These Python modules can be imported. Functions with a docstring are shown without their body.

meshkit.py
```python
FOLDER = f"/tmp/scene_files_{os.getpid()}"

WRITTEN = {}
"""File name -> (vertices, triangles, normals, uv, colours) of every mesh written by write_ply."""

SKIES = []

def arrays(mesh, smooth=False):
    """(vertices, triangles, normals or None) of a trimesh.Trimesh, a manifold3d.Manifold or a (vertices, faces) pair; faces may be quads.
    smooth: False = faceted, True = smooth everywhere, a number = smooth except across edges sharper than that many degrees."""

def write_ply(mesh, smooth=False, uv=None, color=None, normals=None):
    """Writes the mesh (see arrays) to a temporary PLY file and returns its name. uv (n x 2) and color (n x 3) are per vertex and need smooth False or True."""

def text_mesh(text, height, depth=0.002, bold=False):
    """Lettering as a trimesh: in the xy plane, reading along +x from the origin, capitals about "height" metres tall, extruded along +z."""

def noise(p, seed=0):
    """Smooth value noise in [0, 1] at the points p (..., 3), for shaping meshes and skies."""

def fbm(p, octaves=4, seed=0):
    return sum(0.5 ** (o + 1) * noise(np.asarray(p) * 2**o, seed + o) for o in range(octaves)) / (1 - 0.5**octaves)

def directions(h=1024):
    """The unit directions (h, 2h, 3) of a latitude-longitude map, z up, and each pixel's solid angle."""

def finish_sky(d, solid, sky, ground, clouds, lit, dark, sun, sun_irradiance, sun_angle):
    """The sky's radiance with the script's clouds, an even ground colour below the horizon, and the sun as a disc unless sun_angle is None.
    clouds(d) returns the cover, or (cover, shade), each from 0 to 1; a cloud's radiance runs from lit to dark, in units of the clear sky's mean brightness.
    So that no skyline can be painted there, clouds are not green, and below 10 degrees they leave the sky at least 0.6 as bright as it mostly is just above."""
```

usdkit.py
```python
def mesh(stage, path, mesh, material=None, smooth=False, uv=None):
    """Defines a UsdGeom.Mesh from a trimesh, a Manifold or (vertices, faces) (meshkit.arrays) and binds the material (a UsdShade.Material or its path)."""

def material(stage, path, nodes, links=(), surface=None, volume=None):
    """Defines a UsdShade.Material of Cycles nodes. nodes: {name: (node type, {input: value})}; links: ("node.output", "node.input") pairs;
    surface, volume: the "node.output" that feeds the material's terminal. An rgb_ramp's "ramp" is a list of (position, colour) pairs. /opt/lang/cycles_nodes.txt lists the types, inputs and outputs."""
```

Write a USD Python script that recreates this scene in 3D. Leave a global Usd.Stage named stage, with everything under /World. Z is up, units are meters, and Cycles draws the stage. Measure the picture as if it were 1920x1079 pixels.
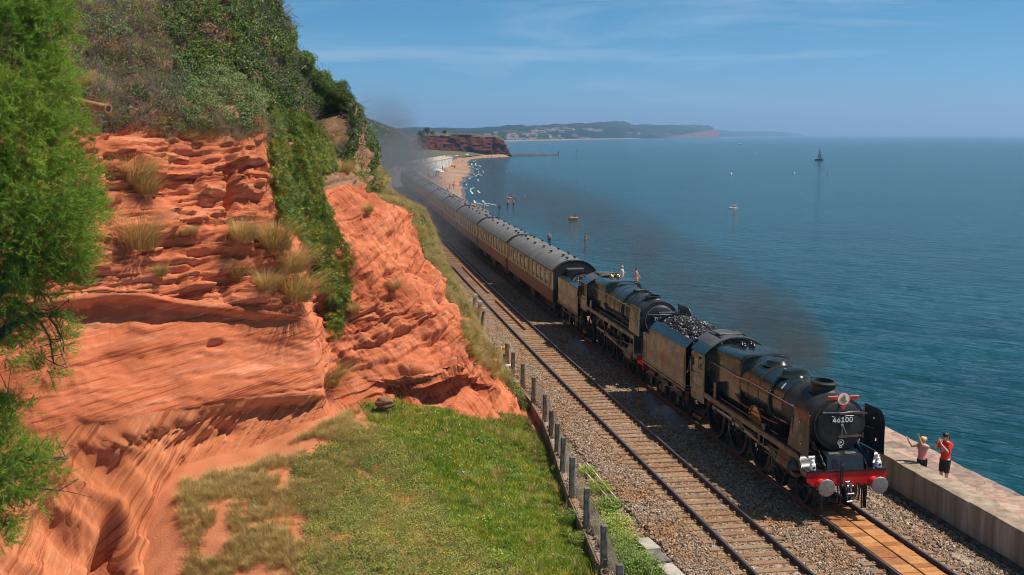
import math, random
import numpy as np, trimesh, manifold3d as m3
import shapely.geometry as sg
from shapely import affinity
from scipy.interpolate import PchipInterpolator, RBFInterpolator, CubicSpline
from scipy.spatial import cKDTree
import usdkit, meshkit
from pxr import Usd, UsdGeom, UsdShade, UsdLux, Gf, Sdf, Vt

stage = Usd.Stage.CreateInMemory()
UsdGeom.SetStageUpAxis(stage, 'Z')
UsdGeom.Xform.Define(stage, '/World'); UsdGeom.Scope.Define(stage, '/World/Looks')

# ---------------------------------------------------------------- camera, sky, sun
FPX, YAW, PITCH = 2239.89, .1654686, .1273881           # focal length in pixels of a 1920 wide picture
CAM = np.array([-16.155, -33.266, 11.747])
EXPOSURE = 0.36
SUN_TO = np.array([.57, -.16, 1.0]); SUN_TO /= np.linalg.norm(SUN_TO)
SUN_I, SKY_S = 1.25, .107
fwd = np.array([math.sin(YAW)*math.cos(PITCH), math.cos(YAW)*math.cos(PITCH), -math.sin(PITCH)])
rgt = np.array([math.cos(YAW), -math.sin(YAW), 0.0]); upv = np.cross(rgt, fwd)
cam = UsdGeom.Camera.Define(stage, '/World/camera')
cam.CreateHorizontalApertureAttr(36.0); cam.CreateVerticalApertureAttr(36.0*575/1024)
cam.CreateFocalLengthAttr(36.0*FPX/1920); cam.CreateClippingRangeAttr(Gf.Vec2f(.1, 100000)); cam.CreateExposureAttr(EXPOSURE)
cam.CreateFStopAttr(0.0)
mm = np.eye(4); mm[0,:3], mm[1,:3], mm[2,:3], mm[3,:3] = rgt, upv, -fwd, CAM
cam.AddTransformOp().Set(Gf.Matrix4d(*mm.ravel()))
el, rot = math.asin(SUN_TO[2]), math.atan2(SUN_TO[0], SUN_TO[1])
skymat = usdkit.material(stage, '/World/Looks/sky', {
    'sky': ('sky_texture', {'sky_type': 'single_scattering', 'sun_disc': False, 'sun_elevation': el, 'sun_rotation': rot, 'altitude': 10.0, 'air_density': .34, 'aerosol_density': .7, 'ozone_density': 6.0}),
    'tc': ('texture_coordinate', {}), 'map': ('mapping', {'scale': (1.5, 1.5, 16.0), 'rotation': (.05, .03, 0)}),
    'n': ('noise_texture', {'scale': 1.6, 'detail': 6.0, 'roughness': .62, 'distortion': .6}),
    'r': ('map_range', {'from_min': .50, 'from_max': .78, 'to_min': 0.0, 'to_max': .46, 'clamp': True}),
    'mx': ('mix_color', {'b': (5.6, 6.2, 6.9)}), 'h': ('hsv', {'hue': .474, 'saturation': 1.22, 'value': 1.0}),
    'bg': ('background_shader', {'strength': SKY_S})},
    [('tc.generated', 'map.vector'), ('map.vector', 'n.vector'), ('n.fac', 'r.value'), ('r.result', 'mx.fac'), ('sky.color', 'h.color'), ('h.color', 'mx.a'), ('mx.result', 'bg.color')], surface='bg.background')
dome = UsdLux.DomeLight.Define(stage, '/World/sky')
UsdShade.MaterialBindingAPI.Apply(dome.GetPrim()).Bind(skymat)
dome.GetPrim().SetCustomDataByKey('kind', 'structure')
sun = UsdLux.DistantLight.Define(stage, '/World/sun')
sun.CreateIntensityAttr(SUN_I); sun.CreateNormalizeAttr(True); sun.CreateAngleAttr(.5); sun.CreateColorAttr(Gf.Vec3f(1, .93, .82))
z_ = SUN_TO; x_ = np.cross([0, 1, 0], z_); x_ /= np.linalg.norm(x_); y_ = np.cross(z_, x_)
sm = np.eye(4); sm[0,:3], sm[1,:3], sm[2,:3] = x_, y_, z_
sun.AddTransformOp().Set(Gf.Matrix4d(*sm.ravel()))

# ---------------------------------------------------------------- helpers
SEA = -5.0
def ray(px): return fwd + rgt*(px[0]-960)/FPX - upv*(px[1]-539.5)/FPX
def at(px, py, Y):
    'the point of the world seen at this place of the photograph, Y metres along the railway'
    d = ray((px, py)); return CAM + d*((Y-CAM[1])/d[1])
def atz(px, py, z):
    d = ray((px, py)); return CAM + d*((z-CAM[2])/d[2])
def project(p):
    p = np.atleast_2d(p)-CAM; d = np.maximum(p@fwd, .01)
    return np.stack([960+FPX*(p@rgt)/d, 539.5-FPX*(p@upv)/d], 1)
def curve_x(y):
    'sideways course of the railway'
    y = np.asarray(y, float)
    yy = np.clip(y, 0, 230)
    near = .0001627*yy**2-3e-7*yy**3
    return np.where(y > 230, 4.96+.043*(y-230)+.00022*(y-230)**2, near)

USED = {}
def path_for(name, parent=None):
    base = '/World' if parent is None else str(parent.GetPath() if hasattr(parent, 'GetPath') else parent)
    k = base+'/'+name; n = USED.get(k, 0); USED[k] = n+1
    return k if n == 0 else f'{k}_{n:03d}'
def tag(p, label=None, cat=None, group=None, kind=None):
    p = p.GetPrim() if hasattr(p, 'GetPrim') else p
    for k, v in (('label', label), ('category', cat), ('group', group), ('kind', kind)):
        if v: p.SetCustomDataByKey(k, v)
    return p
def obj(name, mesh, material, parent=None, smooth=35, label=None):
    rnd = mesh.rnd() if isinstance(mesh, MB) and mesh.rand else None
    if isinstance(mesh, MB): mesh = mesh.mesh()
    m = usdkit.mesh(stage, path_for(name, parent), mesh, material, smooth=False if rnd is not None else smooth)
    if rnd is not None: UsdGeom.PrimvarsAPI(m).CreatePrimvar('rnd', Sdf.ValueTypeNames.FloatArray, 'vertex').Set(Vt.FloatArray.FromNumpy(rnd))
    if label: m.GetPrim().SetCustomDataByKey('label', label)
    return m.GetPrim()
def thing(name, label, cat, loc=(0, 0, 0), rotz=0, group=None, scale=None, rotx=0, roty=0):
    x = UsdGeom.Xform.Define(stage, path_for(name)); x.AddTranslateOp().Set(Gf.Vec3d(*map(float, loc)))
    x.AddRotateXYZOp().Set(Gf.Vec3f(rotx, roty, math.degrees(rotz)))
    if scale is not None: x.AddScaleOp().Set(Gf.Vec3f(*((scale,)*3 if np.ndim(scale) == 0 else scale)))
    return tag(x, label, cat, group)
def dup(root, loc, rotz=0, label=None, group=None, scale=None, cat=None):
    was = root.GetCustomData(); name = str(root.GetName())
    while name[-4:-3] == '_' and name[-3:].isdigit(): name = name[:-4]
    r = thing(name, label or was['label'], cat or was['category'], loc, rotz, group or was.get('group'), scale)
    r.GetReferences().AddInternalReference(root.GetPath()); r.SetInstanceable(True)
    return r
def scatter(prim_path, protos, pos, idx, quat, scale):
    'protos: list of (mesh, material); one PointInstancer'
    pi = UsdGeom.PointInstancer.Define(stage, prim_path); targets = []
    for k, (m, mat_) in enumerate(protos):
        q = usdkit.mesh(stage, f'{prim_path}/piece_{k:03d}' if k else f'{prim_path}/piece', m.mesh() if isinstance(m, MB) else m, mat_, smooth=False); targets.append(q.GetPath())
        if isinstance(m, MB): UsdGeom.PrimvarsAPI(q).CreatePrimvar('rnd', Sdf.ValueTypeNames.FloatArray, 'vertex').Set(Vt.FloatArray.FromNumpy(m.rnd()))
    pi.CreatePrototypesRel().SetTargets(targets)
    pi.CreateProtoIndicesAttr(Vt.IntArray.FromNumpy(np.asarray(idx, np.int32)))
    pi.CreatePositionsAttr(Vt.Vec3fArray.FromNumpy(np.asarray(pos, np.float32)))
    q = np.asarray(quat, np.float32)
    pi.CreateOrientationsAttr(Vt.QuathArray([Gf.Quath(float(a[0]), float(a[1]), float(a[2]), float(a[3])) for a in q]))
    s = np.asarray(scale, np.float32); s = np.repeat(s[:, None], 3, 1) if s.ndim == 1 else s
    pi.CreateScalesAttr(Vt.Vec3fArray.FromNumpy(s))
    return pi.GetPrim()
def quat_zn(normals, spin, k=1.0):
    'turns +z to the normal (blended with up by k) after a spin about z'
    n = np.asarray(normals, float)*k + np.array([0, 0, 1.0])*(1-k); n /= np.linalg.norm(n, axis=1, keepdims=True)
    w = 1+n[:, 2]; a = np.stack([w, -n[:, 1], n[:, 0], 0*w], 1); a[w < 1e-4] = [0, 1, 0, 0]; a /= np.linalg.norm(a, axis=1, keepdims=True)
    b = np.stack([np.cos(spin/2), 0*spin, 0*spin, np.sin(spin/2)], 1)
    w1, x1, y1, z1 = a.T; w2, x2, y2, z2 = b.T
    return np.stack([w1*w2-x1*x2-y1*y2-z1*z2, w1*x2+x1*w2+y1*z2-z1*y2, w1*y2-x1*z2+y1*w2+z1*x2, w1*z2+x1*y2-y1*x2+z1*w2], 1)

class MB:
    'collects shapes that become one mesh'
    def __init__(s, rand=False): s.v, s.f, s.n, s.rand = [], [], 0, rand
    def rnd(s): return np.repeat(np.random.default_rng(len(s.v)).random(len(s.v)), [len(v) for v in s.v]).astype(np.float32)
    def add(s, v, f):
        v = np.asarray(v, float); f = np.asarray(f, int)
        if f.shape[1] == 4: f = np.vstack([f[:, [0, 1, 2]], f[:, [0, 2, 3]]])
        s.v.append(v); s.f.append(f+s.n); s.n += len(v); return s
    def tm(s, m, M=None):
        v = np.array(m.vertices)
        if M is not None: v = v@np.asarray(M)[:3, :3].T+np.asarray(M)[:3, 3]
        return s.add(v, m.faces)
    def box(s, c, d, rz=0, rx=0, ry=0, taper=None, bev=0):
        x, y, z = np.array(d, float)/2
        if bev:
            m = rbox(d, bev); v = np.array(m.vertices); f = m.faces
        else:
            v = np.array([[i*x, j*y, k*z] for i in (-1, 1) for j in (-1, 1) for k in (-1, 1)])
            f = [[0, 1, 3, 2], [4, 6, 7, 5], [0, 4, 5, 1], [2, 3, 7, 6], [0, 2, 6, 4], [1, 5, 7, 3]]
        if taper: v[v[:, 2] > 0, :2] *= taper
        R = trimesh.transformations.euler_matrix(rx, ry, rz)[:3, :3]
        return s.add(v@R.T+np.array(c, float), f)
    def bar(s, a, b, w, h=None, up=(0, 0, 1)):
        'rectangular bar from a to b'
        a, b = np.array(a, float), np.array(b, float); d = b-a; L = np.linalg.norm(d); d /= L; h = h or w
        u = np.cross(d, up); u = u/np.linalg.norm(u) if np.linalg.norm(u) > 1e-6 else np.array([1.0, 0, 0]); t = np.cross(u, d)
        v = [p+i*u*w/2+j*t*h/2 for p in (a, b) for i in (-1, 1) for j in (-1, 1)]
        return s.add(v, [[0, 1, 3, 2], [4, 6, 7, 5], [0, 4, 5, 1], [2, 3, 7, 6], [0, 2, 6, 4], [1, 5, 7, 3]])
    def tube(s, pts, r, n=8, caps=True):
        p = np.asarray(pts, float); r = np.broadcast_to(np.asarray(r, float), (len(p),))
        t = np.gradient(p, axis=0); t /= np.linalg.norm(t, axis=1, keepdims=True)+1e-12
        a = np.cross(t, np.where(np.abs(t[:, 2:]) < .9, [0, 0, 1.0], [1.0, 0, 0])); a /= np.linalg.norm(a, axis=1, keepdims=True)+1e-12
        b = np.cross(t, a); g = np.arange(n)*2*np.pi/n
        v = p[:, None]+r[:, None, None]*(np.cos(g)[None, :, None]*a[:, None]+np.sin(g)[None, :, None]*b[:, None])
        i, j = np.meshgrid(np.arange(len(p)-1), np.arange(n), indexing='ij')
        q = np.stack([i*n+j, i*n+(j+1) % n, (i+1)*n+(j+1) % n, (i+1)*n+j], -1).reshape(-1, 4)
        v = v.reshape(-1, 3); f = np.vstack([q[:, [0, 1, 2]], q[:, [0, 2, 3]]])
        if caps:
            k = len(v); v = np.vstack([v, p[:1], p[-1:]]); e = (len(p)-1)*n
            f = np.vstack([f, [[k, (j+1) % n, j] for j in range(n)], [[k+1, e+j, e+(j+1) % n] for j in range(n)]])
        return s.add(v, f)
    def cyl(s, a, b, r, r2=None, n=20):
        return s.tube([a, b], [r, r if r2 is None else r2], n)
    def lathe(s, prof, c=(0, 0, 0), axis='z', n=32):
        'profile of (radius, height) about an axis through c'
        p = np.asarray(prof, float); g = np.arange(n)*2*np.pi/n
        v = np.stack([p[:, None, 0]*np.cos(g), p[:, None, 0]*np.sin(g), np.repeat(p[:, 1:], n, 1)], -1).reshape(-1, 3)
        i, j = np.meshgrid(np.arange(len(p)-1), np.arange(n), indexing='ij')
        q = np.stack([i*n+j, i*n+(j+1) % n, (i+1)*n+(j+1) % n, (i+1)*n+j], -1).reshape(-1, 4)
        v = {'z': v, 'y': v[:, [1, 2, 0]], 'x': v[:, [2, 0, 1]]}[axis]
        return s.add(v+np.array(c, float), q)
    def poly(s, pts, h, M=None, holes=None):
        'polygon in xy, extruded by h along z, then moved by M'
        g = pts if hasattr(pts, 'geom_type') else sg.Polygon(pts, holes)
        for q in getattr(g, 'geoms', [g]): s.tm(trimesh.creation.extrude_polygon(q, h, engine='earcut'), M)
        return s
    def hull(s, balls, n=1):
        'convex hull of spheres (centre, radius)'
        pts = np.vstack([ICO[n]*r+np.array(c, float) for c, r in balls])
        return s.tm(trimesh.convex.convex_hull(pts))
    def mesh(s): return np.vstack(s.v), np.vstack(s.f)
ICO = {k: np.array(trimesh.creation.icosphere(k).vertices) for k in (1, 2, 3)}
def rbox(d, b):
    'box with chamfered edges'
    d = np.array(d, float)/2; pts = []
    for i in (-1, 1):
        for j in (-1, 1):
            for k in (-1, 1):
                sgn = np.array([i, j, k])
                for ax in range(3):
                    q = d-b; q = q.copy(); q[ax] = d[ax]; pts.append(sgn*q)
    return trimesh.convex.convex_hull(np.array(pts))
def frame_m(o, ux, uy, uz=None):
    'matrix taking local x, y, z to the given directions at o'
    ux, uy = np.array(ux, float), np.array(uy, float); uz = np.cross(ux, uy) if uz is None else np.array(uz, float)
    M = np.eye(4); M[:3, 0], M[:3, 1], M[:3, 2], M[:3, 3] = ux, uy, uz, o; return M

# ---------------------------------------------------------------- materials
def mat(name, color, rough=.6, metal=0., var=.25, scale=3., tint=None, bump=0., bscale=30., coat=0., spec=.5, coords='pos', island=0., trans=None, detail=5., stretch=None, coat_rough=.05, bdist=.02, rvar=0.):
    'a principled surface whose colour wanders by noise (and per loose piece by island)'
    c = np.array(color, float); lo, hi = c*(1-var), np.minimum(c*(1+var), .95)
    if tint is not None: hi = np.array(tint, float)
    N = {'g': ('geometry', {}), 'at': ('attribute', {'attribute': 'rnd'}), 'tc': ('texture_coordinate', {}), 'm': ('mapping', {'scale': stretch or (1, 1, 1)}),
         'n': ('noise_texture', {'scale': scale, 'detail': detail, 'roughness': .6}),
         'r': ('rgb_ramp', {'ramp': [(0, tuple(lo)), (.34, tuple(lo)), (.66, tuple(hi)), (1, tuple(hi))]}),
         'p': ('principled_bsdf', {'roughness': rough, 'metallic': metal, 'coat_weight': coat, 'coat_roughness': coat_rough, 'specular_ior_level': spec})}
    src = 'g.position' if coords == 'pos' else 'tc.object'
    L = [(src, 'm.vector'), ('m.vector', 'n.vector'), ('n.fac', 'r.fac')]
    out = 'r.color'
    if island:
        N['h'] = ('hsv', {'saturation': 1.0}); N['mr'] = ('map_range', {'to_min': 1-island, 'to_max': 1+island})
        L += [('at.fac', 'mr.value'), ('mr.result', 'h.value'), (out, 'h.color')]; out = 'h.color'
    L.append((out, 'p.base_color'))
    if bump:
        N['bn'] = ('noise_texture', {'scale': bscale, 'detail': 4.0, 'roughness': .6}); N['b'] = ('bump', {'strength': bump, 'distance': bdist})
        L += [('m.vector', 'bn.vector'), ('bn.fac', 'b.height'), ('b.normal', 'p.normal')]
    if rvar:
        N['rn'] = ('noise_texture', {'scale': 1.7, 'detail': 6.0, 'roughness': .65}); N['rm'] = ('map_range', {'from_min': .35, 'from_max': .68, 'to_min': max(.04, rough-rvar), 'to_max': rough+rvar, 'clamp': True}); N['cm'] = ('map_range', {'from_min': .35, 'from_max': .66, 'to_min': coat_rough*.6, 'to_max': coat_rough+rvar, 'clamp': True})
        L += [(src, 'rn.vector'), ('rn.fac', 'rm.value'), ('rm.result', 'p.roughness'), ('rn.fac', 'cm.value'), ('cm.result', 'p.coat_roughness')]
    surf = 'p.BSDF'
    if trans:
        N['t'] = ('translucent_bsdf', {}); N['mc'] = ('mix_closure', {'fac': trans}); L += [(out, 't.color'), ('p.BSDF', 'mc.closure1'), ('t.BSDF', 'mc.closure2')]; surf = 'mc.closure'
    return usdkit.material(stage, '/World/Looks/'+name, N, L, surface=surf)
def leafmat(name, cols, rough=.45, trans=.3, spec=.5, patch=None, pscale=.35, gain=(1.75, 1.6, 1.3)):
    'leaves: colour by instance and by leaf; optional second set of colours in patches'
    cols = [tuple(min(a*b, .6) for a, b in zip(c, gain)) for c in cols]; n = len(cols); ramp = [(i/(n-1), c) for i, c in enumerate(cols)]
    N = {'g': ('geometry', {}), 'at': ('attribute', {'attribute': 'rnd'}), 'o': ('object_info', {}), 'n': ('noise_texture', {'scale': pscale, 'detail': 3.0}),
         'a': ('math', {'math_type': 'multiply', 'value2': .45}), 'a2': ('math', {'math_type': 'multiply_add', 'value2': .35}), 'a3': ('math', {'math_type': 'multiply_add', 'value2': .9, 'value3': -.35}), 'a4': ('math', {'math_type': 'add'}),
         'r': ('rgb_ramp', {'ramp': ramp}), 'p': ('principled_bsdf', {'roughness': rough, 'specular_ior_level': spec}), 't': ('translucent_bsdf', {}), 'mc': ('mix_closure', {'fac': trans})}
    L = [('at.fac', 'a.value1'), ('o.random', 'a2.value1'), ('a.value', 'a2.value3'), ('g.position', 'n.vector'), ('n.fac', 'a3.value1'), ('a2.value', 'a4.value1'), ('a3.value', 'a4.value2'), ('a4.value', 'r.fac'),
         ('r.color', 'p.base_color'), ('r.color', 't.color'), ('p.BSDF', 'mc.closure1'), ('t.BSDF', 'mc.closure2')]
    return usdkit.material(stage, '/World/Looks/'+name, N, L, surface='mc.closure')
# ---------------------------------------------------------------- rock and foliage looks
def rockmat(name, base, dark, light, bed=(.05, -.04, 1), cross=(-.35, .2, 1), sc=1.0, fade=(.62, .55, .52)):
    'rock with two sets of beds, each given by its normal'
    N = {'g': ('geometry', {}), 'r': ('rgb_ramp', {'ramp': [(0, dark), (.415, dark), (.455, base), (.535, base), (.575, light), (.60, base), (.65, light), (1, light)]}),
         'n3': ('noise_texture', {'scale': .42, 'detail': 5.0, 'roughness': .6}), 'n4': ('noise_texture', {'scale': 15.0, 'detail': 6.0, 'roughness': .7}), 'mx': ('mix_float', {'fac': .5}), 'bm': ('mix_float', {'fac': .5}),
         'r3': ('rgb_ramp', {'ramp': [(0, fade), (.38, (.80, .74, .72)), (.50, (1, 1, 1)), (.62, (1.05, 1.08, 1.10)), (.74, (1.16, 1.36, 1.5)), (1, (1.16, 1.36, 1.5))]}), 'mul': ('mix_color', {'blend_type': 'multiply', 'fac': 1.0, 'use_clamp': False}),
         'cv': ('voronoi_texture', {'scale': .62, 'feature': 'distance_to_edge'}), 'cn': ('noise_texture', {'scale': 1.3, 'detail': 4.0}), 'cm': ('mix_vector', {'fac': .5}), 'cr': ('map_range', {'from_min': 0.0, 'from_max': .012, 'to_min': .90, 'to_max': 1.0, 'clamp': True}), 'cmul': ('mix_color', {'blend_type': 'multiply', 'fac': 1.0, 'use_clamp': False}), 'b0': ('bump', {'strength': .25, 'distance': .03}), 'b1': ('bump', {'strength': .8, 'distance': .055}), 'b2': ('bump', {'strength': .55, 'distance': .05}), 'p': ('principled_bsdf', {'roughness': .95, 'specular_ior_level': .1, 'diffuse_roughness': .6})}
    L = []
    for k, (nv_, fr, wide, rough, dist) in enumerate(((bed, 4.6*sc, .10, .60, .25), (cross, 10.0*sc, .16, .66, .2))):
        n_ = np.array(nv_, float); n_ /= np.linalg.norm(n_)
        N[f'd{k}'] = ('vector_math', {'math_type': 'dot_product', 'vector2': tuple(n_)}); N[f's{k}'] = ('vector_math', {'math_type': 'scale', 'vector1': tuple(n_*fr)}); N[f'w{k}'] = ('vector_math', {'math_type': 'scale', 'scale': wide}); N[f'a{k}'] = ('vector_math', {'math_type': 'add'}); N[f'n{k}'] = ('noise_texture', {'scale': 1.0, 'detail': 7.0, 'roughness': rough, 'distortion': dist})
        L += [('g.position', f'd{k}.vector1'), (f'd{k}.value', f's{k}.scale'), ('g.position', f'w{k}.vector1'), (f's{k}.vector', f'a{k}.vector1'), (f'w{k}.vector', f'a{k}.vector2'), (f'a{k}.vector', f'n{k}.vector')]
    L += [('g.position', 'n3.vector'), ('g.position', 'n4.vector'), ('n0.fac', 'mx.a'), ('n1.fac', 'mx.b'), ('mx.result', 'r.fac'), ('n3.fac', 'r3.fac'), ('r.color', 'mul.a'), ('r3.color', 'mul.b'), ('mul.result', 'cmul.a'), ('cr.result', 'cmul.b'), ('cmul.result', 'p.base_color'), ('g.position', 'cn.vector'), ('g.position', 'cm.a'), ('cn.color', 'cm.b'), ('cm.result', 'cv.vector'), ('cv.distance', 'cr.value'), ('cr.result', 'b0.height'), ('b0.normal', 'b1.normal'), ('n1.fac', 'bm.a'), ('n0.fac', 'bm.b'), ('bm.result', 'b1.height'), ('n4.fac', 'b2.height'), ('b1.normal', 'b2.normal'), ('b2.normal', 'p.normal')]
    return usdkit.material(stage, '/World/Looks/'+name, N, L, surface='p.BSDF')
ROCK = rockmat('red_sandstone', (.55, .168, .076), (.32, .076, .034), (.64, .265, .145))
ROCK_UNDER = rockmat('red_sandstone_steep', (.53, .185, .080), (.33, .092, .040), (.60, .26, .135), (-.9, -.35, 1), (-.95, -.30, 1), 1.25)
SOIL = mat('cliff_soil', (.21, .085, .042), .95, var=.4, scale=1.2, bump=.5, bscale=9, tint=(.25, .14, .07))
SAND = mat('red_sand', (.48, .185, .10), .95, var=.12, scale=.9, bump=.35, bscale=14, tint=(.56, .25, .14))

ROCK_B = rockmat('red_sandstone_bluff', (.55, .168, .076), (.31, .074, .034), (.63, .26, .14), (-.16, -.20, 1), (1, .5, .4), .9, (.52, .44, .42))
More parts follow.
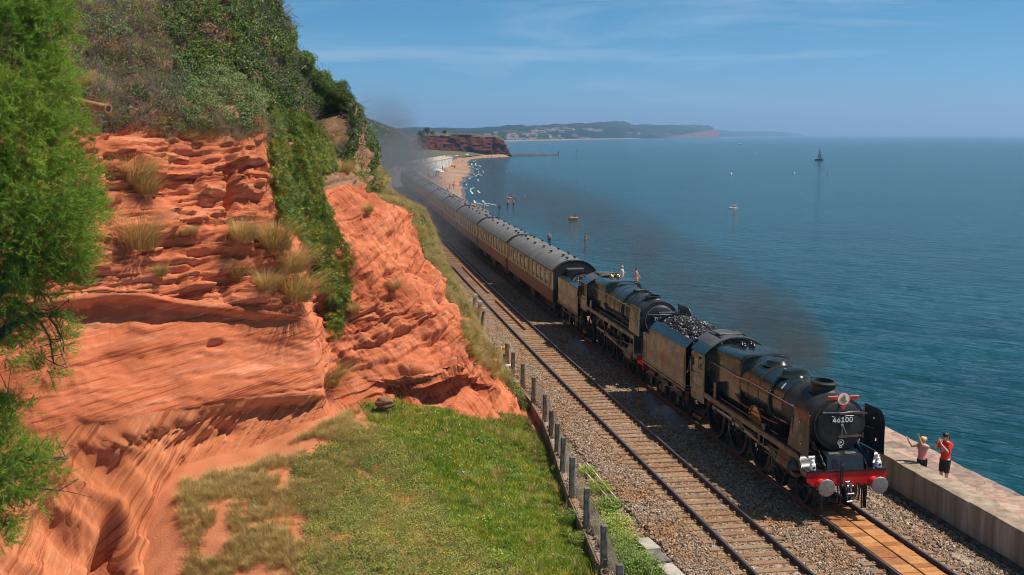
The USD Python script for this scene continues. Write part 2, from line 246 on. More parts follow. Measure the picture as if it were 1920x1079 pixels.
# ---------------------------------------------------------------- the cliff: columns of points from foot to crest, lofted and worn
P = at
def W(x, y, z): return np.array([x+float(curve_x(y)), y, z])
COLS = [
 [P(60,1500,-5), P(150,1300,-2), P(60,1150,-1), P(-60,1020,0), P(-200,900,.5), P(-300,760,.6), P(-300,700,.2), P(-300,500,1), P(-260,300,2.5), P(-250,130,5), P(-250,0,9), P(-250,-130,15)],
 [P(240,1420,-3), P(232,1200,-.5), P(150,1080,.9), P(50,930,2.0), P(-20,790,2.6), P(-20,660,3.2), P(-20,600,2.6), P(-20,420,4.2), P(0,250,6), P(0,120,9.5), P(0,10,13.5), P(0,-110,20)],
 [P(262,1250,0), P(262,1070,1.8), P(196,930,3.3), P(112,806,3.3), P(112,690,4.4), P(115,590,5.2), P(115,555,4.6), P(130,400,6.4), P(150,225,8.3), P(160,120,12), P(170,10,16), P(180,-110,22)],
 [P(290,1060,2.6), P(282,962,4.2), P(256,842,5.3), P(240,782,4.6), P(235,680,5.6), P(240,580,6.5), P(245,548,5.9), P(250,400,7.8), P(260,222,9.9), P(270,120,13.5), P(280,10,17.5), P(300,-120,24)],
 [P(345,940,5.2), P(337,872,6.5), P(340,798,6.75), P(335,766,6.2), P(335,660,7.1), P(335,590,7.8), P(335,562,7.2), P(340,400,9.2), P(350,238,11.2), P(370,120,15), P(390,10,19), P(410,-130,27)],
 [P(452,905,6.9), P(452,842,7.8), P(462,774,8.4), P(455,748,8.0), P(455,650,8.8), P(455,598,9.4), P(450,575,8.9), P(440,410,10.6), P(440,240,12.6), P(440,115,16.5), P(445,20,20), P(465,-130,29)],
 [P(596,850,8.9), P(602,782,9.6), P(604,750,9.9), P(597,738,9.4), P(592,660,9.9), P(582,606,10.4), P(566,590,10.2), P(530,430,11.7), P(488,240,13.4), P(490,120,18), P(495,30,22), P(505,-130,31)],
 [P(640,842,10), P(634,775,11.2), P(632,748,11.8), P(628,738,11.9), P(620,660,12.8), P(612,600,13.4), P(606,580,13.7), P(580,420,15.6), P(530,235,17.8), P(522,120,22), P(515,40,26), P(520,-130,36)],
 [P(720,830,11), P(700,748,12.3), P(690,724,12.5), P(684,714,12.6), P(672,640,13.4), P(664,590,14.0), P(660,570,14.2), P(618,440,16.2), P(592,338,17.6), P(556,215,22), P(520,110,28), P(490,-90,40)],
 [P(790,850,11), P(782,772,12.3), P(776,736,12.9), P(774,726,12.5), P(760,645,14.0), P(748,595,14.9), P(745,580,15.1), P(704,455,18.0), P(672,356,20.5), P(620,250,25), P(570,150,31), P(505,-20,42)],
 [P(872,860,12), P(868,780,13.2), P(862,722,14.4), P(866,700,13.6), P(850,640,15.4), P(838,600,16.4), P(834,588,16.6), P(780,480,20.6), P(722,370,25.0), P(672,282,32), P(612,175,38), P(535,30,47)],
 [P(960,860,15), P(945,780,15.8), P(925,735,16.6), P(922,722,16.6), P(892,668,17.6), P(876,620,18.4), P(870,606,18.8), P(815,520,22.5), P(748,392,27.5), P(700,312,36), P(648,215,43), P(565,85,51)],
 [P(1010,850,17.0), P(988,786,17.6), P(970,752,18.4), P(962,740,18.6), P(925,692,20), P(888,632,21.5), P(880,618,22), P(828,535,26), P(756,396,32), P(718,328,40), P(676,248,47), P(606,140,55)],
 [W(-6.9,27,-1.5), W(-7.1,27,-.2), W(-7.4,27,.2), W(-7.6,27,.5), W(-8.3,27,1.3), W(-9.2,27.5,2.4), W(-9.6,28,3), W(-10.8,30,5.2), W(-12.2,35,8.6), W(-13.2,44,12), W(-15.2,52,16), W(-19,60,22)],
 [W(-6.6,38,-1.5), W(-6.8,38,-.2), W(-7.1,38,.5), W(-7.4,38,1.2), W(-7.9,39,2.2), W(-8.6,40,3.5), W(-8.9,41,4.5), W(-9.8,44,6.8), W(-11.2,48,10), W(-12.7,53,13.5), W(-15,58,17.5), W(-19,66,24)],
 [W(-6.3,55,-1.5), W(-6.5,55,-.2), W(-6.8,55,.7), W(-7.2,55.5,1.7), W(-7.7,56,3), W(-8.2,57,4.5), W(-8.6,58,5.8), W(-9.4,60,8), W(-10.6,62,11), W(-12.6,64,15), W(-15.2,66,18.5), W(-19,74,25)],
 [W(-6.1,75,-1.5), W(-6.3,75,-.2), W(-6.8,75,1.2), W(-7.3,75,2.5), W(-7.9,75.5,4), W(-8.6,76,6), W(-9,76.5,7.4), W(-10.2,77.5,10), W(-11.6,78,13), W(-13.8,80,17), W(-16.5,82,20.5), W(-20,90,26)],
 [W(-6.1,110,-1.5), W(-6.3,110,-.2), W(-7,110,1.2), W(-8,110,2.8), W(-9.2,110,4.5), W(-10.4,110,6.5), W(-11.2,110,8), W(-12.6,110,10.5), W(-14.5,110,13.5), W(-17,110,17), W(-20,110,20), W(-26,115,24)],
 [W(-6.1,170,-1.5), W(-6.3,170,-.2), W(-7,170,1.2), W(-8,170,2.8), W(-9.2,170,4.5), W(-10.6,170,6.5), W(-11.6,170,8), W(-13.6,170,10.5), W(-16,170,13), W(-20,170,16), W(-25,170,18), W(-36,175,21)],
 [W(-6.1,250,-1.5), W(-6.3,250,-.2), W(-7,250,1.2), W(-8,250,2.8), W(-9.2,250,4.5), W(-10.6,250,6.5), W(-11.6,250,8), W(-13.6,250,10), W(-17,250,12), W(-22,250,14), W(-30,250,15), W(-50,255,16)],
 [W(-5.6,400,-1.5), W(-5.8,400,-.2), W(-6,400,1.2), W(-6.4,400,2.8), W(-6.9,400,4.5), W(-7.5,400,6.5), W(-8,400,8), W(-8.8,400,10), W(-10.2,400,13), W(-12.5,402,15.8), W(-20,404,18), W(-45,408,19)],
 [W(-5.6,450,-1.5), W(-5.8,450,-.2), W(-6,450,1), W(-6.2,450,2.4), W(-6.5,450,4), W(-6.9,450,5.8), W(-7.2,450,7), W(-7.8,450,9), W(-8.6,450,11.5), W(-10,451,13.8), W(-20,453,16), W(-45,458,17)],
 [W(-5.6,520,-1.5), W(-5.8,520,-.4), W(-6,520,0), W(-6.2,520,.6), W(-6.6,520,1.2), W(-7,520,2), W(-7.6,520,2.8), W(-8.6,520,3.8), W(-10,520,5), W(-13,521,6.4), W(-24,523,8), W(-50,528,9)],
]
CG = np.array(COLS)                                            # column, row, xyz
NCOL, NROW = CG.shape[:2]
# even out the parameters by distance
mid = CG[:, 1:9].mean(1); ucol = np.concatenate([[0], np.cumsum(np.linalg.norm(np.diff(mid, axis=0), axis=1))])
vrow = np.arange(NROW).astype(float)
def dense_u():
    out = []
    for i in range(NCOL-1):
        y = mid[i:i+2, 1].mean(); step = .075 if y < 19 and i > 0 else .14 if y < 32 else .35 if y < 70 else 1.2
        n = max(3, int((ucol[i+1]-ucol[i])/step)); out += list(np.linspace(ucol[i], ucol[i+1], n, endpoint=False))
    return np.array(out+[ucol[-1]])
UD = dense_u()
VD = np.concatenate([np.linspace(0, 1, 8, endpoint=False), np.linspace(1, 2, 26, endpoint=False), np.linspace(2, 3, 14, endpoint=False), np.linspace(3, 4, 34, endpoint=False), np.linspace(4, 5, 24, endpoint=False), np.linspace(5, 6, 12, endpoint=False), np.linspace(6, 7, 56, endpoint=False), np.linspace(7, 8, 60, endpoint=False), np.linspace(8, 9, 40, endpoint=False), np.linspace(9, 10, 30, endpoint=False), np.linspace(10, 11, 14)])
tmp = PchipInterpolator(ucol, CG, axis=0)(UD)                   # u, row, xyz
CS = PchipInterpolator(vrow, tmp, axis=1)(VD)                   # u, v, xyz
CPX = project(CS.reshape(-1, 3)).reshape(*CS.shape[:2], 2)      # where the undisturbed rock stands in the photograph
def grid_normals(G):
    a, b = np.gradient(G, axis=0), np.gradient(G, axis=1); n = np.cross(a, b); return n/(np.linalg.norm(n, axis=-1, keepdims=True)+1e-9)
CN = grid_normals(CS)
CN *= np.where((CN*(CAM-CS)).sum(-1).mean() < 0, -1, 1)
def sstep(a, b, x): t = np.clip((x-a)/(b-a), 0, 1); return t*t*(3-2*t)
def inpoly(px, poly, soft=None):
    from shapely import contains_xy
    return contains_xy(sg.Polygon(poly), px[..., 0], px[..., 1])
def strata(p, th, seed, dip=(0.05, -.03), warp=.25):
    'beds that stand out by different amounts, rounded above and undercut below'
    x, y, z = p[..., 0], p[..., 1], p[..., 2]
    q = np.stack([x*.35, y*.35, z*.25], -1)
    zw = z+dip[0]*x+dip[1]*y+warp*(meshkit.fbm(q, 3, seed)-.5)*2+.10*(meshkit.fbm(np.stack([x*2.2, y*2.2, z*.4], -1), 3, seed+5)-.5)
    k = zw/th; i = np.floor(k); f = k-i
    def layer(i): return meshkit.fbm(np.stack([x*.8+i*7.3, y*.8-i*3.1, i*5.7], -1), 3, seed+9)
    a, b = layer(i), layer(i-1)
    t = sstep(0, .16, f)                                       # sharp step at the foot of each bed
    return b*(1-t)+a*t-.18*sstep(.5, 1, f)**2
V = np.broadcast_to(VD[None, :], CS.shape[:2]); UU = np.broadcast_to(UD[:, None], CS.shape[:2])
upper = sstep(5.7, 6.2, V)*(1-sstep(9, 10, V)); lower = sstep(2.7, 3.2, V)*(1-sstep(5.0, 5.8, V)); under = sstep(.6, 1.3, V)*(1-sstep(2.6, 3.0, V))
isA = 1-sstep(ucol[6]-.6, ucol[6]+.5, UU)                      # the near bluff, up to its corner
isB = sstep(ucol[6], ucol[7]+.5, UU)*(1-sstep(ucol[12], ucol[13], UU))
veg = sstep(8.2, 9, V)
p = CS
big = meshkit.fbm(p*.45, 3, 3)-.5; fine = meshkit.fbm(p*2.4, 4, 11)-.5; vfine = meshkit.fbm(p*7, 3, 17)-.5
msk = sstep(.36, .58, meshkit.fbm(p*np.array([.35, .35, .5]), 3, 77))
def blocks(th, w, seed):
    'blocks between beds and upright joints'
    zw = p[..., 2]+.35*(meshkit.fbm(p*.4, 3, seed)-.5)+.05*p[..., 0]; i = np.floor(zw/th); f = zw/th-i
    s_ = UU/w+meshkit.noise(np.stack([i*3.7, i*0, i*0], -1), seed)*5+.5*(meshkit.fbm(p*1.1, 2, seed+1)-.5); k = np.floor(s_); g = s_-k
    h = lambda a, b: meshkit.noise(np.stack([a*1.0, b*1.0, 0*a], -1), seed+2)
    e = sstep(0, .10, g); e2 = sstep(0, .14, f)
    return (h(k-1, i)*(1-e)+h(k, i)*e)*e2+(h(k-1, i-1)*(1-e)+h(k, i-1)*e)*(1-e2)-.5
ridge = 1-np.abs(2*meshkit.fbm(np.stack([UU*.55+p[..., 2]*.35, UU*0, p[..., 2]*.25], -1), 3, 83)-1)
D = big*.5*(1-isA*.4)+fine*.10+vfine*.035
D += isA*upper*(msk*(.75*(strata(p, .58, 21)-.5)+.40*(strata(p, .17, 41)-.5))+.55*blocks(.62, 1.25, 5)+.22*blocks(.23, .6, 9)*(1.3-msk)+.55*big+.3*(1-msk)*(strata(p, .3, 45, (.3, .1), .5)-.5))
D += isA*lower*.55*(ridge-.55)*sstep(ucol[3]+1.0, ucol[2], UU)
D += isA*lower*(.20*(strata(p, .62, 61, (.35, -.12), .5)-.5)+.07*(strata(p, .13, 71, (.16, .05))-.5)+.32*big+.16*blocks(.9, 2.2, 31))
D += isA*under*(.34*(strata(p, .42, 81, (-.9, -.35), .5)-.5)+.24*(strata(p, .13, 91, (-.9, -.35), .3)-.5)+.30*big+(.9*(ridge-.55))*sstep(ucol[4]+1.5, ucol[3]-.5, UU))
msk2 = sstep(.34, .60, meshkit.fbm(p*np.array([.4, .4, .4])+7, 3, 97))
D += isB*(1-veg)*((.35+.75*msk2)*(strata(p, .62, 101, (-.14, -.18), .5)-.5)+(.10+.28*msk2)*(strata(p, .16, 111, (-.2, -.1), .35)-.5)+.42*(strata(p, .9, 121, (1.2, .6), .7)-.5)*sstep(2.5, 4, V)+.40*blocks(.75, 1.5, 41)*sstep(3.0, 3.6, V)+.6*big)
D += (1-isA)*(1-isB)*(1-veg)*.5*(strata(p, .8, 131)-.5)
D -= veg*(.35+1.1*sstep(24, 50, p[..., 1]))
D += veg*(1.5*(meshkit.fbm(p*.33, 2, 149)-.5)+.9*(meshkit.fbm(p*.8, 3, 151)-.5)+.35*(meshkit.fbm(p*2.2, 3, 157)-.5))
def dent(px, py, rx, ry, depth, pw=2, ang=0):
    global D
    dx, dy = CPX[..., 0]-px, CPX[..., 1]-py; c, s_ = math.cos(ang), math.sin(ang); dx, dy = dx*c+dy*s_, -dx*s_+dy*c
    r = np.abs(dx/rx)**pw+np.abs(dy/ry)**pw
    D = D-depth*np.exp(-r)*(UU < ucol[13])
for a in [(437,345,9,48,.9,4,-.04), (212,1050,32,75,3.2,4,.34), (402,648,15,9,.30,4), (425,805,22,12,.3,2,.3), (390,825,30,10,.25,2,-.4), (330,830,34,10,.2,2,-.5),
           (290,215,30,26,.0), (228,205,50,36,1.0,3), (575,200,26,22,.9,3), (645,375,24,34,.3),
          (755,560,12,90,.25,2,-.5), (700,620,8,80,.2,2,.2), (840,735,70,14,.6,2,-.35), (780,728,60,8,.3,2,.1), (905,725,10,24,.5,2,-.5), (935,760,10,22,.5,2,-.4), (868,690,22,16,.3,2), (800,430,20,14,.3), (830,560,16,10,.4,2,.5),
          (330,360,40,5,.25), (350,500,50,5,.3), (380,300,40,4,.25), (300,455,45,5,.3), (420,520,40,6,.35), (500,320,30,5,.25), (385,470,36,5,.3), (290,350,30,6,.3)]: dent(*a)
CD = CS+CN*D[..., None]*np.where(V < .4, 0, 1)[..., None]*sstep(11, 10, V)[..., None]
SKYL = np.array([(-220, 440), (-100, 478), (0, 512), (40, 535), (75, 556), (105, 584), (130, 606), (150, 632), (190, 672), (230, 688), (260, 698), (310, 718), (350, 734), (390, 748)], float)
for _ in range(3):                                             # let the crest follow the course it has
    q_ = project(CD.reshape(-1, 3)).reshape(*CD.shape[:2], 2); zone = (UU > ucol[7]) & (CD[..., 1] < 150) & (CD[..., 1] > 20)
    bins = np.arange(-220, 400, 10.0); mx_ = np.array([q_[..., 0][zone & (np.abs(q_[..., 1]-b_) < 8)].max(initial=-1) for b_ in bins]); ok_ = mx_ > 0
    mx_[ok_] = np.convolve(np.pad(mx_[ok_], 3, mode='edge'), np.ones(7)/7, 'valid')
    lim = np.interp(q_[..., 1], SKYL[:, 0], SKYL[:, 1])-np.where(q_[..., 1] < 330, 9, 4); over = np.clip(np.interp(q_[..., 1], bins[ok_], mx_[ok_])-lim, -15, 200)
    depth_ = (CD-CAM)@fwd; CD[..., 0] -= np.where((UU > ucol[7]), over*sstep(ucol[7], ucol[9], UU)*sstep(7.5, 9, V+3*sstep(ucol[11], ucol[13], UU))*(1-sstep(120, 160, CD[..., 1])), 0)*sstep(400, 360, q_[..., 1])*depth_/FPX
CD = CD if True else CS+CN*D[..., None]*np.where(V < .4, 0, 1)[..., None]*sstep(11, 10, V)[..., None]
CPXD = project(CD.reshape(-1, 3)).reshape(*CD.shape[:2], 2)
CDN = grid_normals(CD); CDN *= np.sign((CN*CDN).sum(-1, keepdims=True))
nu, nv = CD.shape[:2]
ii, jj = np.meshgrid(np.arange(nu-1), np.arange(nv-1), indexing='ij')
quads = np.stack([ii*nv+jj, (ii+1)*nv+jj, (ii+1)*nv+jj+1, ii*nv+jj+1], -1).reshape(-1, 4)
if (np.cross(CD[1, 0]-CD[0, 0], CD[0, 1]-CD[0, 0])*CN[0, 0]).sum() < 0: quads = quads[:, ::-1]
quv = np.stack([ii, jj], -1).reshape(-1, 2)
# rock below, soil under the plants above
POLY_IVY = [(150,-200),(150,60),(170,200),(330,230),(480,235),(500,185),(590,225),(640,300),(700,345),(745,390),(780,350),(760,100),(600,-220)]
under_q = (VD[quv[:, 1]] < 2.93) & (UD[quv[:, 0]] < ucol[6]+.2)
bl_q = UD[quv[:, 0]] >= ucol[6]+.2
soil_q = (VD[quv[:, 1]] > 8.05) | ((ucol[13]+2 < UD[quv[:, 0]]))
cliff = stage.DefinePrim('/World/cliff', 'Xform'); USED['/World/cliff'] = 1; tag(cliff, kind='structure')
Vall = CD.reshape(-1, 3)
for nm, sel, mt in (('rock_face', ~soil_q & ~under_q & ~bl_q, ROCK), ('bluff_rock', bl_q & ~soil_q, ROCK_B), ('undercut_rock', under_q & ~soil_q, ROCK_UNDER), ('soil_slope', soil_q, SOIL)):
    q = quads[sel]; used, inv = np.unique(q, return_inverse=True)
    obj(nm, (Vall[used], inv.reshape(-1, 4)), mt, cliff, smooth=True)
# ---------------------------------------------------------------- sea, far hills, headland, beach
def graded(a, b, near, s0, k):
    'coordinates from a to b, spaced s0 around near and growing by k'
    o = [near]; s = s0
    while o[-1] < b: o.append(o[-1]+s); s *= k
    l = [near]; s = s0
    while l[-1] > a: l.append(l[-1]-s); s *= k
    return np.array(sorted(set(l+o)))
def sheet(X, Y, Z):
    'grid mesh of the arrays X, Y, Z (n x m)'
    n, m = X.shape; i, j = np.meshgrid(np.arange(n-1), np.arange(m-1), indexing='ij')
    f = np.stack([i*m+j, (i+1)*m+j, (i+1)*m+j+1, i*m+j+1], -1).reshape(-1, 4)
    return np.stack([X, Y, Z], -1).reshape(-1, 3), f
def struct(name, mesh, m, smooth=True, kind='structure'):
    p = obj(name, mesh, m, None, smooth); tag(p, kind=kind); return p

SEAM = usdkit.material(stage, '/World/Looks/sea_water', {
    'g': ('geometry', {}), 'm1': ('mapping', {'mapping_type': 'texture', 'scale': (5.5, 1.35, 1), 'rotation': (0, 0, -.95)}), 'm2': ('mapping', {'mapping_type': 'texture', 'scale': (1.7, .36, 1), 'rotation': (0, 0, -.8)}), 'm3': ('mapping', {'scale': (.02, .05, 1), 'rotation': (0, 0, -.1)}),
    'n1': ('noise_texture', {'scale': 1.0, 'detail': 5.0, 'roughness': .55, 'distortion': .4}), 'n2': ('noise_texture', {'scale': 1.0, 'detail': 4.0, 'roughness': .6, 'distortion': .3}), 'n3': ('noise_texture', {'scale': 1.0, 'detail': 3.0}),
    'b1': ('bump', {'strength': 1.0, 'distance': .78}), 'b2': ('bump', {'strength': 1.0, 'distance': .30}),
    'r': ('rgb_ramp', {'ramp': [(0, (.0008, .036, .044)), (.4, (.0008, .036, .044)), (.62, (.0015, .052, .058)), (1, (.0015, .052, .058))]}),
    'p': ('principled_bsdf', {'roughness': .115, 'ior': 1.33, 'specular_ior_level': .5})},
    [('g.position', 'm1.vector'), ('g.position', 'm2.vector'), ('g.position', 'm3.vector'), ('m1.vector', 'n1.vector'), ('m2.vector', 'n2.vector'), ('m3.vector', 'n3.vector'), ('n1.fac', 'b1.height'), ('n2.fac', 'b2.height'), ('b1.normal', 'b2.normal'), ('b2.normal', 'p.normal'), ('n3.fac', 'r.fac'), ('r.color', 'p.base_color')], surface='p.BSDF')
sx = graded(-9000, 30000, 30, .55, 1.025); sy = graded(-90, 45000, 10, .45, 1.022)
X, Y = np.meshgrid(sx, sy, indexing='ij')
dd = np.hypot(X-CAM[0], Y-CAM[1]); amp = .38*np.exp(-(dd/140)**2)*sstep(0, 12, X-curve_x(Y)-6)
ca, sa_ = math.cos(-.95), math.sin(-.95); Xr, Yr = X*ca+Y*sa_, -X*sa_+Y*ca
Z = SEA+amp*((meshkit.fbm(np.stack([Xr*.14, Yr*.42, 0*X], -1), 3, 5)-.5)*1.6+.35*(meshkit.fbm(np.stack([X*.5, Y*.9, 0*X], -1), 2, 8)-.5))
struct('sea', sheet(X, Y, Z), SEAM)

FIELD = usdkit.material(stage, '/World/Looks/far_fields', {
    'g': ('geometry', {}), 'm': ('mapping', {'scale': (.0035, .0018, .008)}), 'v': ('voronoi_texture', {'scale': 1.0}), 'm2': ('mapping', {'scale': (.009, .005, .02)}), 'n': ('noise_texture', {'scale': 1.0, 'detail': 6.0, 'roughness': .65}),
    'sc': ('separate_color', {}), 'r': ('rgb_ramp', {'interpolate': False, 'ramp': [(0, (.012, .024, .008)), (.3, (.022, .034, .012)), (.5, (.05, .046, .02)), (.66, (.10, .065, .035)), (.78, (.015, .026, .010)), (.9, (.075, .07, .032))]}),
    'w': ('map_range', {'from_min': .46, 'from_max': .56, 'clamp': True}), 'mx': ('mix_color', {'a': (.004, .011, .005)}), 'p': ('principled_bsdf', {'roughness': 1.0, 'specular_ior_level': 0.0})},
    [('g.position', 'm.vector'), ('m.vector', 'v.vector'), ('v.color', 'sc.color'), ('sc.r', 'r.fac'), ('g.position', 'm2.vector'), ('m2.vector', 'n.vector'), ('n.fac', 'w.value'), ('w.result', 'mx.fac'), ('r.color', 'mx.b'), ('mx.result', 'p.base_color')], surface='p.BSDF')
FARRED = mat('far_red_cliff', (.11, .045, .036), .95, var=.4, scale=.015)
SHINGLE = mat('pale_shore', (.19, .145, .125), .95, var=.2, scale=.01)
def hill(name, sky, base, deep, rows=14, seed=0, rough=6.):
    px = np.arange(sky[0][0], sky[-1][0]+.1, 1.5)
    s_, b_ = np.interp(px, *np.array(sky).T), np.interp(px, *np.array(base).T)
    G = []
    for k in range(len(px)):
        b = atz(px[k], b_[k], SEA-.5); dist = b[1]-CAM[1]; top = at(px[k], s_[k], b[1]+deep); col = []
        for r in range(rows+1):
            t = r/rows; q = b*(1-t)+top*t; q = q.copy(); q[2] = b[2]+(top[2]-b[2])*(.55*t+.45*t**.55); col.append(q)
        col.append(top+np.array([0, deep*.4, -abs(top[2])*.3])); col.append(top+np.array([0, deep, -top[2]-20])); G.append(col)
    G = np.array(G); t = np.concatenate([np.arange(rows+1)/rows, [.8, 0]])
    G[..., 2] += rough*(meshkit.fbm(np.stack([G[..., 0]*.004, G[..., 1]*.0022, 0*G[..., 0]], -1), 4, seed)-.5)*np.sin(np.pi*np.clip(t, 0, 1))*1.6
    G[:, rows, 2] += 9*(meshkit.fbm(np.stack([G[:, rows, 0]*.025, 0*px, 0*px], -1), 3, seed+3)-.5)
    return px, G
SKY2 = [(640,246),(700,243),(760,240),(800,239),(850,240),(870,241),(900,239),(950,236),(1000,235),(1050,233),(1100,231),(1150,227.5),(1175,228),(1185,235),(1200,234),(1250,234.5),(1300,234.5),(1328,235),(1338,240),(1346,249),(1352,256.5)]
BASE2 = [(640,266),(950,265.5),(1000,264.5),(1050,263.4),(1100,262.2),(1150,261.2),(1200,260.2),(1250,259.4),(1300,258.6),(1352,257.6)]
px2, G2 = hill('hill', SKY2, BASE2, 1500, seed=4)
struct('hills', sheet(G2[..., 0], G2[..., 1], G2[..., 2]), FIELD)
px3, G3 = hill('hill', [(1330,246),(1355,243.5),(1370,246),(1400,247),(1450,246.5),(1480,248.5),(1500,251),(1514,254.6)], [(1330,256.6),(1420,256),(1514,255.3)], 1500, seed=9, rough=10)
struct('hills', sheet(G3[..., 0], G3[..., 1], G3[..., 2]), FIELD)
# the red sea cliffs and the pale shore at the foot of the hills
def shore(px0, px1, h0, h1, m, name, off):
    px = np.arange(px0, px1, 1.5); n = len(px); b = np.interp(px, *np.array(BASE2).T); h = np.interp(px, [px0, (px0+px1)/2, px1], [h0[0], h0[1], h0[2]])
    lo = np.array([atz(px[k], b[k]+.35, SEA-.4)-np.array([0, off, 0]) for k in range(n)]); Y0 = lo[:, 1]
    hi = np.array([at(px[k], b[k]-h[k], Y0[k]+h1) for k in range(n)]); mid_ = lo*.45+hi*.55; mid_[:, 2] = lo[:, 2]*.3+hi[:, 2]*.7
    back = hi+np.array([0, 120, -2.0])
    G = np.stack([lo, mid_, hi, back], 1); G[..., 1] += 60*(meshkit.fbm(np.stack([G[..., 0]*.01, 0*G[..., 0], G[..., 2]*.05], -1), 3, 7)-.5)
    struct(name, sheet(G[..., 0], G[..., 1], G[..., 2]), m)
shore(1250, 1346, (1.0, 7.0, 15), 110, FARRED, 'red_cliff', 40)
shore(900, 1200, (2.6, 2.2, 1.4), 60, SHINGLE, 'shore', 10)
HOUSEW = mat('house_white', (.36, .35, .32), .8, var=.12, scale=.03); HROOF = mat('house_roof', (.16, .09, .07), .9, var=.3, scale=.02)
def on_hill(px, py):
    k = int(np.argmin(np.abs(px2-px))); col = project(G2[k, :15]); i = int(np.argmin(np.abs(col[:, 1]-py))); return G2[k, i]
house_rng = random.Random(5)
HP = [(952,262.5),(957,263),(963,262.8),(969,263),(975,263),(981,262.6),(988,262.8),(994,262),(1001,262.6),(1030,260.8),(1039,261),(1048,260.6),(1056,260.5),(1078,259.6),(1090,259.8),(1100,259.5),(984,254.5),(988,256.5),(992,257),(997,257),(999,249),(1004,247.5),(1006,250.5),(1012,249),(1016,248),(1020,252.3),(1026,248.5),(1031,247),(1036,246),(1041,245.5),(1045,243.5),(1060,244),(1066,245),(1073,243.8),(1098,246),(1104,246.5),(1110,246),(1116,247.5),(1122,247),(1128,247.5),(955,258),(962,257),(967,259),(1003,255),(1052,249),(930,255),(915,256),(1180,252),(1196,253)]
for k, (x, y) in enumerate(HP):
    q = on_hill(x, y); w, d_, h = house_rng.uniform(9, 20), house_rng.uniform(8, 11), house_rng.uniform(5, 8)
    if k in (18, 35, 30): w *= 1.8
    t = thing('house', 'tiny white house with dark pitched roof on the far wooded coast', 'house', q+np.array([0, 0, -1.0]), house_rng.uniform(-.5, .5), 'houses scattered over the far coast')
    obj('wall', MB().box((0, 0, h/2), (w, d_, h)), HOUSEW, t, smooth=False)
    obj('roof', MB().poly([(-d_/2-.4, 0), (d_/2+.4, 0), (0, d_*.33)], w+.6, frame_m((-w/2-.3, 0, h+.01), (0, 1, 0), (0, 0, 1), (1, 0, 0))), HROOF, t, smooth=False)

# headland of dark red rock
HEADROCK = rockmat('headland_rock', (.095, .024, .017), (.042, .012, .010), (.135, .039, .027))
HEADGRASS = mat('headland_grass', (.060, .062, .022), .95, var=.4, scale=.12, tint=(.115, .085, .035))
hc = [(750,294,700,274,20),(772,294,760,262,26),(790,293.6,835,252,22),(805,293.5,842,251.5,16),(830,293.5,846,251.5,13),(860,293.5,850,252,12),(885,293.5,853,253,11),(905,293.8,856,254.5,11),(920,294,860,256,12),(933,294.2,864,257.5,11),(941,294.3,868,259,9),(945,294.3,870,264,9),(949,294.3,872,273,8),(953,294.3,874,281,7),(957,294.3,876,288,5),(962,294.5,878,293.2,4)]
hpx = np.arange(750, 962.1, .7); HI = PchipInterpolator([c[0] for c in hc], np.array(hc)[:, 1:], axis=0)(hpx)
G = []
for k, q in enumerate(hpx):
    bpy, Y0, tpy, setb = HI[k]; b = at(q, bpy, Y0); t_ = at(q, tpy, Y0+setb); col = []
    for r in np.linspace(0, 1, 34):
        col.append([b[0]*(1-r)+t_[0]*r, Y0+setb*(.25*r+.75*r**2.2), b[2]-1+(t_[2]-b[2]+1)*r])
    for r in (6, 14, 30, 60): col.append([t_[0]+r*.1, t_[1]+r, t_[2]+(.5 if r < 40 else -2)])
    G.append(col)
G = np.array(G); n_h = 34
gx = meshkit.fbm(np.stack([G[..., 0]*.09, G[..., 2]*.10, 0*G[..., 0]], -1), 4, 31)-.5
gx2 = strata(G*np.array([.25, .25, .55]), .8, 33)-.5
cut = sum(d_*np.exp(-np.abs((hpx-c)/w)**2) for c, w, d_ in ((812, 6, 4), (874, 8, 8), (893, 4, 3), (926, 5, 8), (846, 7, 3), (790, 3, 4)))
G[:, :n_h, 1] += (-gx*22-gx2*5+cut[:, None])[:, :n_h] * np.sin(np.pi*np.clip(np.linspace(.1, .93, n_h), 0, 1))
G[:, :n_h, 0] += (gx2*3)[:, :n_h]
G[:, n_h-1:, 2] += (1.6*(meshkit.fbm(np.stack([G[:, n_h-1:, 0]*.2, G[:, n_h-1:, 1]*.1, 0*G[:, n_h-1:, 0]], -1), 3, 35)-.5))
hd = stage.DefinePrim('/World/headland', 'Xform'); USED['/World/headland'] = 1; tag(hd, kind='structure')
obj('rock_face', sheet(*[G[:, :n_h-3, k] for k in range(3)]), HEADROCK, hd, smooth=True)
obj('grassy_top', sheet(*[G[:, n_h-4:, k] for k in range(3)]), HEADGRASS, hd, smooth=True)

# beach
SANDM = mat('beach_sand', (.26, .145, .085), .95, var=.18, scale=.08, tint=(.33, .20, .12)); WETM = mat('wet_sand', (.15, .078, .048), .35, var=.2, scale=.1)
def WL(px, py): q = atz(px, py, SEA); return (q[0], q[1])
bk = [(float(curve_x(y))+6.4, y) for y in (190, 230, 280, 340, 400)]+[(27, 436), (34, 480), (44, 525), (54, 566), (60, 640), (78, 755), (108, 838), (128, 868)]
fr = [(17, 185), (22, 225), WL(893, 384), WL(872, 357), WL(872, 346), WL(880, 335), WL(886.5, 325), WL(886, 314), WL(880, 306.5), WL(882, 301), WL(900, 297.6), WL(930, 296), WL(957, 294.9)]
tt = np.linspace(0, 1, len(bk)); ts = np.linspace(0, 1, 200)
BK, FR = PchipInterpolator(tt, np.array(bk), axis=0)(ts), PchipInterpolator(tt, np.array(fr), axis=0)(ts)
FR += (3.5*(meshkit.noise(np.stack([ts*40, 0*ts, 0*ts], -1), 3)-.5)*np.sin(np.pi*ts))[:, None]*np.array([1, 0])
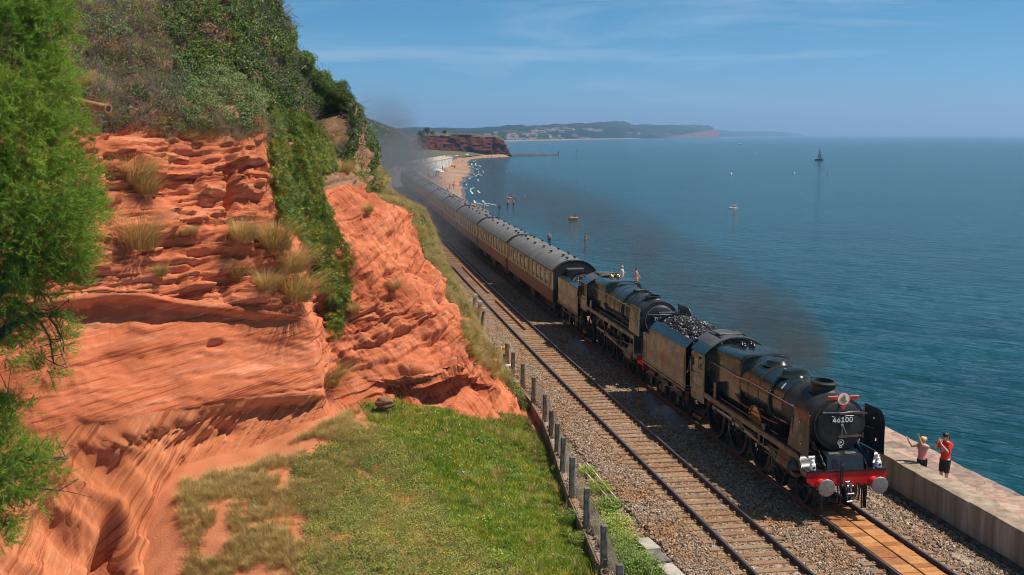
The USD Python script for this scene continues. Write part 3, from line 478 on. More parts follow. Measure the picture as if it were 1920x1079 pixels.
a = np.concatenate([np.linspace(0, .8, 20), np.linspace(.84, 1.0, 8), [1.15, 1.5]])
XY = BK[:, None]*(1-a)[None, :, None]+FR[:, None]*a[None, :, None]
Zb = np.interp(a, [0, .5, 1, 1.5], [-3.2, -4.0, SEA-.05, -6.0])[None]+.25*(meshkit.fbm(np.stack([XY[..., 0]*.15, XY[..., 1]*.15, 0*XY[..., 0]], -1), 3, 3)-.5)*np.interp(a, [0, .8, .9], [1, 1, 0])[None]
struct('beach', sheet(XY[:, :23, 0], XY[:, :23, 1], Zb[:, :23]), SANDM)
struct('wet_sand', sheet(XY[:, 22:, 0], XY[:, 22:, 1], Zb[:, 22:]), WETM)
def beach_z(x, y):
    i = np.argmin((XY[..., 0]-x)**2+(XY[..., 1]-y)**2); return float(Zb.ravel()[i])
FOAM = mat('foam', (.55, .56, .57), .6, var=.1, scale=1)
fm = MB(); nz = lambda k, f_, sd: meshkit.noise(np.array([k*f_, 0, 0]), sd)
for sh_ in (0.4, 2.6):
    for k in range(30, 168):
        if nz(k, .17, 9+int(sh_)) > .50 and nz(k+1, .17, 9+int(sh_)) > .48:
            w0, w1 = .1+.5*nz(k, .6, 12), .1+.5*nz(k+1, .6, 12); o0, o1 = sh_+1.4*nz(k, .4, 15), sh_+1.4*nz(k+1, .4, 15)
            fm.add([(FR[k][0]+o0, FR[k][1], SEA+.07), (FR[k][0]+o0+w0, FR[k][1], SEA+.10), (FR[k+1][0]+o1+w1, FR[k+1][1], SEA+.10), (FR[k+1][0]+o1, FR[k+1][1], SEA+.07)], [[0, 1, 2, 3]])
struct('surf', fm, FOAM, kind='stuff'); tag(stage.GetPrimAtPath('/World/surf'), 'thin broken line of white surf washing the edge of the beach', 'surf')

# ---------------------------------------------------------------- railway bed, bank, sea wall
FEN = np.array([(-9.1,-9),(-8.75,-5.2),(-8.36,-1.95),(-8.06,1.5),(-7.82,4.7),(-7.5,7.7),(-7.2,10.2),(-6.94,12.6),(-6.66,15.4),(-6.5,18.9),(-6.45,22),(-6.42,25),(-6.3,27.5)])
def fence_x(y): return np.interp(y, FEN[:, 1], FEN[:, 0])
GRAVEL = usdkit.material(stage, '/World/Looks/gravel', {
    'g': ('geometry', {}), 'v': ('voronoi_texture', {'scale': 17.0}), 'sc': ('separate_color', {}), 'n': ('noise_texture', {'scale': .35, 'detail': 4.0}),
    'r': ('rgb_ramp', {'ramp': [(0, (.13, .10, .08)), (.3, (.27, .20, .15)), (.55, (.40, .29, .21)), (.8, (.36, .31, .27)), (1, (.55, .46, .38))]}),
    'rust': ('rgb_ramp', {'ramp': [(0, (1.0, 1.0, 1.0)), (.45, (1, 1, 1)), (.6, (1.0, .78, .56)), (1, (1.0, .70, .45))]}), 'mu': ('mix_color', {'blend_type': 'multiply', 'fac': 1.0}),
    'b': ('bump', {'strength': 1.0, 'distance': .05, 'invert': True}), 'p': ('principled_bsdf', {'roughness': .95, 'specular_ior_level': .2})},
    [('g.position', 'v.vector'), ('v.color', 'sc.color'), ('sc.r', 'r.fac'), ('g.position', 'n.vector'), ('n.fac', 'rust.fac'), ('r.color', 'mu.a'), ('rust.color', 'mu.b'), ('mu.result', 'p.base_color'), ('v.distance', 'b.height'), ('b.normal', 'p.normal')], surface='p.BSDF')
LEFT_TRACK = -3.78
by = np.concatenate([np.arange(-16, 45, .25), graded(45, 640, 45, .5, 1.03)[1:]])
bx = np.linspace(0, 1, 90)
xl = np.where(by < 27.5, fence_x(by), np.interp(by, [27.5, 40, 60], [-6.3, -6.5, -6.2]))+np.where(by > 27.5, curve_x(by), 0); xr = curve_x(by)+3.1
xl = xl-np.where(by > 26, .8, .0)
BX = xl[:, None]*(1-bx)+xr[:, None]*bx; BY = np.broadcast_to(by[:, None], BX.shape)
u = BX-curve_x(BY)
BZ = -.20+.05*(meshkit.fbm(np.stack([BX*1.1, BY*1.1, 0*BX], -1), 3, 2)-.5)-.16*sstep(1.5, 2.9, u)-.14*sstep(-5.2, -6.6, u)*(1-sstep(24, 30, BY))
struct('ballast', sheet(BX, BY, BZ), GRAVEL)

# bank below the cliff
foot = [CG[c, r] for c in range(1, 13) for r in (1,)]
ctl = [(*q[:2], q[2]-.05) for q in foot]+[(fence_x(y)-.05, y, -.80) for y in (-12, -8, -4, 0, 4, 8, 12, 15.5, 18)]+[(fence_x(y)-1.2, y, -.62) for y in (-8, -2, 4, 10, 15)]+[(-12, -12, -1.1), (-17, -12, -1.6), (-12.5, 0, -.3), (-14, 5, .15), (-20, -4, -1.4), (-23, 2, -2.3), (-23.5, -1, -2.7), (-22, 0, -1.9)]
ctl = np.array(ctl); rb = RBFInterpolator(ctl[:, :2], ctl[:, 2], kernel='thin_plate_spline', smoothing=.05)
def bank_z(x, y):
    x, y = np.asarray(x, float), np.asarray(y, float); q = np.stack([x, y], -1).reshape(-1, 2)
    z = rb(q).reshape(x.shape)
    return z+.12*(meshkit.fbm(np.stack([x*1.7, y*1.7, 0*x], -1), 2, 53)-.5)*sstep(.1, 1.5, fence_x(y)-x)+.34*(meshkit.fbm(np.stack([x*.5, y*.5, 0*x], -1), 3, 51)-.5)*sstep(.1, 1.5, fence_x(y)-x)
gx_, gy_ = np.linspace(0, 1, 170), np.arange(-13, 19.5, .12)
BKX = np.array([-26+gx_*(fence_x(y)-.02+26) for y in gy_]); BKY = np.broadcast_to(gy_[:, None], BKX.shape); BKZ = bank_z(BKX, BKY)
BANKM = usdkit.material(stage, '/World/Looks/bank_soil', {
    'g': ('geometry', {}), 'n': ('noise_texture', {'scale': 1.2, 'detail': 6.0}), 'n2': ('noise_texture', {'scale': 14.0, 'detail': 4.0}), 'b': ('bump', {'strength': .5, 'distance': .05}),
    'r': ('rgb_ramp', {'ramp': [(0, (.36, .122, .058)), (.5, (.43, .155, .074)), (1, (.50, .20, .105))]}), 'p': ('principled_bsdf', {'roughness': .95, 'specular_ior_level': .1})},
    [('g.position', 'n.vector'), ('n.fac', 'r.fac'), ('r.color', 'p.base_color'), ('g.position', 'n2.vector'), ('n2.fac', 'b.height'), ('b.normal', 'p.normal')], surface='p.BSDF')
struct('bank', sheet(BKX, BKY, BKZ), BANKM)

# sea wall: parapet blocks, walkway, outer face
CONC = mat('wall_concrete', (.25, .175, .115), .9, var=.25, scale=1.1, bump=.4, bscale=12, tint=(.37, .285, .21), stretch=(2.2, 2.2, .22))
WALK = usdkit.material(stage, '/World/Looks/walkway_stone', {
    'g': ('geometry', {}), 'm': ('mapping', {'scale': (1.0, .7, 1)}), 'nd': ('noise_texture', {'scale': 1.5, 'detail': 4.0}), 'mixv': ('mix_vector', {'fac': .18}), 'v': ('voronoi_texture', {'scale': 1.5, 'feature': 'distance_to_edge'}), 'v2': ('voronoi_texture', {'scale': 1.5}), 'sc': ('separate_color', {}),
    'n': ('noise_texture', {'scale': 2.2, 'detail': 7.0, 'roughness': .68}), 'r': ('rgb_ramp', {'ramp': [(0, (.20, .165, .15)), (.38, (.27, .20, .165)), (.5, (.40, .27, .21)), (.56, (.48, .33, .26)), (.62, (.30, .27, .26)), (.72, (.38, .32, .28)), (1, (.40, .33, .29))]}),
    'c': ('map_range', {'from_min': .0, 'from_max': .02, 'to_min': .6, 'to_max': 1.0, 'clamp': True}), 'mu': ('mix_color', {'blend_type': 'multiply', 'fac': 1.0}), 'r2': ('rgb_ramp', {'ramp': [(0, (.55, .56, .57)), (.5, (.85, .81, .78)), (1, (1.05, 1.0, .97))]}), 'mu2': ('mix_color', {'blend_type': 'multiply', 'fac': 1.0}),
    'b': ('bump', {'strength': .5, 'distance': .04}), 'p': ('principled_bsdf', {'roughness': .9, 'specular_ior_level': .25})},
    [('g.position', 'm.vector'), ('g.position', 'nd.vector'), ('m.vector', 'mixv.a'), ('nd.color', 'mixv.b'), ('mixv.result', 'v.vector'), ('mixv.result', 'v2.vector'), ('v2.color', 'sc.color'), ('sc.r', 'r2.fac'), ('g.position', 'n.vector'), ('n.fac', 'r.fac'), ('v.distance', 'c.value'), ('r.color', 'mu.a'), ('c.result', 'mu.b'), ('mu.result', 'mu2.a'), ('r2.color', 'mu2.b'), ('mu2.result', 'p.base_color'), ('n.fac', 'b.height'), ('b.normal', 'p.normal')], surface='p.BSDF')
wall = stage.DefinePrim('/World/sea_wall', 'Xform'); USED['/World/sea_wall'] = 1
tag(wall, 'long concrete sea wall with low parapet between the railway and the water', 'sea wall')
def swept(prof, ys, noise_=0.0, seed=0):
    pr = np.array(prof, float); X = curve_x(ys)[:, None]+pr[None, :, 0]; Y = np.broadcast_to(np.asarray(ys)[:, None], X.shape); Z = np.broadcast_to(pr[None, :, 1], X.shape)
    if noise_: n = meshkit.fbm(np.stack([X*1.4, Y*1.4, Z*1.4], -1), 3, seed)-.5; X, Z = X+n*noise_, Z+n*noise_
    return X, Y, Z
y0, k = -15.0, 0
while y0 < 120:
    L = 4.6 if y0 < 60 else 12; ys = np.linspace(y0+.012, y0+L-.012, 12); dz = .012*((k*7) % 3-1)
    X, Y, Z = swept([(3.1+.05, -.75), (3.12, -.3), (3.1, .70), (3.13, .785), (3.20, .80), (3.5, .81), (3.78, .80), (3.84, .77), (3.86, .70), (3.88, -.02)], ys, .035, 3)
    v, f = sheet(X, Y, Z+dz); m = X.shape[1]; caps = [list(range(m)), list(range((len(ys)-1)*m, len(ys)*m))]
    mb = MB().add(v, f)
    for c, fl in ((caps[0], 0), (caps[1], 1)):
        tri = [[c[0], c[i], c[i+1]] for i in range(1, m-1)]; mb.add(v, [t[::-1] if fl else t for t in tri])
    obj('parapet_block', mb, CONC, wall, smooth=40); y0 += L; k += 1
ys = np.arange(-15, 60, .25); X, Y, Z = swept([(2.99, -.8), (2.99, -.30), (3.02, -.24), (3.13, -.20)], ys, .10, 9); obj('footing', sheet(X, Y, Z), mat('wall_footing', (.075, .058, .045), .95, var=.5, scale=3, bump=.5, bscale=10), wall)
ys = graded(120, 420, 120, 3, 1.02); ys = ys[ys < 425]; obj('parapet', sheet(*swept([(3.1, -.75), (3.1, .75), (3.2, .8), (3.78, .8), (3.86, .7), (3.88, -.02)], ys)), CONC, wall)
ys = np.concatenate([np.arange(-15, 40, .2), graded(40, 430, 40, .5, 1.04)[1:]]); ys = ys[ys < 430]
xs_ = np.concatenate([np.linspace(3.8, 6.56, 22), [6.62, 6.66, 6.75, 7.0]])
zs_ = np.concatenate([np.full(22, .0), [-.02, -.10, -1.0, -7.0]])
X, Y, Z = swept(np.stack([xs_, zs_], 1), ys)
n = meshkit.fbm(np.stack([X*.9, Y*.9, 0*X], -1), 4, 71)-.5; X = X+np.where(xs_ > 6.4, .22*(meshkit.fbm(np.stack([0*X, Y*.7, Z*.6], -1), 3, 73)-.5), 0); Z = Z+.09*n*(xs_ < 6.6)
obj('walkway', sheet(X, Y, Z), WALK, wall, smooth=35)
# raised wall above the beach, beyond the train
BW = mat('beach_wall_concrete', (.42, .38, .34), .9, var=.3, scale=.25, tint=(.56, .53, .49)); BTOP = mat('beach_walk', (.45, .30, .20), .9, var=.15, scale=.2)
bw = stage.DefinePrim('/World/beach_wall', 'Xform'); tag(bw, 'curved pale concrete wall carrying a tan walkway above the distant beach', 'sea wall')
pl = np.array([(25.2, 431), (28, 445), (33, 470), (39, 497), (46, 527), (53, 562)]); q = np.linspace(0, 1, 40); PL = PchipInterpolator(np.linspace(0, 1, 6), pl, axis=0)(q)
dn = np.gradient(PL, axis=0); nn = np.stack([dn[:, 1], -dn[:, 0]], 1); nn /= np.linalg.norm(nn, axis=1, keepdims=True)
def off(o, z): return np.column_stack([PL+nn*o, np.full(len(PL), z)])
G = np.stack([off(.5, -6.5), off(.15, -3.0), off(0, .2), off(.15, .25), off(.15, .6), off(0, .62)], 1); obj('face', sheet(*[G[..., k] for k in range(3)]), BW, bw)
G = np.stack([off(0, .625), off(-3.4, .62), off(-3.45, 0)], 1); obj('walk', sheet(*[G[..., k] for k in range(3)]), BTOP, bw)
G = np.stack([off(-3.5, -1), off(-3.5, 1.5), off(-3.75, 1.5), off(-3.75, -1)], 1); obj('parapet', sheet(*[G[..., k] for k in range(3)]), BW, bw)
e = MB().add([[*(PL[0]+nn[0]*.5), -6.5], [*(PL[0]-nn[0]*3.5), -6.5], [*(PL[0]-nn[0]*3.5), .62], [*(PL[0]), .62]], [[0, 1, 2, 3]]); obj('end_face', e, BTOP, bw)
# land behind the railway and the beach wall, up to the headland
LANDM = mat('rough_grass_land', (.075, .075, .028), .95, var=.35, scale=.06, tint=(.12, .10, .045))
lx = np.array([[float(curve_x(y))-60, float(curve_x(y))-30, float(curve_x(y))-6, float(curve_x(y))+2.0] for y in np.linspace(425, 640, 30)])
lx[:, 3] = np.interp(np.linspace(425, 640, 30), [425, 431, 562, 640], [23, 21.5, 49, 58]); lY = np.broadcast_to(np.linspace(425, 640, 30)[:, None], lx.shape)
struct('grass_land', sheet(lx, lY, np.array([2.5, 1.2, .2, -.1])[None]+0*lx), LANDM)
G = np.array([[(x0, y, z) for x0, z in ((a_-60, 3.), (a_, -1.2), (b_, -3.1))] for y, a_, b_ in ((562, 42, 55.5), (600, 46, 58), (640, 52, 61), (755, 70, 79), (850, 100, 112))])
struct('grass_land', sheet(*[G[..., k] for k in range(3)]), LANDM)
# haze over the bay
hz = usdkit.material(stage, '/World/Looks/haze', {'v': ('principled_volume', {'color': (.44, .70, 1.0), 'density': 1.25e-4, 'anisotropy': .3})}, [], volume='v.volume')
hb = MB().box((11000, 22800, 140), (42000, 46200, 292)); p_ = obj('haze', hb, hz, None, smooth=False); tag(p_, 'thin pale summer haze over the sea and the far coast', 'haze', kind='stuff')
# ---------------------------------------------------------------- tracks
RUST = mat('rail_rust', (.10, .042, .022), .8, var=.3, scale=4, tint=(.16, .07, .035)); RAILTOP = mat('rail_head', (.30, .29, .30), .3, metal=.85, var=.15)
SLEEP = [mat('sleeper_%s' % n, c, .9, var=.25, scale=6, bump=.3, bscale=40, tint=t) for n, c, t in (('ochre', (.22, .115, .055), (.29, .165, .085)), ('rust', (.20, .095, .042), (.27, .135, .065)), ('pale', (.24, .14, .075), (.30, .185, .105)))]
BOARD = [mat('board_%s' % n, c, .85, var=.2, scale=5, bump=.3, bscale=30, tint=t) for n, c, t in (('orange', (.40, .15, .038), (.46, .195, .058)), ('amber', (.42, .175, .048), (.48, .225, .08)), ('brown', (.24, .085, .024), (.33, .125, .038)))]
rt = random.Random(11)
def track(name, label, off_, board_y=None):
    t = stage.DefinePrim(path_for(name), 'Xform'); tag(t, kind='structure')
    ys = np.concatenate([np.arange(-16, 60, 1.0), graded(60, 420, 60, 1, 1.03)[1:]])
    for sd in (-1, 1):
        o = off_+sd*.7525
        web = [(-.07, -.155), (-.07, -.14), (-.012, -.125), (-.012, -.04), (-.036, -.03), (-.036, -.006), (.036, -.006), (.036, -.03), (.012, -.04), (.012, -.125), (.07, -.14), (.07, -.155)]
        r = obj('rail', sheet(*swept([(o+a, b) for a, b in web], ys)), RUST, t, smooth=20)
        obj('running_surface', sheet(*swept([(o-.035, -.0055), (o-.025, 0), (o+.025, 0), (o+.035, -.0055)], ys)), RAILTOP, r, smooth=True)
    y, k, far = -15.6, 0, MB()
    cm = [MB() for _ in range(2)]
    while y < 230:
        ox = float(curve_x(y))+off_+rt.uniform(-.02, .02); dz = rt.uniform(-.012, .012)
        if k < 120:
            mb = MB().box((ox, y, -.215+dz), (2.5, .25, .13), rz=rt.uniform(-.012, .012), bev=.012)
            for sd in (-1, 1):
                for e in (-1, 1): mb.box((ox+sd*.7525+e*.105, y, -.14), (.10, .12, .05), bev=.01)
            obj('sleeper', mb, SLEEP[(k*7) % 3], t, smooth=False)
        else: far.box((ox, y, -.215+dz), (2.5, .25, .13))
        y += .62; k += 1
    tag(obj('sleepers', far, SLEEP[0], t, smooth=False), kind='stuff')
    return t
track_near = track('railway_track', '', LEFT_TRACK); track_train = track('railway_track', '', 0.0)
# rusty boards laid between the rails in front of the engine
y, k = -15.0, 0
while y < 1.6:
    L = .60
    for x0, x1 in ((-.60, -.02), (.02, .60)):
        if rt.random() < .5:
            obj('board', MB().box(((x0+x1)/2, y+L/2, -.105+rt.uniform(-.008, .008)), (x1-x0-.02, L-.024, .05), bev=.006, rz=rt.uniform(-.006, .006)), BOARD[rt.randrange(3)], track_train, smooth=False)
        else:
            for h in (0, 1): obj('board', MB().box(((x0+x1)/2, y+L*(.25+.5*h), -.105+rt.uniform(-.008, .008)), (x1-x0-.02, L/2-.020, .05), bev=.006, rz=rt.uniform(-.008, .008)), BOARD[rt.randrange(3)], track_train, smooth=False)
    y += L; k += 1
for x0 in (-.015, .0, .61, -.61): pass
BOLT = mat('bolt', (.09, .05, .035), .7, metal=.4)
# loose rails lying between the rails of the left track, far back
for a, b in ((38, 52), (55, 74)):
    ys = np.arange(a, b, 1.0); X, Y, Z = swept([(LEFT_TRACK+.12-.07, -.15), (LEFT_TRACK+.12-.03, -.03), (LEFT_TRACK+.12+.03, -.03), (LEFT_TRACK+.12+.07, -.15)], ys)
    p_ = obj('loose_rail', sheet(X, Y, Z+.02), mat('fresh_rust_%d' % a, (.26, .11, .055), .8, var=.2), None); tag(p_, 'rusty spare rail lying in the left track, the %s of the two' % ('nearer' if a == 38 else 'farther'), 'rail')

# ---------------------------------------------------------------- ballast stones in reach of the eye
STONE = usdkit.material(stage, '/World/Looks/ballast_stone', {
    'g': ('geometry', {}), 'at': ('attribute', {'attribute': 'rnd'}), 'n': ('noise_texture', {'scale': .4, 'detail': 3.0}),
    'r': ('rgb_ramp', {'ramp': [(0, (.07, .05, .04)), (.25, (.18, .125, .085)), (.5, (.33, .215, .135)), (.7, (.24, .20, .165)), (.88, (.42, .31, .225)), (1, (.62, .51, .41))]}),
    'rust': ('rgb_ramp', {'ramp': [(0, (1.0, 1.0, 1.0)), (.42, (1, 1, 1)), (.62, (1.0, .80, .60)), (1, (1.0, .72, .48))]}), 'mu': ('mix_color', {'blend_type': 'multiply', 'fac': 1.0}), 'p': ('principled_bsdf', {'roughness': .9, 'specular_ior_level': .25})},
    [('at.fac', 'r.fac'), ('g.position', 'n.vector'), ('n.fac', 'rust.fac'), ('r.color', 'mu.a'), ('rust.color', 'mu.b'), ('mu.result', 'p.base_color')], surface='p.BSDF')
sr = np.random.default_rng(21)
def stone_patch(n, size, seed, lo=.028, hi=.052):
    r = np.random.default_rng(seed); base = trimesh.creation.icosphere(0); mb = MB(True)
    for _ in range(n):
        v = np.array(base.vertices)*r.uniform(.65, 1.25, (12, 1))*r.uniform(.6, 1.15, 3); v = v@trimesh.transformations.random_rotation_matrix(r.random(3))[:3, :3].T
        mb.add(v*r.uniform(lo, hi)+np.array([*r.uniform(-size/2, size/2, 2), r.uniform(-.01, .025)]), base.faces)
    return mb
pos, idx = [], []
for y in np.arange(-11, 62, .42):
    dens = 1.0 if y < 45 else .7
    for x in np.arange(-8.6, 3.0, .42):
        X0, Y0 = x+sr.uniform(-.08, .08), y+sr.uniform(-.08, .08); u0 = X0-float(curve_x(Y0))
        if u0 < (fence_x(Y0)+.2 if Y0 < 27.5 else -6.4) or u0 > 2.92 or sr.random() > dens: continue
        if -.85 < u0 < .85 and Y0 < 2.0: continue
        z = -.19+(-.16 if u0 > 2.4 else -.10 if u0 > 1.9 else 0)-(.10 if u0 < -6.2 and Y0 < 26 else 0)
        if min(abs(u0-LEFT_TRACK), abs(u0)) < 1.15: z -= .035
        pos.append((X0, Y0, z)); idx.append(sr.integers(0, 6))
n_ = len(pos); ang = sr.uniform(0, 2*np.pi, n_)
quat = np.stack([np.cos(ang/2), 0*ang, 0*ang, np.sin(ang/2)], 1)
tag(scatter('/World/ballast_stones', [(stone_patch(95, .52, 100+k), STONE) for k in range(6)], pos, idx, quat, sr.uniform(.9, 1.1, n_)), 'loose pale brown and grey ballast stones around the railway tracks', 'ballast', kind='stuff')
USED['/World/ballast_stones'] = 1

# ---------------------------------------------------------------- train
BLACK = mat('loco_black', (.012, .012, .013), .30, var=.5, scale=2, coat=.3, coat_rough=.08, rvar=.2)
SOOT = mat('smokebox_black', (.022, .021, .020), .5, rvar=.15, var=.5, scale=2.5, bump=.08, bscale=20)
GREEN = mat('loco_green', (.012, .020, .014), .26, var=.4, scale=1.3, coat=.5, coat_rough=.05, rvar=.12)
ROOFG = mat('cab_roof_grey', (.075, .074, .076), .5, var=.3, scale=2)
ORANGE = mat('lining_orange', (.22, .08, .02), .4); RED = mat('beam_red', (.58, .018, .016), .32, var=.1, coat=.3)
STEEL = mat('bright_steel', (.50, .50, .50), .28, metal=.9, var=.15, scale=8); BUFF = mat('buffer_steel', (.27, .26, .255), .5, metal=.6, var=.2, scale=12)
DIRTY = mat('motion_steel', (.20, .15, .11), .38, metal=.8, var=.4, scale=6); BRASS = mat('brass', (.55, .36, .10), .25, metal=.9); COPPER = mat('copper_pipe', (.17, .085, .05), .3, metal=.9)
WHITE = mat('white_paint', (.78, .78, .76), .45, var=.06); CREAMN = mat('cream_paint', (.66, .56, .33), .5, var=.05); YELLOW = mat('crest_yellow', (.70, .42, .05), .5); LRED = mat('badge_red', (.60, .05, .035), .4)
GLASS = usdkit.material(stage, '/World/Looks/pane_glass', {'t': ('transparent_bsdf', {'color': (.72, .76, .74)}), 'g': ('glossy_bsdf', {'roughness': .03}), 'f': ('fresnel', {'IOR': 1.9}), 'm': ('mix_closure', {})}, [('f.fac', 'm.fac'), ('t.BSDF', 'm.closure1'), ('g.BSDF', 'm.closure2')], surface='m.closure')
COAL = mat('coal', (.020, .020, .022), .5, var=.5, scale=20, island=.6, spec=.6); INSIDE = mat('dark_inside', (.03, .026, .022), .9)
def zy(pts, x, t): return (pts, t, frame_m((x, 0, 0), (0, 1, 0), (0, 0, 1), (1, 0, 0)))       # polygon in (y, z), thickness along +x from x
def xz(pts, y, t): return (pts, t, frame_m((0, y, 0), (1, 0, 0), (0, 0, 1), (0, -1, 0)))      # polygon in (x, z), thickness towards -y from y
def arc_pts(r, a0, a1, n, cx=0, cz=0): return [(cx+r*math.cos(a), cz+r*math.sin(a)) for a in np.linspace(a0, a1, n)]
def wheel(parent, x, y, r, spokes=0, sd=1, w=.13):
    wm = MB(); wm.lathe([(r*.80, -w/2), (r*.98, -w/2), (r, w/2-.02), (r, w/2), (r*.80, w/2), (r*.80, -w/2)], (x, y, r), 'x', 40)
    wm.lathe([(r+.03, -sd*w/2-.0), (r+.03, -sd*(w/2+.025)), (r*.86, -sd*(w/2+.025)), (r*.86, -sd*w/2)], (x, y, r), 'x', 40)
    p = obj('wheel', wm, BLACK, parent)
    obj('tyre', MB().lathe([(r*.90, sd*(w/2+.004)), (r*.985, sd*(w/2+.004))], (x, y, r), 'x', 40), DIRTY, p)
    hb = MB().lathe([(0, sd*(w/2+.05)), (r*.16, sd*(w/2+.05)), (r*.2, sd*w/2), (r*.2, -sd*w/2)], (x, y, r), 'x', 20)
    if spokes:
        for k in range(spokes):
            a = k*2*math.pi/spokes; hb.bar((x, y+.1*math.cos(a), r+.1*math.sin(a)), (x, y+r*.82*math.cos(a), r+r*.82*math.sin(a)), .05, .07, up=(1, 0, 0))
    else: hb.lathe([(r*.2, sd*w*.3), (r*.82, sd*w*.15)], (x, y, r), 'x', 24)
    obj('spokes' if spokes else 'hub', hb, BLACK, p)
def ring(r, t, y0, y1, cz, n=40): return MB().lathe([(r, y0), (r+t, y0), (r+t, y1), (r, y1), (r, y0)], (0, 0, cz), 'y', n)
def handrail(parent, pts, r=.016, m=STEEL, posts=(), pr=.012):
    mb = MB().tube(pts, r, 8)
    for a, b in posts: mb.cyl(a, b, pr, n=8)
    return obj('handrail', mb, m, parent)
def buffers(t, y, z=1.05, d=1, head=.27, red=True):
    for sd in (-1, 1):
        x = sd*.865
        b = obj('buffer', MB().lathe([(.16, y+d*.50), (.16, y+d*.46), (.13, y+d*.42), (.115, y+d*.22), (.12, y+d*.21), (.12, y+d*.18), (0, y+d*.18)], (x, 0, z), 'y', 24), RED if red else BLACK, t)
        obj('shank', MB().lathe([(.07, y+d*.22), (.07, y+d*.04)], (x, 0, z), 'y', 16), STEEL if red else BLACK, b)
        obj('head', MB().lathe([(0, y+d*.05), (head*.98, y+d*.05), (head, y+d*.03), (head*.95, y+d*.008), (head*.6, y-d*.004), (0, y-d*.008)], (x, 0, z), 'y', 36), BUFF if red else BLACK, b)
def text_on(parent, name, s, h, M, m, depth=.006):
    q = meshkit.text_mesh(s, h, depth, bold=True); b = q.bounds; v = np.array(q.vertices)-np.array([(b[0][0]+b[1][0])/2, (b[0][1]+b[1][1])/2, 0])
    mb = MB(); mb.tm(trimesh.Trimesh(v, q.faces, process=False), M); return obj(name, mb, m, parent, smooth=False)
FRONT = lambda x, y, z: frame_m((x, y, z), (1, 0, 0), (0, 0, 1), (0, -1, 0))
LEFT = lambda x, y, z: frame_m((x, y, z), (0, -1, 0), (0, 0, 1), (-1, 0, 0))

def coal_heap(t, y0, y1, hw, z0, h, seed):
    r = np.random.default_rng(seed); mb = MB(True); base = trimesh.creation.icosphere(0)
    n = int((y1-y0)*hw*2*150)
    for _ in range(n):
        x, y = r.uniform(-hw, hw), r.uniform(y0, y1); z = z0+h*(1-(x/hw)**2*.75)*(.75+.25*math.sin((y-y0)/(y1-y0)*math.pi))+r.uniform(-.06, .06)
        v = np.array(base.vertices)*r.uniform(.6, 1.2, (12, 1)); v = v@trimesh.transformations.random_rotation_matrix(r.random(3))[:3, :3].T
        mb.add(v*r.uniform(.05, .105)+np.array([x, y, z]), base.faces)
    p = obj('coal', mb, COAL, t, smooth=False); tag(p, kind='stuff')
    xs, ys = np.meshgrid(np.linspace(-hw, hw, 9), np.linspace(y0, y1, 5), indexing='ij'); obj('coal_bed', sheet(xs, ys, z0+h*(1-(xs/hw)**2*.75)*.8-.1), COAL, t)

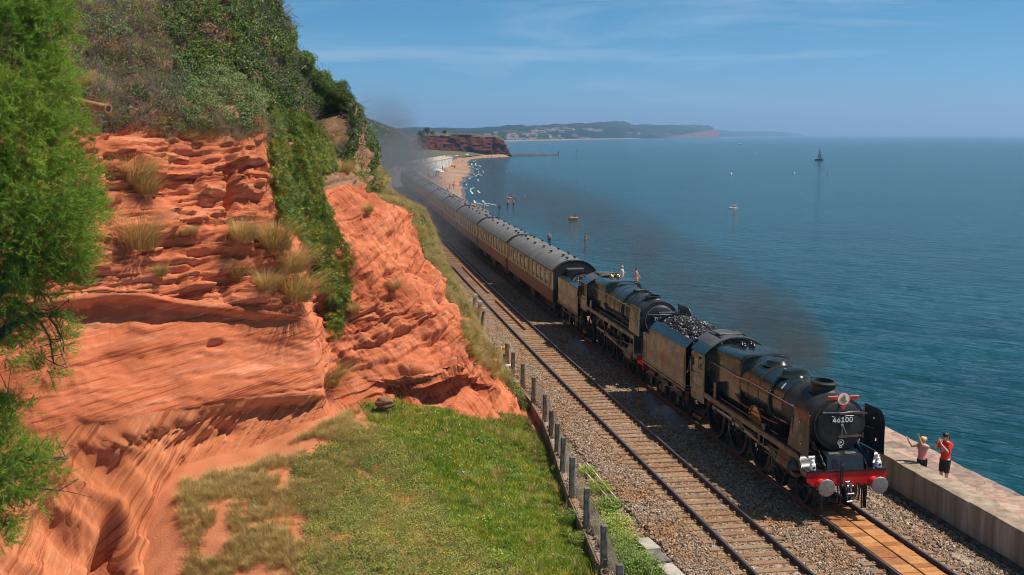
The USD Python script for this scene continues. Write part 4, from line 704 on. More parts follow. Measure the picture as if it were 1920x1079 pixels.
def locomotive(name, label, Y0, P):
    t = thing(name, label, 'locomotive', (float(curve_x(Y0+6)), Y0, 0), -math.atan(float(curve_x(Y0+12)-curve_x(Y0))/12), 'steam locomotives hauling the train')
    C, R, fp, hw = P['cz'], P['r'], P['plate'], P['hw']
    sb0, sb1, fb0, cab0, cab1 = P['sb0'], P['sb1'], P['fb0'], P['cab0'], P['cab1']
    # frames and running plate
    fr = MB(); [fr.poly(*zy([(.55, .75), (.55, 1.3), (2.2, 1.45), (cab1, 1.4), (cab1, .7), (P['drv'][0]-1.2, .75), (2.6, .95)], x, .04)) for x in (-.62, .58)]
    obj('frame', fr, BLACK, t)
    yb = .5; pf = P['plate_front']
    prof = [(yb+.02, P['beam_top']), (pf-.25, P['beam_top']), (pf-.1, P['beam_top']+.06), (pf, P['beam_top']+.18), (pf+.06, fp-.1), (pf+.16, fp-.02), (pf+.3, fp), (cab0, fp)] if P['curve'] else [(yb+.02, P['beam_top']), (pf, P['beam_top']), (pf+.01, fp), (cab0, fp)]
    pl = sg.LineString(prof).buffer(.022, cap_style=2, join_style=2)
    for sd in (-1, 1):
        x0 = sd*hw
        obj('running_plate', MB().poly(*zy(pl, min(x0, sd*.75), hw-.75)), BLACK, t)
        val = sg.LineString([(a, b-.09) for a, b in prof]).buffer(.085, cap_style=2, join_style=2)
        obj('valance', MB().poly(*zy(val, x0-.012-(.0 if sd > 0 else .012), .024)), BLACK, t)
    obj('front_platform', MB().box((0, (yb+pf)/2+.15, P['beam_top']+.0), (1.5, pf-yb+.3, .03)), BLACK, t)
    # smokebox
    sbm = MB().lathe([(R*.78, sb0+.0), (R*.99, sb0+.0), (R+.005, sb0+.03), (R+.005, sb0+.10), (R-.012, sb0+.11), (R-.012, sb1)], (0, 0, C), 'y', 56)
    sb = obj('smokebox', sbm, SOOT, t)
    rv = MB()
    for k in range(44): a = k*2*math.pi/44; rv.hull([((R*math.cos(a), sb0+.07, C+R*math.sin(a)), .016)], 1)
    obj('rivets', rv, SOOT, sb)
    obj('saddle', MB().poly(*xz([(-.55, 1.3), (.55, 1.3), (.62, C-R*.75), (-.62, C-R*.75)], sb1-.1, sb1-sb0-.6)), BLACK, t)
    dr = P['door']
    dprof = [(dr*1.12, sb0+.01), (dr*1.02, sb0-.005)]+[(dr*math.cos(a), sb0-.02-P['dish']*math.sin(a)) for a in np.linspace(0, math.pi/2, 9)]
    dm = MB().lathe([(R*.80, sb0+.02), (R*.80, sb0-.002), (dr*1.04, sb0-.002)], (0, 0, C), 'y', 48).lathe([(dr*1.01, sb0+.0), (dr*1.01, sb0-.03)]+[(dr*.99*math.cos(a), sb0-.03-P['dish']*math.sin(a)) for a in np.linspace(0, math.pi/2, 10)], (0, 0, C), 'y', 48)
    door = obj('smokebox_door', dm, SOOT, t)
    dome_y = lambda x, z: sb0-.035-P['dish']*math.sqrt(max(0, 1-((x*x+(z-C)**2)/dr**2)))
    obj('door_rim', MB().tube([(dr*1.0*math.cos(a), sb0-.035, C+dr*1.0*math.sin(a)) for a in np.linspace(0, 2*math.pi, 49)], .018, 8, caps=False), STEEL if P['bright_rim'] else SOOT, door)
    hin = MB()
    for hz_ in P['hinges']:
        hin.bar((-dr*.12, dome_y(.1, C+hz_)-.012, C+hz_), (dr*.98, dome_y(dr*.85, C+hz_)-.03, C+hz_), .03, .07)
        hin.cyl((dr*1.04, sb0-.05, C+hz_-.09), (dr*1.04, sb0-.05, C+hz_+.09), .03, n=10)
    obj('hinge_straps', hin, STEEL if P['bright_rim'] else DIRTY, door)
    dt = MB().lathe([(0, dome_y(0, C)-.06), (.045, dome_y(0, C)-.05), (.055, dome_y(0, C)+.02)], (0, 0, C), 'y', 14); yy = dome_y(0, C)-.05
    dt.bar((0, yy-.02, C), (-.03, yy-.03, C-.30), .028).bar((0, yy-.045, C), (.13, yy-.05, C-.28), .026); obj('door_dart', dt, STEEL, door)
    zr = C+P['rail_z']; wx = math.sqrt(max(.01, dr**2-(zr-C)**2))*.98
    handrail(door, [(-wx, sb0-.10, zr), (0, dome_y(0, zr)-.07, zr), (wx, sb0-.10, zr)], .016, posts=[((s_*wx*.85, sb0-.10, zr), (s_*wx*.85, sb0, zr)) for s_ in (-1, 1)])
    zp = C+P['num_z']; yp = dome_y(.15, zp)-.02
    pl_ = obj('number_plate', MB().box((P['num_x'], yp, zp), (.74, .02, .24), bev=.006), BLACK, door)
    text_on(pl_, 'number', P['number'], .155, FRONT(P['num_x'], yp-.010, zp), WHITE)
    if P['shed']:
        zs = C-.62; ys_ = dome_y(0, zs)-.025
        s1 = obj('shed_plate', MB().lathe([(.105, ys_), (.085, ys_), (.085, ys_-.012), (.105, ys_-.012), (.105, ys_)], (0, 0, zs+.05), 'y', 24), WHITE, door); text_on(s1, 'shed_letter', 'P', .10, FRONT(0, ys_-.004, zs+.05), WHITE); text_on(s1, 'shed_code', '5A', .06, FRONT(0, ys_-.004, zs-.09), WHITE)
    # chimney, dome, top feed
    cy, ct = P['chim_y'], P['top']
    base_z = C+R-.05
    if P['chim'] == 'scot':
        m = MB().lathe([(.56, base_z-.03), (.48, base_z+.03), (.42, base_z+.09), (.41, ct-.16), (.45, ct-.10), (.48, ct-.07), (.48, ct-.04), (.42, ct), (.34, ct), (.34, ct-.3), (0, ct-.3)], (0, 0, 0), 'z', 36)
        v, f = m.mesh(); v = v*np.array([.86, 1.22, 1])+np.array([0, cy, 0]); obj('chimney', (v, f), SOOT, t)
    else:
        m = MB().lathe([(.52, base_z-.04), (.46, base_z+.03), (.42, base_z+.08), (.41, ct-.05), (.44, ct-.03), (.44, ct), (.34, ct), (.34, ct-.3), (0, ct-.3)], (0, 0, 0), 'z', 36)
        v, f = m.mesh(); v = v*np.array([.9, 1.25, 1])+np.array([0, cy, 0]); obj('chimney', (v, f), SOOT, t)
    # boiler barrel (tapered), firebox
    Rb = P['rb']; Cb = P['cb']
    bp = MB().lathe([(R-.02, sb1-.02), (R+.012, sb1), (R+.012, sb1+.04), (R, sb1+.06)], (0, 0, C), 'y', 56)
    g = np.linspace(0, 1, 12); prof2 = [(R+(Rb-R)*k, sb1+.06+(fb0-sb1-.06)*k) for k in g]; n = 56; a = np.arange(n)*2*np.pi/n
    v = np.stack([np.stack([r0*np.cos(a), np.full(n, y_), C+(Cb-C)*k+r0*np.sin(a)], 1) for (r0, y_), k in zip(prof2, g)]).reshape(-1, 3)
    i, j = np.meshgrid(np.arange(len(g)-1), np.arange(n), indexing='ij'); bp.add(v, np.stack([i*n+j, (i+1)*n+j, (i+1)*n+(j+1) % n, i*n+(j+1) % n], -1).reshape(-1, 4))
    obj('boiler', bp, GREEN, t)
    # Belpaire firebox: rounded square section
    def section(w, ztop, zbot, rc):
        q = sg.Polygon([(-w, zbot), (w, zbot), (w*1.0, ztop-.35), (w*.95, ztop), (-w*.95, ztop), (-w, ztop-.35)]); return np.array(q.buffer(-rc).buffer(rc, quad_segs=10).exterior.coords)
    def resample(c, n):
        d = np.r_[0, np.cumsum(np.hypot(*np.diff(c, axis=0).T))]; s_ = np.linspace(0, d[-1], n, endpoint=False); return np.stack([np.interp(s_, d, c[:, 0]), np.interp(s_, d, c[:, 1])], 1)
    secs = [section(Rb*.985, Cb+Rb*.985+.0, fp-.1, .52), section(Rb+.03, Cb+Rb+.03, fp-.1, .42), section(Rb+.03, Cb+Rb-.02, fp-.1, .40), section(Rb-.0, Cb+Rb-.10, fp-.1, .40)]
    ysx = [fb0-.02, fb0+.06, (fb0+cab0)/2, cab0+.02]; RS = [resample(s_[::-1] if sg.LinearRing(s_).is_ccw else s_, 80) for s_ in secs]
    RS = [np.roll(q, -int(np.argmin((q[:, 0])**2*4+(q[:, 1]-q[:, 1].min())**2)), axis=0) for q in RS]
    v = np.vstack([np.column_stack([q[:, 0], np.full(80, y_), q[:, 1]]) for q, y_ in zip(RS, ysx)]); i, j = np.meshgrid(np.arange(3), np.arange(80), indexing='ij')
    fbm_ = MB().add(v, np.stack([i*80+j, i*80+(j+1) % 80, (i+1)*80+(j+1) % 80, (i+1)*80+j], -1).reshape(-1, 4)); fbm_.add(v[:80], [[0, k+1, k] for k in range(1, 79)])
    obj('firebox', fbm_, GREEN, t)
    bands = MB()
    ykb = [y_ for y_ in P['bands']]
    for y_ in ykb:
        k = np.clip((y_-sb1)/(fb0-sb1), 0, 1); r0 = R+(Rb-R)*k; c0 = C+(Cb-C)*k
        bands.lathe([(r0, y_-.03), (r0+.008, y_-.03), (r0+.008, y_+.03), (r0, y_+.03)], (0, 0, c0), 'y', 56)
    obj('boiler_bands', bands, BLACK, t); ln = MB()
    for y_ in ykb:
        k = np.clip((y_-sb1)/(fb0-sb1), 0, 1); r0 = R+(Rb-R)*k; c0 = C+(Cb-C)*k
        for e in (-.045, .045): ln.lathe([(r0+.002, y_+e-.008), (r0+.009, y_+e-.008), (r0+.009, y_+e+.008), (r0+.002, y_+e+.008)], (0, 0, c0), 'y', 56)
    obj('lining', ln, ORANGE, t)
    def dome_part(nm, y_, w, l, top, low, m, flat=False):
        k = np.clip((y_-sb1)/(fb0-sb1), 0, 1); z0 = C+(Cb-C)*k+(R+(Rb-R)*k)
        q = MB().lathe([(1.35, z0-.10), (1.12, z0-.03), (1.0, z0+(top-z0)*.35), (.92, z0+(top-z0)*.72), (.70, top-.02), (.45, top+.0), (0, top+.01)], (0, 0, 0), 'z', 32)
        v, f = q.mesh(); obj(nm, (v*np.array([w, l, 1])+np.array([0, y_, 0]), f), m, t)
    dome_part('steam_dome', P['dome_y'], .40, .46, P['top']-.02, 0, GREEN)
    if P['topfeed']:
        y_ = P['topfeed']; k = np.clip((y_-sb1)/(fb0-sb1), 0, 1); r0 = R+(Rb-R)*k; c0 = C+(Cb-C)*k
        for sd in (-1, 1):
            a = np.linspace(math.radians(62), math.radians(-28), 16); pts = [(sd*(r0+.05)*math.cos(q), y_, c0+(r0+.05)*math.sin(q)) for q in a]
            obj('feed_pipe', MB().tube([(sd*.24, y_, c0+r0+.07)]+pts, .045, 10), GREEN if P['curve'] else BLACK, t)
        if P['curve']: dome_part('top_feed', y_, .47, .34, P['top']-.05, 0, GREEN)
        else: obj('top_feed', MB().hull([((s_*.28, y_, c0+r0+.02), .12) for s_ in (-1, 1)]+[((0, y_, c0+r0+.06), .1)]), BLACK, t)
    sv = MB()
    for dx, dy in ((-.18, -.35), (.18, -.35), (-.18, -.05), (.18, -.05)):
        y_ = cab0-.9+dy; z0 = Cb+Rb; sv.lathe([(.07, z0-.08), (.07, z0+.05), (.05, z0+.07), (.055, z0+.12), (.03, z0+.15), (0, z0+.15)], (dx, y_, 0), 'z', 14)
    obj('safety_valve', sv, BLACK if P['curve'] else BRASS, t)
    wm = MB()
    for k in range(4): wm.lathe([(.035, Cb+Rb*.93), (.035, Cb+Rb*.99), (0, Cb+Rb*1.0)], (-Rb*.72, fb0+.35+k*(cab0-fb0-.6)/3, 0), 'z', 10)
    obj('washout_plugs', wm, BRASS, t)
    # handrails along the boiler
    for sd in (-1, 1):
        zz = P['hand_z']; pts = [(sd*(P['hand_x'] if y_ < fb0 else Rb+.10), y_, zz) for y_ in np.linspace(sb0+.1, cab0, 16)]
        handrail(t, pts, .017, posts=[((p0, y_, zz), (p0*.86, y_, zz)) for p0, y_ in ((sd*P['hand_x'], q) for q in np.linspace(sb0+.5, fb0-.2, 6))])
    # smoke deflectors
    d0, d1, dz0, dz1 = P['defl']
    for sd in (-1, 1):
        pts = sg.Polygon([(d0, dz0), (d0, dz1-.28), (d0+.06, dz1-.1), (d0+.22, dz1), (d1, dz1-.02), (d1, dz0)])
        for hz_ in ((dz0+.35, d0+.55), (dz1-.35, d0+.7)): pts = pts.difference(sg.Point(hz_[1], hz_[0]).buffer(.055))
        q = MB().poly(*zy(pts, sd*(hw-.06)-.008, .016)); v, f = q.mesh()
        lean = np.clip((v[:, 2]-(dz1-.45))/.45, 0, 1)**2*.10*P['lean']; v[:, 0] -= sd*lean
        dp = obj('smoke_deflector', (v, f), GREEN if not P['curve'] else BLACK, t)
        edge = [(sd*(hw-.06), d0, dz0), (sd*(hw-.06), d0, dz1-.28), (sd*(hw-.06-.06*P['lean']), d0+.06, dz1-.1), (sd*(hw-.06-.1*P['lean']), d0+.22, dz1), (sd*(hw-.06-.1*P['lean']), d1, dz1-.02)]
        obj('beading', MB().tube(edge, .014, 6), BLACK if P['curve'] else STEEL, dp)
        st = MB().bar((sd*(hw-.08), d0+.7, (dz0+dz1)/2), (sd*R*.9, d0+.9, (dz0+dz1)/2+.1), .05, .03); 
        if P['curve']: st.poly(*zy([(d1, dz0), (d1+.36, dz0), (d1, dz0+1.1)], sd*(hw-.07)-.008, .016))
        obj('stay', st, BLACK, dp)
    # cab
    cz1, crt = P['cab_side'], P['roof_top']
    for sd in (-1, 1):
        cabp = sg.Polygon([(cab0, fp-.35), (cab1, fp-.35), (cab1, fp+1.0), (cab1-.18, fp+1.05), (cab1-.20, cz1), (cab0, cz1)]) if not P['curve'] else sg.Polygon([(cab0, fp-.42), (cab0+.15, fp-.5), (cab1-.15, fp-.5), (cab1, fp-.38), (cab1, fp+.75), (cab1-.35, fp+.85), (cab1-.38, cz1), (cab0, cz1)])
        wy0, wy1 = (cab0+.28, cab0+.78) if P['curve'] else (cab0+.30, cab0+.95)
        win = sg.box(wy0, fp+.78, wy1, cz1-.16)
        cb_ = obj('cab_side', MB().poly(*zy(cabp.difference(win), sd*hw-.012-(.012 if sd > 0 else -.012), .024)), GREEN, t)
        fr_ = obj('cab_window', MB().poly(*zy(sg.box(wy0-.03, fp+.75, wy1+.03, cz1-.13).difference(win), sd*(hw+.004)-.012, .03)), CREAMN if P['curve'] else BLACK, t)
        obj('pane', MB().box((sd*(hw-.01), (wy0+wy1)/2, (fp+.78+cz1-.16)/2), (.006, wy1-wy0, cz1-.94-fp)), GLASS, fr_)
        if sd < 0:
            text_on(cb_, 'number', P['number'], .24 if P['curve'] else .22, LEFT(-hw-.002, (cab0+cab1)/2, fp+.30), CREAMN)
            li = sg.box(cab0+.08, fp-.30, cab1-.08, fp+.62); obj('lining', MB().poly(*zy(li.difference(li.buffer(-.015)), -hw-.006, .006)), ORANGE, cb_)
        handrail(cb_, [(sd*(hw+.03), cab1-.02, fp-.1), (sd*(hw+.03), cab1-.02, fp+1.0)], .014)
    # cab front with spectacle and roof
    def roof_xz(h, w, top, rr):
        return [(-w, h)]+[(x, top-(top-h)*((abs(x)/w)**2.2)) for x in np.linspace(-w, w, 25)]+[(w, h)]
    cf = sg.Polygon([(-hw, fp-.1), (hw, fp-.1), (hw, cz1)]+[(x, crt-.05-(crt-.05-cz1)*(abs(x)/hw)**2.2) for x in np.linspace(hw, -hw, 25)]+[(-hw, cz1)])
    for sd in (-1, 1): cf = cf.difference(sg.Polygon([(sd*(Rb+.10), Cb-.35), (sd*(hw-.12), Cb-.35), (sd*(hw-.12), Cb+.42), (sd*(Rb*.78+.08), Cb+.62)]).buffer(.02))
    cfp = obj('cab_front', MB().poly(*xz(cf, cab0+.02, .02)), GREEN, t)
    for sd in (-1, 1): obj('spectacle_pane', MB().poly(*xz([(sd*(Rb+.09), Cb-.36), (sd*(hw-.11), Cb-.36), (sd*(hw-.11), Cb+.43), (sd*(Rb*.78+.07), Cb+.63)], cab0+.013, .005)), GLASS, cfp)
    rx = np.linspace(-hw-.03, hw+.03, 41); rz_ = crt-(crt-cz1+.02)*(np.abs(rx)/(hw+.03))**2.2
    sp = P['roof_split']; rf = MB()
    for sect in (np.abs(rx) <= sp+.08,):
        X0, Z0 = rx[sect], rz_[sect]; rf.add(*sheet(np.repeat(X0[:, None], 2, 1), np.repeat([[cab0-.05, P['roof_end']]], len(X0), 0), np.repeat(Z0[:, None], 2, 1)))
        rf.add(*sheet(np.repeat(X0[::-1][:, None], 2, 1), np.repeat([[cab0-.05, P['roof_end']]], len(X0), 0), np.repeat(Z0[::-1][:, None]-.03, 2, 1)))
    rp = obj('cab_roof', rf, ROOFG, t)
    for sd in (-1, 1):
        sel = (np.abs(rx) >= sp-.02) & (np.sign(rx) == sd); X0, Z0 = rx[sel], rz_[sel]-.004
        q = MB().add(*sheet(np.repeat(X0[:, None], 2, 1), np.repeat([[cab0-.05, P['roof_end']-.35]], len(X0), 0), np.repeat(Z0[:, None], 2, 1))).add(*sheet(np.repeat(X0[::-1][:, None], 2, 1), np.repeat([[cab0-.05, P['roof_end']-.35]], len(X0), 0), np.repeat(Z0[::-1][:, None]-.03, 2, 1)))
        obj('roof_side', q, GREEN, rp)
    vent = MB().box((0, (cab0+P['roof_end'])/2+.05, crt+.012), (.9, .62, .05), bev=.012).bar((-.47, cab0+.35, crt+.01), (-.47, P['roof_end']-.15, crt+.01), .04, .05).bar((.47, cab0+.35, crt+.01), (.47, P['roof_end']-.15, crt+.01), .04, .05)
    obj('roof_vent', vent, ROOFG, rp); obj('roof_rib', MB().tube([(x, cab0+.0, z+.012) for x, z in zip(rx, rz_)], .018, 6), ROOFG, rp)
    obj('cab_floor', MB().box((0, (cab0+cab1)/2, fp-.2), (2*hw-.05, cab1-cab0, .05)), BLACK, t)
    bh = MB().box((0, cab0+.28, fp+.75), (1.5, .5, 1.7), bev=.1)
    for k in range(7): bh.cyl((-.5+k*.16, cab0+.53, fp+1.0+.12*(k % 3)), (-.5+k*.16, cab0+.60, fp+1.0+.12*(k % 3)), .06, n=12)
    obj('backhead', bh, BLACK, t)
    # buffer beam, buffers, coupling, hoses
    bt, bb = P['beam_top']-.02, P['beam_top']-.46
    beam = [(-hw, bt), (hw, bt), (hw, bb+.14), (hw-.22, bb), (-hw+.22, bb), (-hw, bb+.14)]
    bmp = obj('buffer_beam', MB().poly(*xz(beam, yb+.04, .045)), RED, t); obj('beam_edge', MB().box((0, yb+.0, bt+.012), (2*hw, .07, .02)), BLACK, bmp)
    buffers(t, 0.0)
    hk = MB().box((0, yb-.05, 1.0), (.16, .04, .22), bev=.01).tube([(0, yb-.03, 1.0), (0, yb-.22, 1.0), (0, yb-.30, .98), (0, yb-.31, 1.05), (0, yb-.26, 1.08)], [.05, .045, .04, .03, .02], 8)
    for zc in (.86, .62): hk.tube([(.06*math.sin(a), yb-.24+(.02 if zc < .7 else 0), zc+.13*math.cos(a)) for a in np.linspace(0, 2*math.pi, 15)], .017, 6, caps=False)
    hk.cyl((-.13, yb-.24, .75), (.13, yb-.24, .75), .035, n=10).cyl((-.10, yb-.24, .99), (.10, yb-.24, .99), .045, n=10).cyl((-.09, yb-.22, .50), (.09, yb-.22, .50), .04, n=10)
    obj('coupling', hk, mat('coupling_steel', (.22, .21, .20), .35, metal=.8, var=.3) if P['curve'] else BLACK, t)
    obj('brake_hose', MB().tube([(-.20, yb-.05, bt+.30), (-.22, yb-.12, bt+.34), (-.25, yb-.2, bt+.24), (-.26, yb-.2, bt-.1), (-.27, yb-.18, bt-.34), (-.22, yb-.16, bt-.42), (-.19, yb-.14, bt-.3)], .042, 10).cyl((-.2, yb-.0, bt-.5), (-.2, yb-.02, bt+.32), .03, n=10), BLACK, t)
    for k, (x, l) in enumerate(((-.38, .42), (-.30, .5), (.32, .38), (.40, .62), (.56, .4))):
        obj('hose', MB().tube([(x, yb-.02, bb+.06), (x+.01, yb-.14, bb+.02), (x+.03, yb-.16, bb-.2), (x+.02+.04*(k % 2), yb-.12, bb-l)], .026, 8).hull([((x+.02+.04*(k % 2), yb-.12, bb-l), .035), ((x+.02+.04*(k % 2), yb-.12, bb-l-.06), .03)]), BLACK, t)
    gi = MB()
    for sd in (-1, 1): gi.bar((sd*.70, yb+.25, bb+.05), (sd*.72, yb+.2, .16), .05, .09).box((sd*1.05, yb+.5, bb-.08), (.22, .3, .04)).bar((sd*1.0, yb+.4, bb+.1), (sd*1.05, yb+.5, bb-.1), .04)
    obj('guard_irons', gi, BLACK, t)
    # lamps on the platform
    for x in P['lamps']:
        l = MB().box((x, yb+.13, P['beam_top']+.14), (.15, .17, .22), bev=.02).lathe([(.075, P['beam_top']+.25), (.05, P['beam_top']+.31), (.06, P['beam_top']+.33), (.02, P['beam_top']+.37), (0, P['beam_top']+.37)], (x, yb+.13, 0), 'z', 14).lathe([(.0, yb+.015), (.055, yb+.015), (.06, yb+.05)], (x, 0, P['beam_top']+.14), 'y', 14)
        lp = obj('headlamp', l, WHITE, t); obj('lens', MB().lathe([(0, yb+.008), (.042, yb+.012)], (x, 0, P['beam_top']+.14), 'y', 14), INSIDE, lp); obj('handle', MB().tube([(x-.05, yb+.13, P['beam_top']+.36), (x-.03, yb+.13, P['beam_top']+.42), (x+.03, yb+.13, P['beam_top']+.42), (x+.05, yb+.13, P['beam_top']+.36)], .01, 6), WHITE, lp)
    # front steps, cylinder covers between the frames
    inc = MB().poly(*zy([(yb+.12, P['beam_top']), (yb+.20, P['beam_top']+.42), (sb0+.05, P['beam_top']+.52), (sb0+.5, C-R*.8), (sb0+.5, P['beam_top'])], -.60, 1.2)); obj('front_casing', inc, BLACK, t)
    gs = MB()
    for sd in (-1, 1): gs.poly(*zy([(yb+.05, P['beam_top']+.02), (yb+.1, P['beam_top']+.16), (sb0+.25, C-R*.72), (sb0+.45, C-R*.72), (sb0+.45, P['beam_top']+.02)], sd*.68-.015, .03))
    obj('gusset', gs, BLACK, t)
    lid = MB(); [lid.box((s_*.27, sb0-.18, P['beam_top']+.46), (.36, .26, .03), rx=.12, bev=.008) for s_ in (-1, 1)]; obj('hatch', lid, ROOFG, t)
    # cylinders and motion, both sides
    for sd in (-1, 1):
        c0, c1, cx, ccz = P['cyl']; x = sd*cx
        cy_ = obj('cylinder', MB().lathe([(0, c0-.05), (.30, c0-.05), (.36, c0), (.36, c0+.06), (.34, c0+.07), (.34, c1-.07), (.36, c1-.06), (.36, c1), (0, c1)], (x, 0, ccz), 'y', 32).hull([((x, c0+.12, ccz+.05), .3), ((x, c1-.12, ccz+.05), .3), ((x*.96, c0+.12, ccz+.48), .2), ((x*.96, c1-.12, ccz+.48), .2)], 2), BLACK, t)
        obj('cylinder_cover', MB().lathe([(0, c0-.10), (.16, c0-.10), (.20, c0-.06), (.29, c0-.055)], (x, 0, ccz), 'y', 28).lathe([(0, c0-.04), (.13, c0-.03), (.17, c0+.02)], (x, 0, ccz+.48), 'y', 20), DIRTY, cy_)
        dy, rw = P['drv'], P['rw']; xr_ = sd*(P['rodx'])
        for y_ in dy: wheel(t, sd*.76, y_, rw, 20, sd)
        for y_ in P['bogie']: wheel(t, sd*.76, y_, P['bw'], 10, sd, .12)
        if P['trail']: wheel(t, sd*.76, P['trail'], .49, 0, sd, .12)
        an = P['crank']; co = np.array([.33*math.cos(an), .33*math.sin(an)])
        pins = [(y_+co[0], rw+co[1]) for y_ in dy]
        rod = MB()
        for (a0, b0), (a1, b1) in zip(pins[:-1], pins[1:]): rod.bar((xr_, a0, b0), (xr_, a1, b1), .045, .11)
        for a0, b0 in pins: rod.lathe([(0, sd*.05), (.10, sd*.05), (.12, 0), (.12, -sd*.12)], (xr_, a0, b0), 'x', 18)
        obj('coupling_rod', rod, STEEL, t)
        xh = (c1+.95, ccz); mr = MB().bar((xr_+sd*.08, *xh), (xr_+sd*.08, *pins[1]), .05, .12).lathe([(0, sd*.06), (.12, sd*.06), (.13, -sd*.05)], (xr_+sd*.08, *pins[1]), 'x', 18)
        obj('connecting_rod', mr, STEEL, t)
        xg = MB().bar((x, c1, ccz+.15), (x, c1+1.6, ccz+.15), .09, .06).bar((x, c1, ccz-.15), (x, c1+1.6, ccz-.15), .09, .06).box((x, c1+.95, ccz), (.14, .42, .24), bev=.03).cyl((x, c1-.05, ccz), (x, c1+.9, ccz), .04, n=12)
        obj('crosshead', xg, DIRTY, t)
        vg = MB().bar((xr_+sd*.10, c1+.95, ccz-.05), (xr_+sd*.10, c1+.90, ccz-.42), .05).bar((xr_+sd*.10, c1+.90, ccz-.42), (xr_+sd*.12, c1+.28, ccz-.35), .04).bar((xr_+sd*.12, c1+.28, ccz-.38), (xr_+sd*.10, c1+.34, ccz+.50), .05).bar((xr_+sd*.10, c1+.34, ccz+.48), (xr_+sd*.08, c1+1.85, ccz+.40), .05)
        ly = c1+1.85; vg.poly(*zy(sg.LineString([(ly-.04, ccz+.05), (ly+.03, ccz+.35), (ly-.04, ccz+.68)]).buffer(.05), xr_+sd*.08-.03, .06))
        rc = (pins[1][0]-.10*math.sin(an)+.16, pins[1][1]+.22); vg.bar((xr_+sd*.15, ly-.03, ccz+.08), (xr_+sd*.15, *rc), .04, .07).bar((xr_+sd*.15, *rc), (xr_+sd*.15, *pins[1]), .05, .09)
        obj('valve_gear', vg, DIRTY, t)
        mbk = MB().box((sd*1.02, ly, fp-.30), (.34, .12, .55)).bar((sd*1.15, c1+.2, fp-.17), (sd*1.15, ly+.6, fp-.17), .1, .14).box((sd*1.02, c1+1.5, fp-.33), (.3, .08, .5)); obj('motion_bracket', mbk, BLACK, t)
        # sundries on and under the plate
        pipes = MB().tube([(sd*1.12, c1+.3, fp+.09), (sd*1.14, cab0-1.6, fp+.09), (sd*1.1, cab0-.3, fp+.2)], .028, 8).tube([(sd*.95, sb1, fp+.35), (sd*1.0, sb1+.8, fp+.3), (sd*1.02, fb0-.3, fp+.3), (sd*1.08, fb0+.2, fp+.55)], .035, 8).tube([(sd*1.2, cab0-.6, fp-.25), (sd*1.2, cab0+.6, .55), (sd*1.2, cab1, .5)], .045, 8).tube([(sd*1.18, cab0+.1, .9), (sd*1.18, cab0+.5, .62), (sd*1.22, cab1-.2, .6)], .06, 8)
        obj('pipes', pipes, COPPER if sd < 0 else BLACK, t)
        stp = MB().bar((sd*(hw-.06), cab1-.35, fp-.5), (sd*(hw-.06), cab1-.35, .45), .03, .04).bar((sd*(hw-.06), cab1-.0, fp-.5), (sd*(hw-.06), cab1-.0, .45), .03, .04)
        for zz in (.45, .85): stp.box((sd*(hw-.04), cab1-.18, zz), (.22, .38, .03))
        obj('cab_steps', stp, BLACK, t)
        obj('sandbox', MB().box((sd*1.0, dy[0]+1.15, fp-.35), (.3, .4, .5), bev=.05).cyl((sd*.9, dy[0]+1.0, fp-.6), (sd*.78, dy[0]+.75, .2), .02, n=8), BLACK, t)
        lb = P['boxes']
        for (y_, z_, w_, l_, h_) in lb: obj('reverser_box' if h_ > .5 else 'lubricator', MB().box((sd*(hw-w_/2-.02), y_, fp+h_/2+.02), (w_, l_, h_), bev=.02), BLACK, t)
        if P['splash']:
            y_ = dy[0]+P['splash'][0]; rr = P['splash'][1]
            sp_ = obj('splasher', MB().poly(*zy([(y_+rr*math.cos(a), fp+max(0, .02+rr*.9*math.sin(a)-.0)) for a in np.linspace(0, math.pi, 20)], sd*1.0-.02, .04)), BRASS if sd < 0 else BLACK, t, label='brass name shield over the leading wheel' if sd < 0 else None)
            if sd < 0: obj('nameplate_rim', MB().tube([(-1.045, y_+rr*1.0*math.cos(a), fp+.02+rr*.9*math.sin(a)) for a in np.linspace(0, math.pi, 20)], .03, 6), BRASS, sp_)
    if P['headboard']:
        z0 = C+R-.02; y_ = sb0-.22
        hb_ = obj('headboard', MB().lathe([(0, y_+.012), (.215, y_+.012), (.215, y_-.012), (0, y_-.012)], (0, 0, z0), 'y', 32).box((0, y_+.003, z0+.04), (1.02, .02, .13), bev=.006).poly(*xz([(-.10, z0-.19), (.10, z0-.19), (.03, z0-.33), (-.03, z0-.33)], y_+.01, .02)), LRED, door)
        obj('badge_ring', MB().lathe([(.150, y_-.012), (.170, y_-.017), (.19, y_-.012)], (0, 0, z0), 'y', 32), WHITE, hb_)
        obj('badge_face', MB().lathe([(0, y_-.018), (.150, y_-.014)], (0, 0, z0), 'y', 32), WHITE, hb_)
        lion = sg.Point(0, 0).buffer(.055).union(sg.box(-.05, -.10, .05, 0)).union(sg.box(-.09, -.03, -.02, .04)).union(sg.box(.02, -.10, .09, -.05)).union(sg.Polygon([(-.05, .03), (.06, .03), (.03, .11), (-.02, .11)])).buffer(.01)
        obj('badge_emblem', MB().poly(lion, .006, FRONT(0, y_-.019, z0)), BRASS, hb_)
        lt = MB(); lt.box((-.36, y_-.009, z0+.06), (.24, .006, .018)).box((-.36, y_-.009, z0+.025), (.20, .006, .014)).box((.36, y_-.009, z0+.06), (.24, .006, .018)).box((.36, y_-.009, z0+.025), (.20, .006, .014)); obj('badge_lines', lt, ORANGE, hb_)
        obj('bracket', MB().bar((0, sb0-.01, z0-.1), (0, y_+.01, z0-.1), .04, .05), SOOT, hb_)
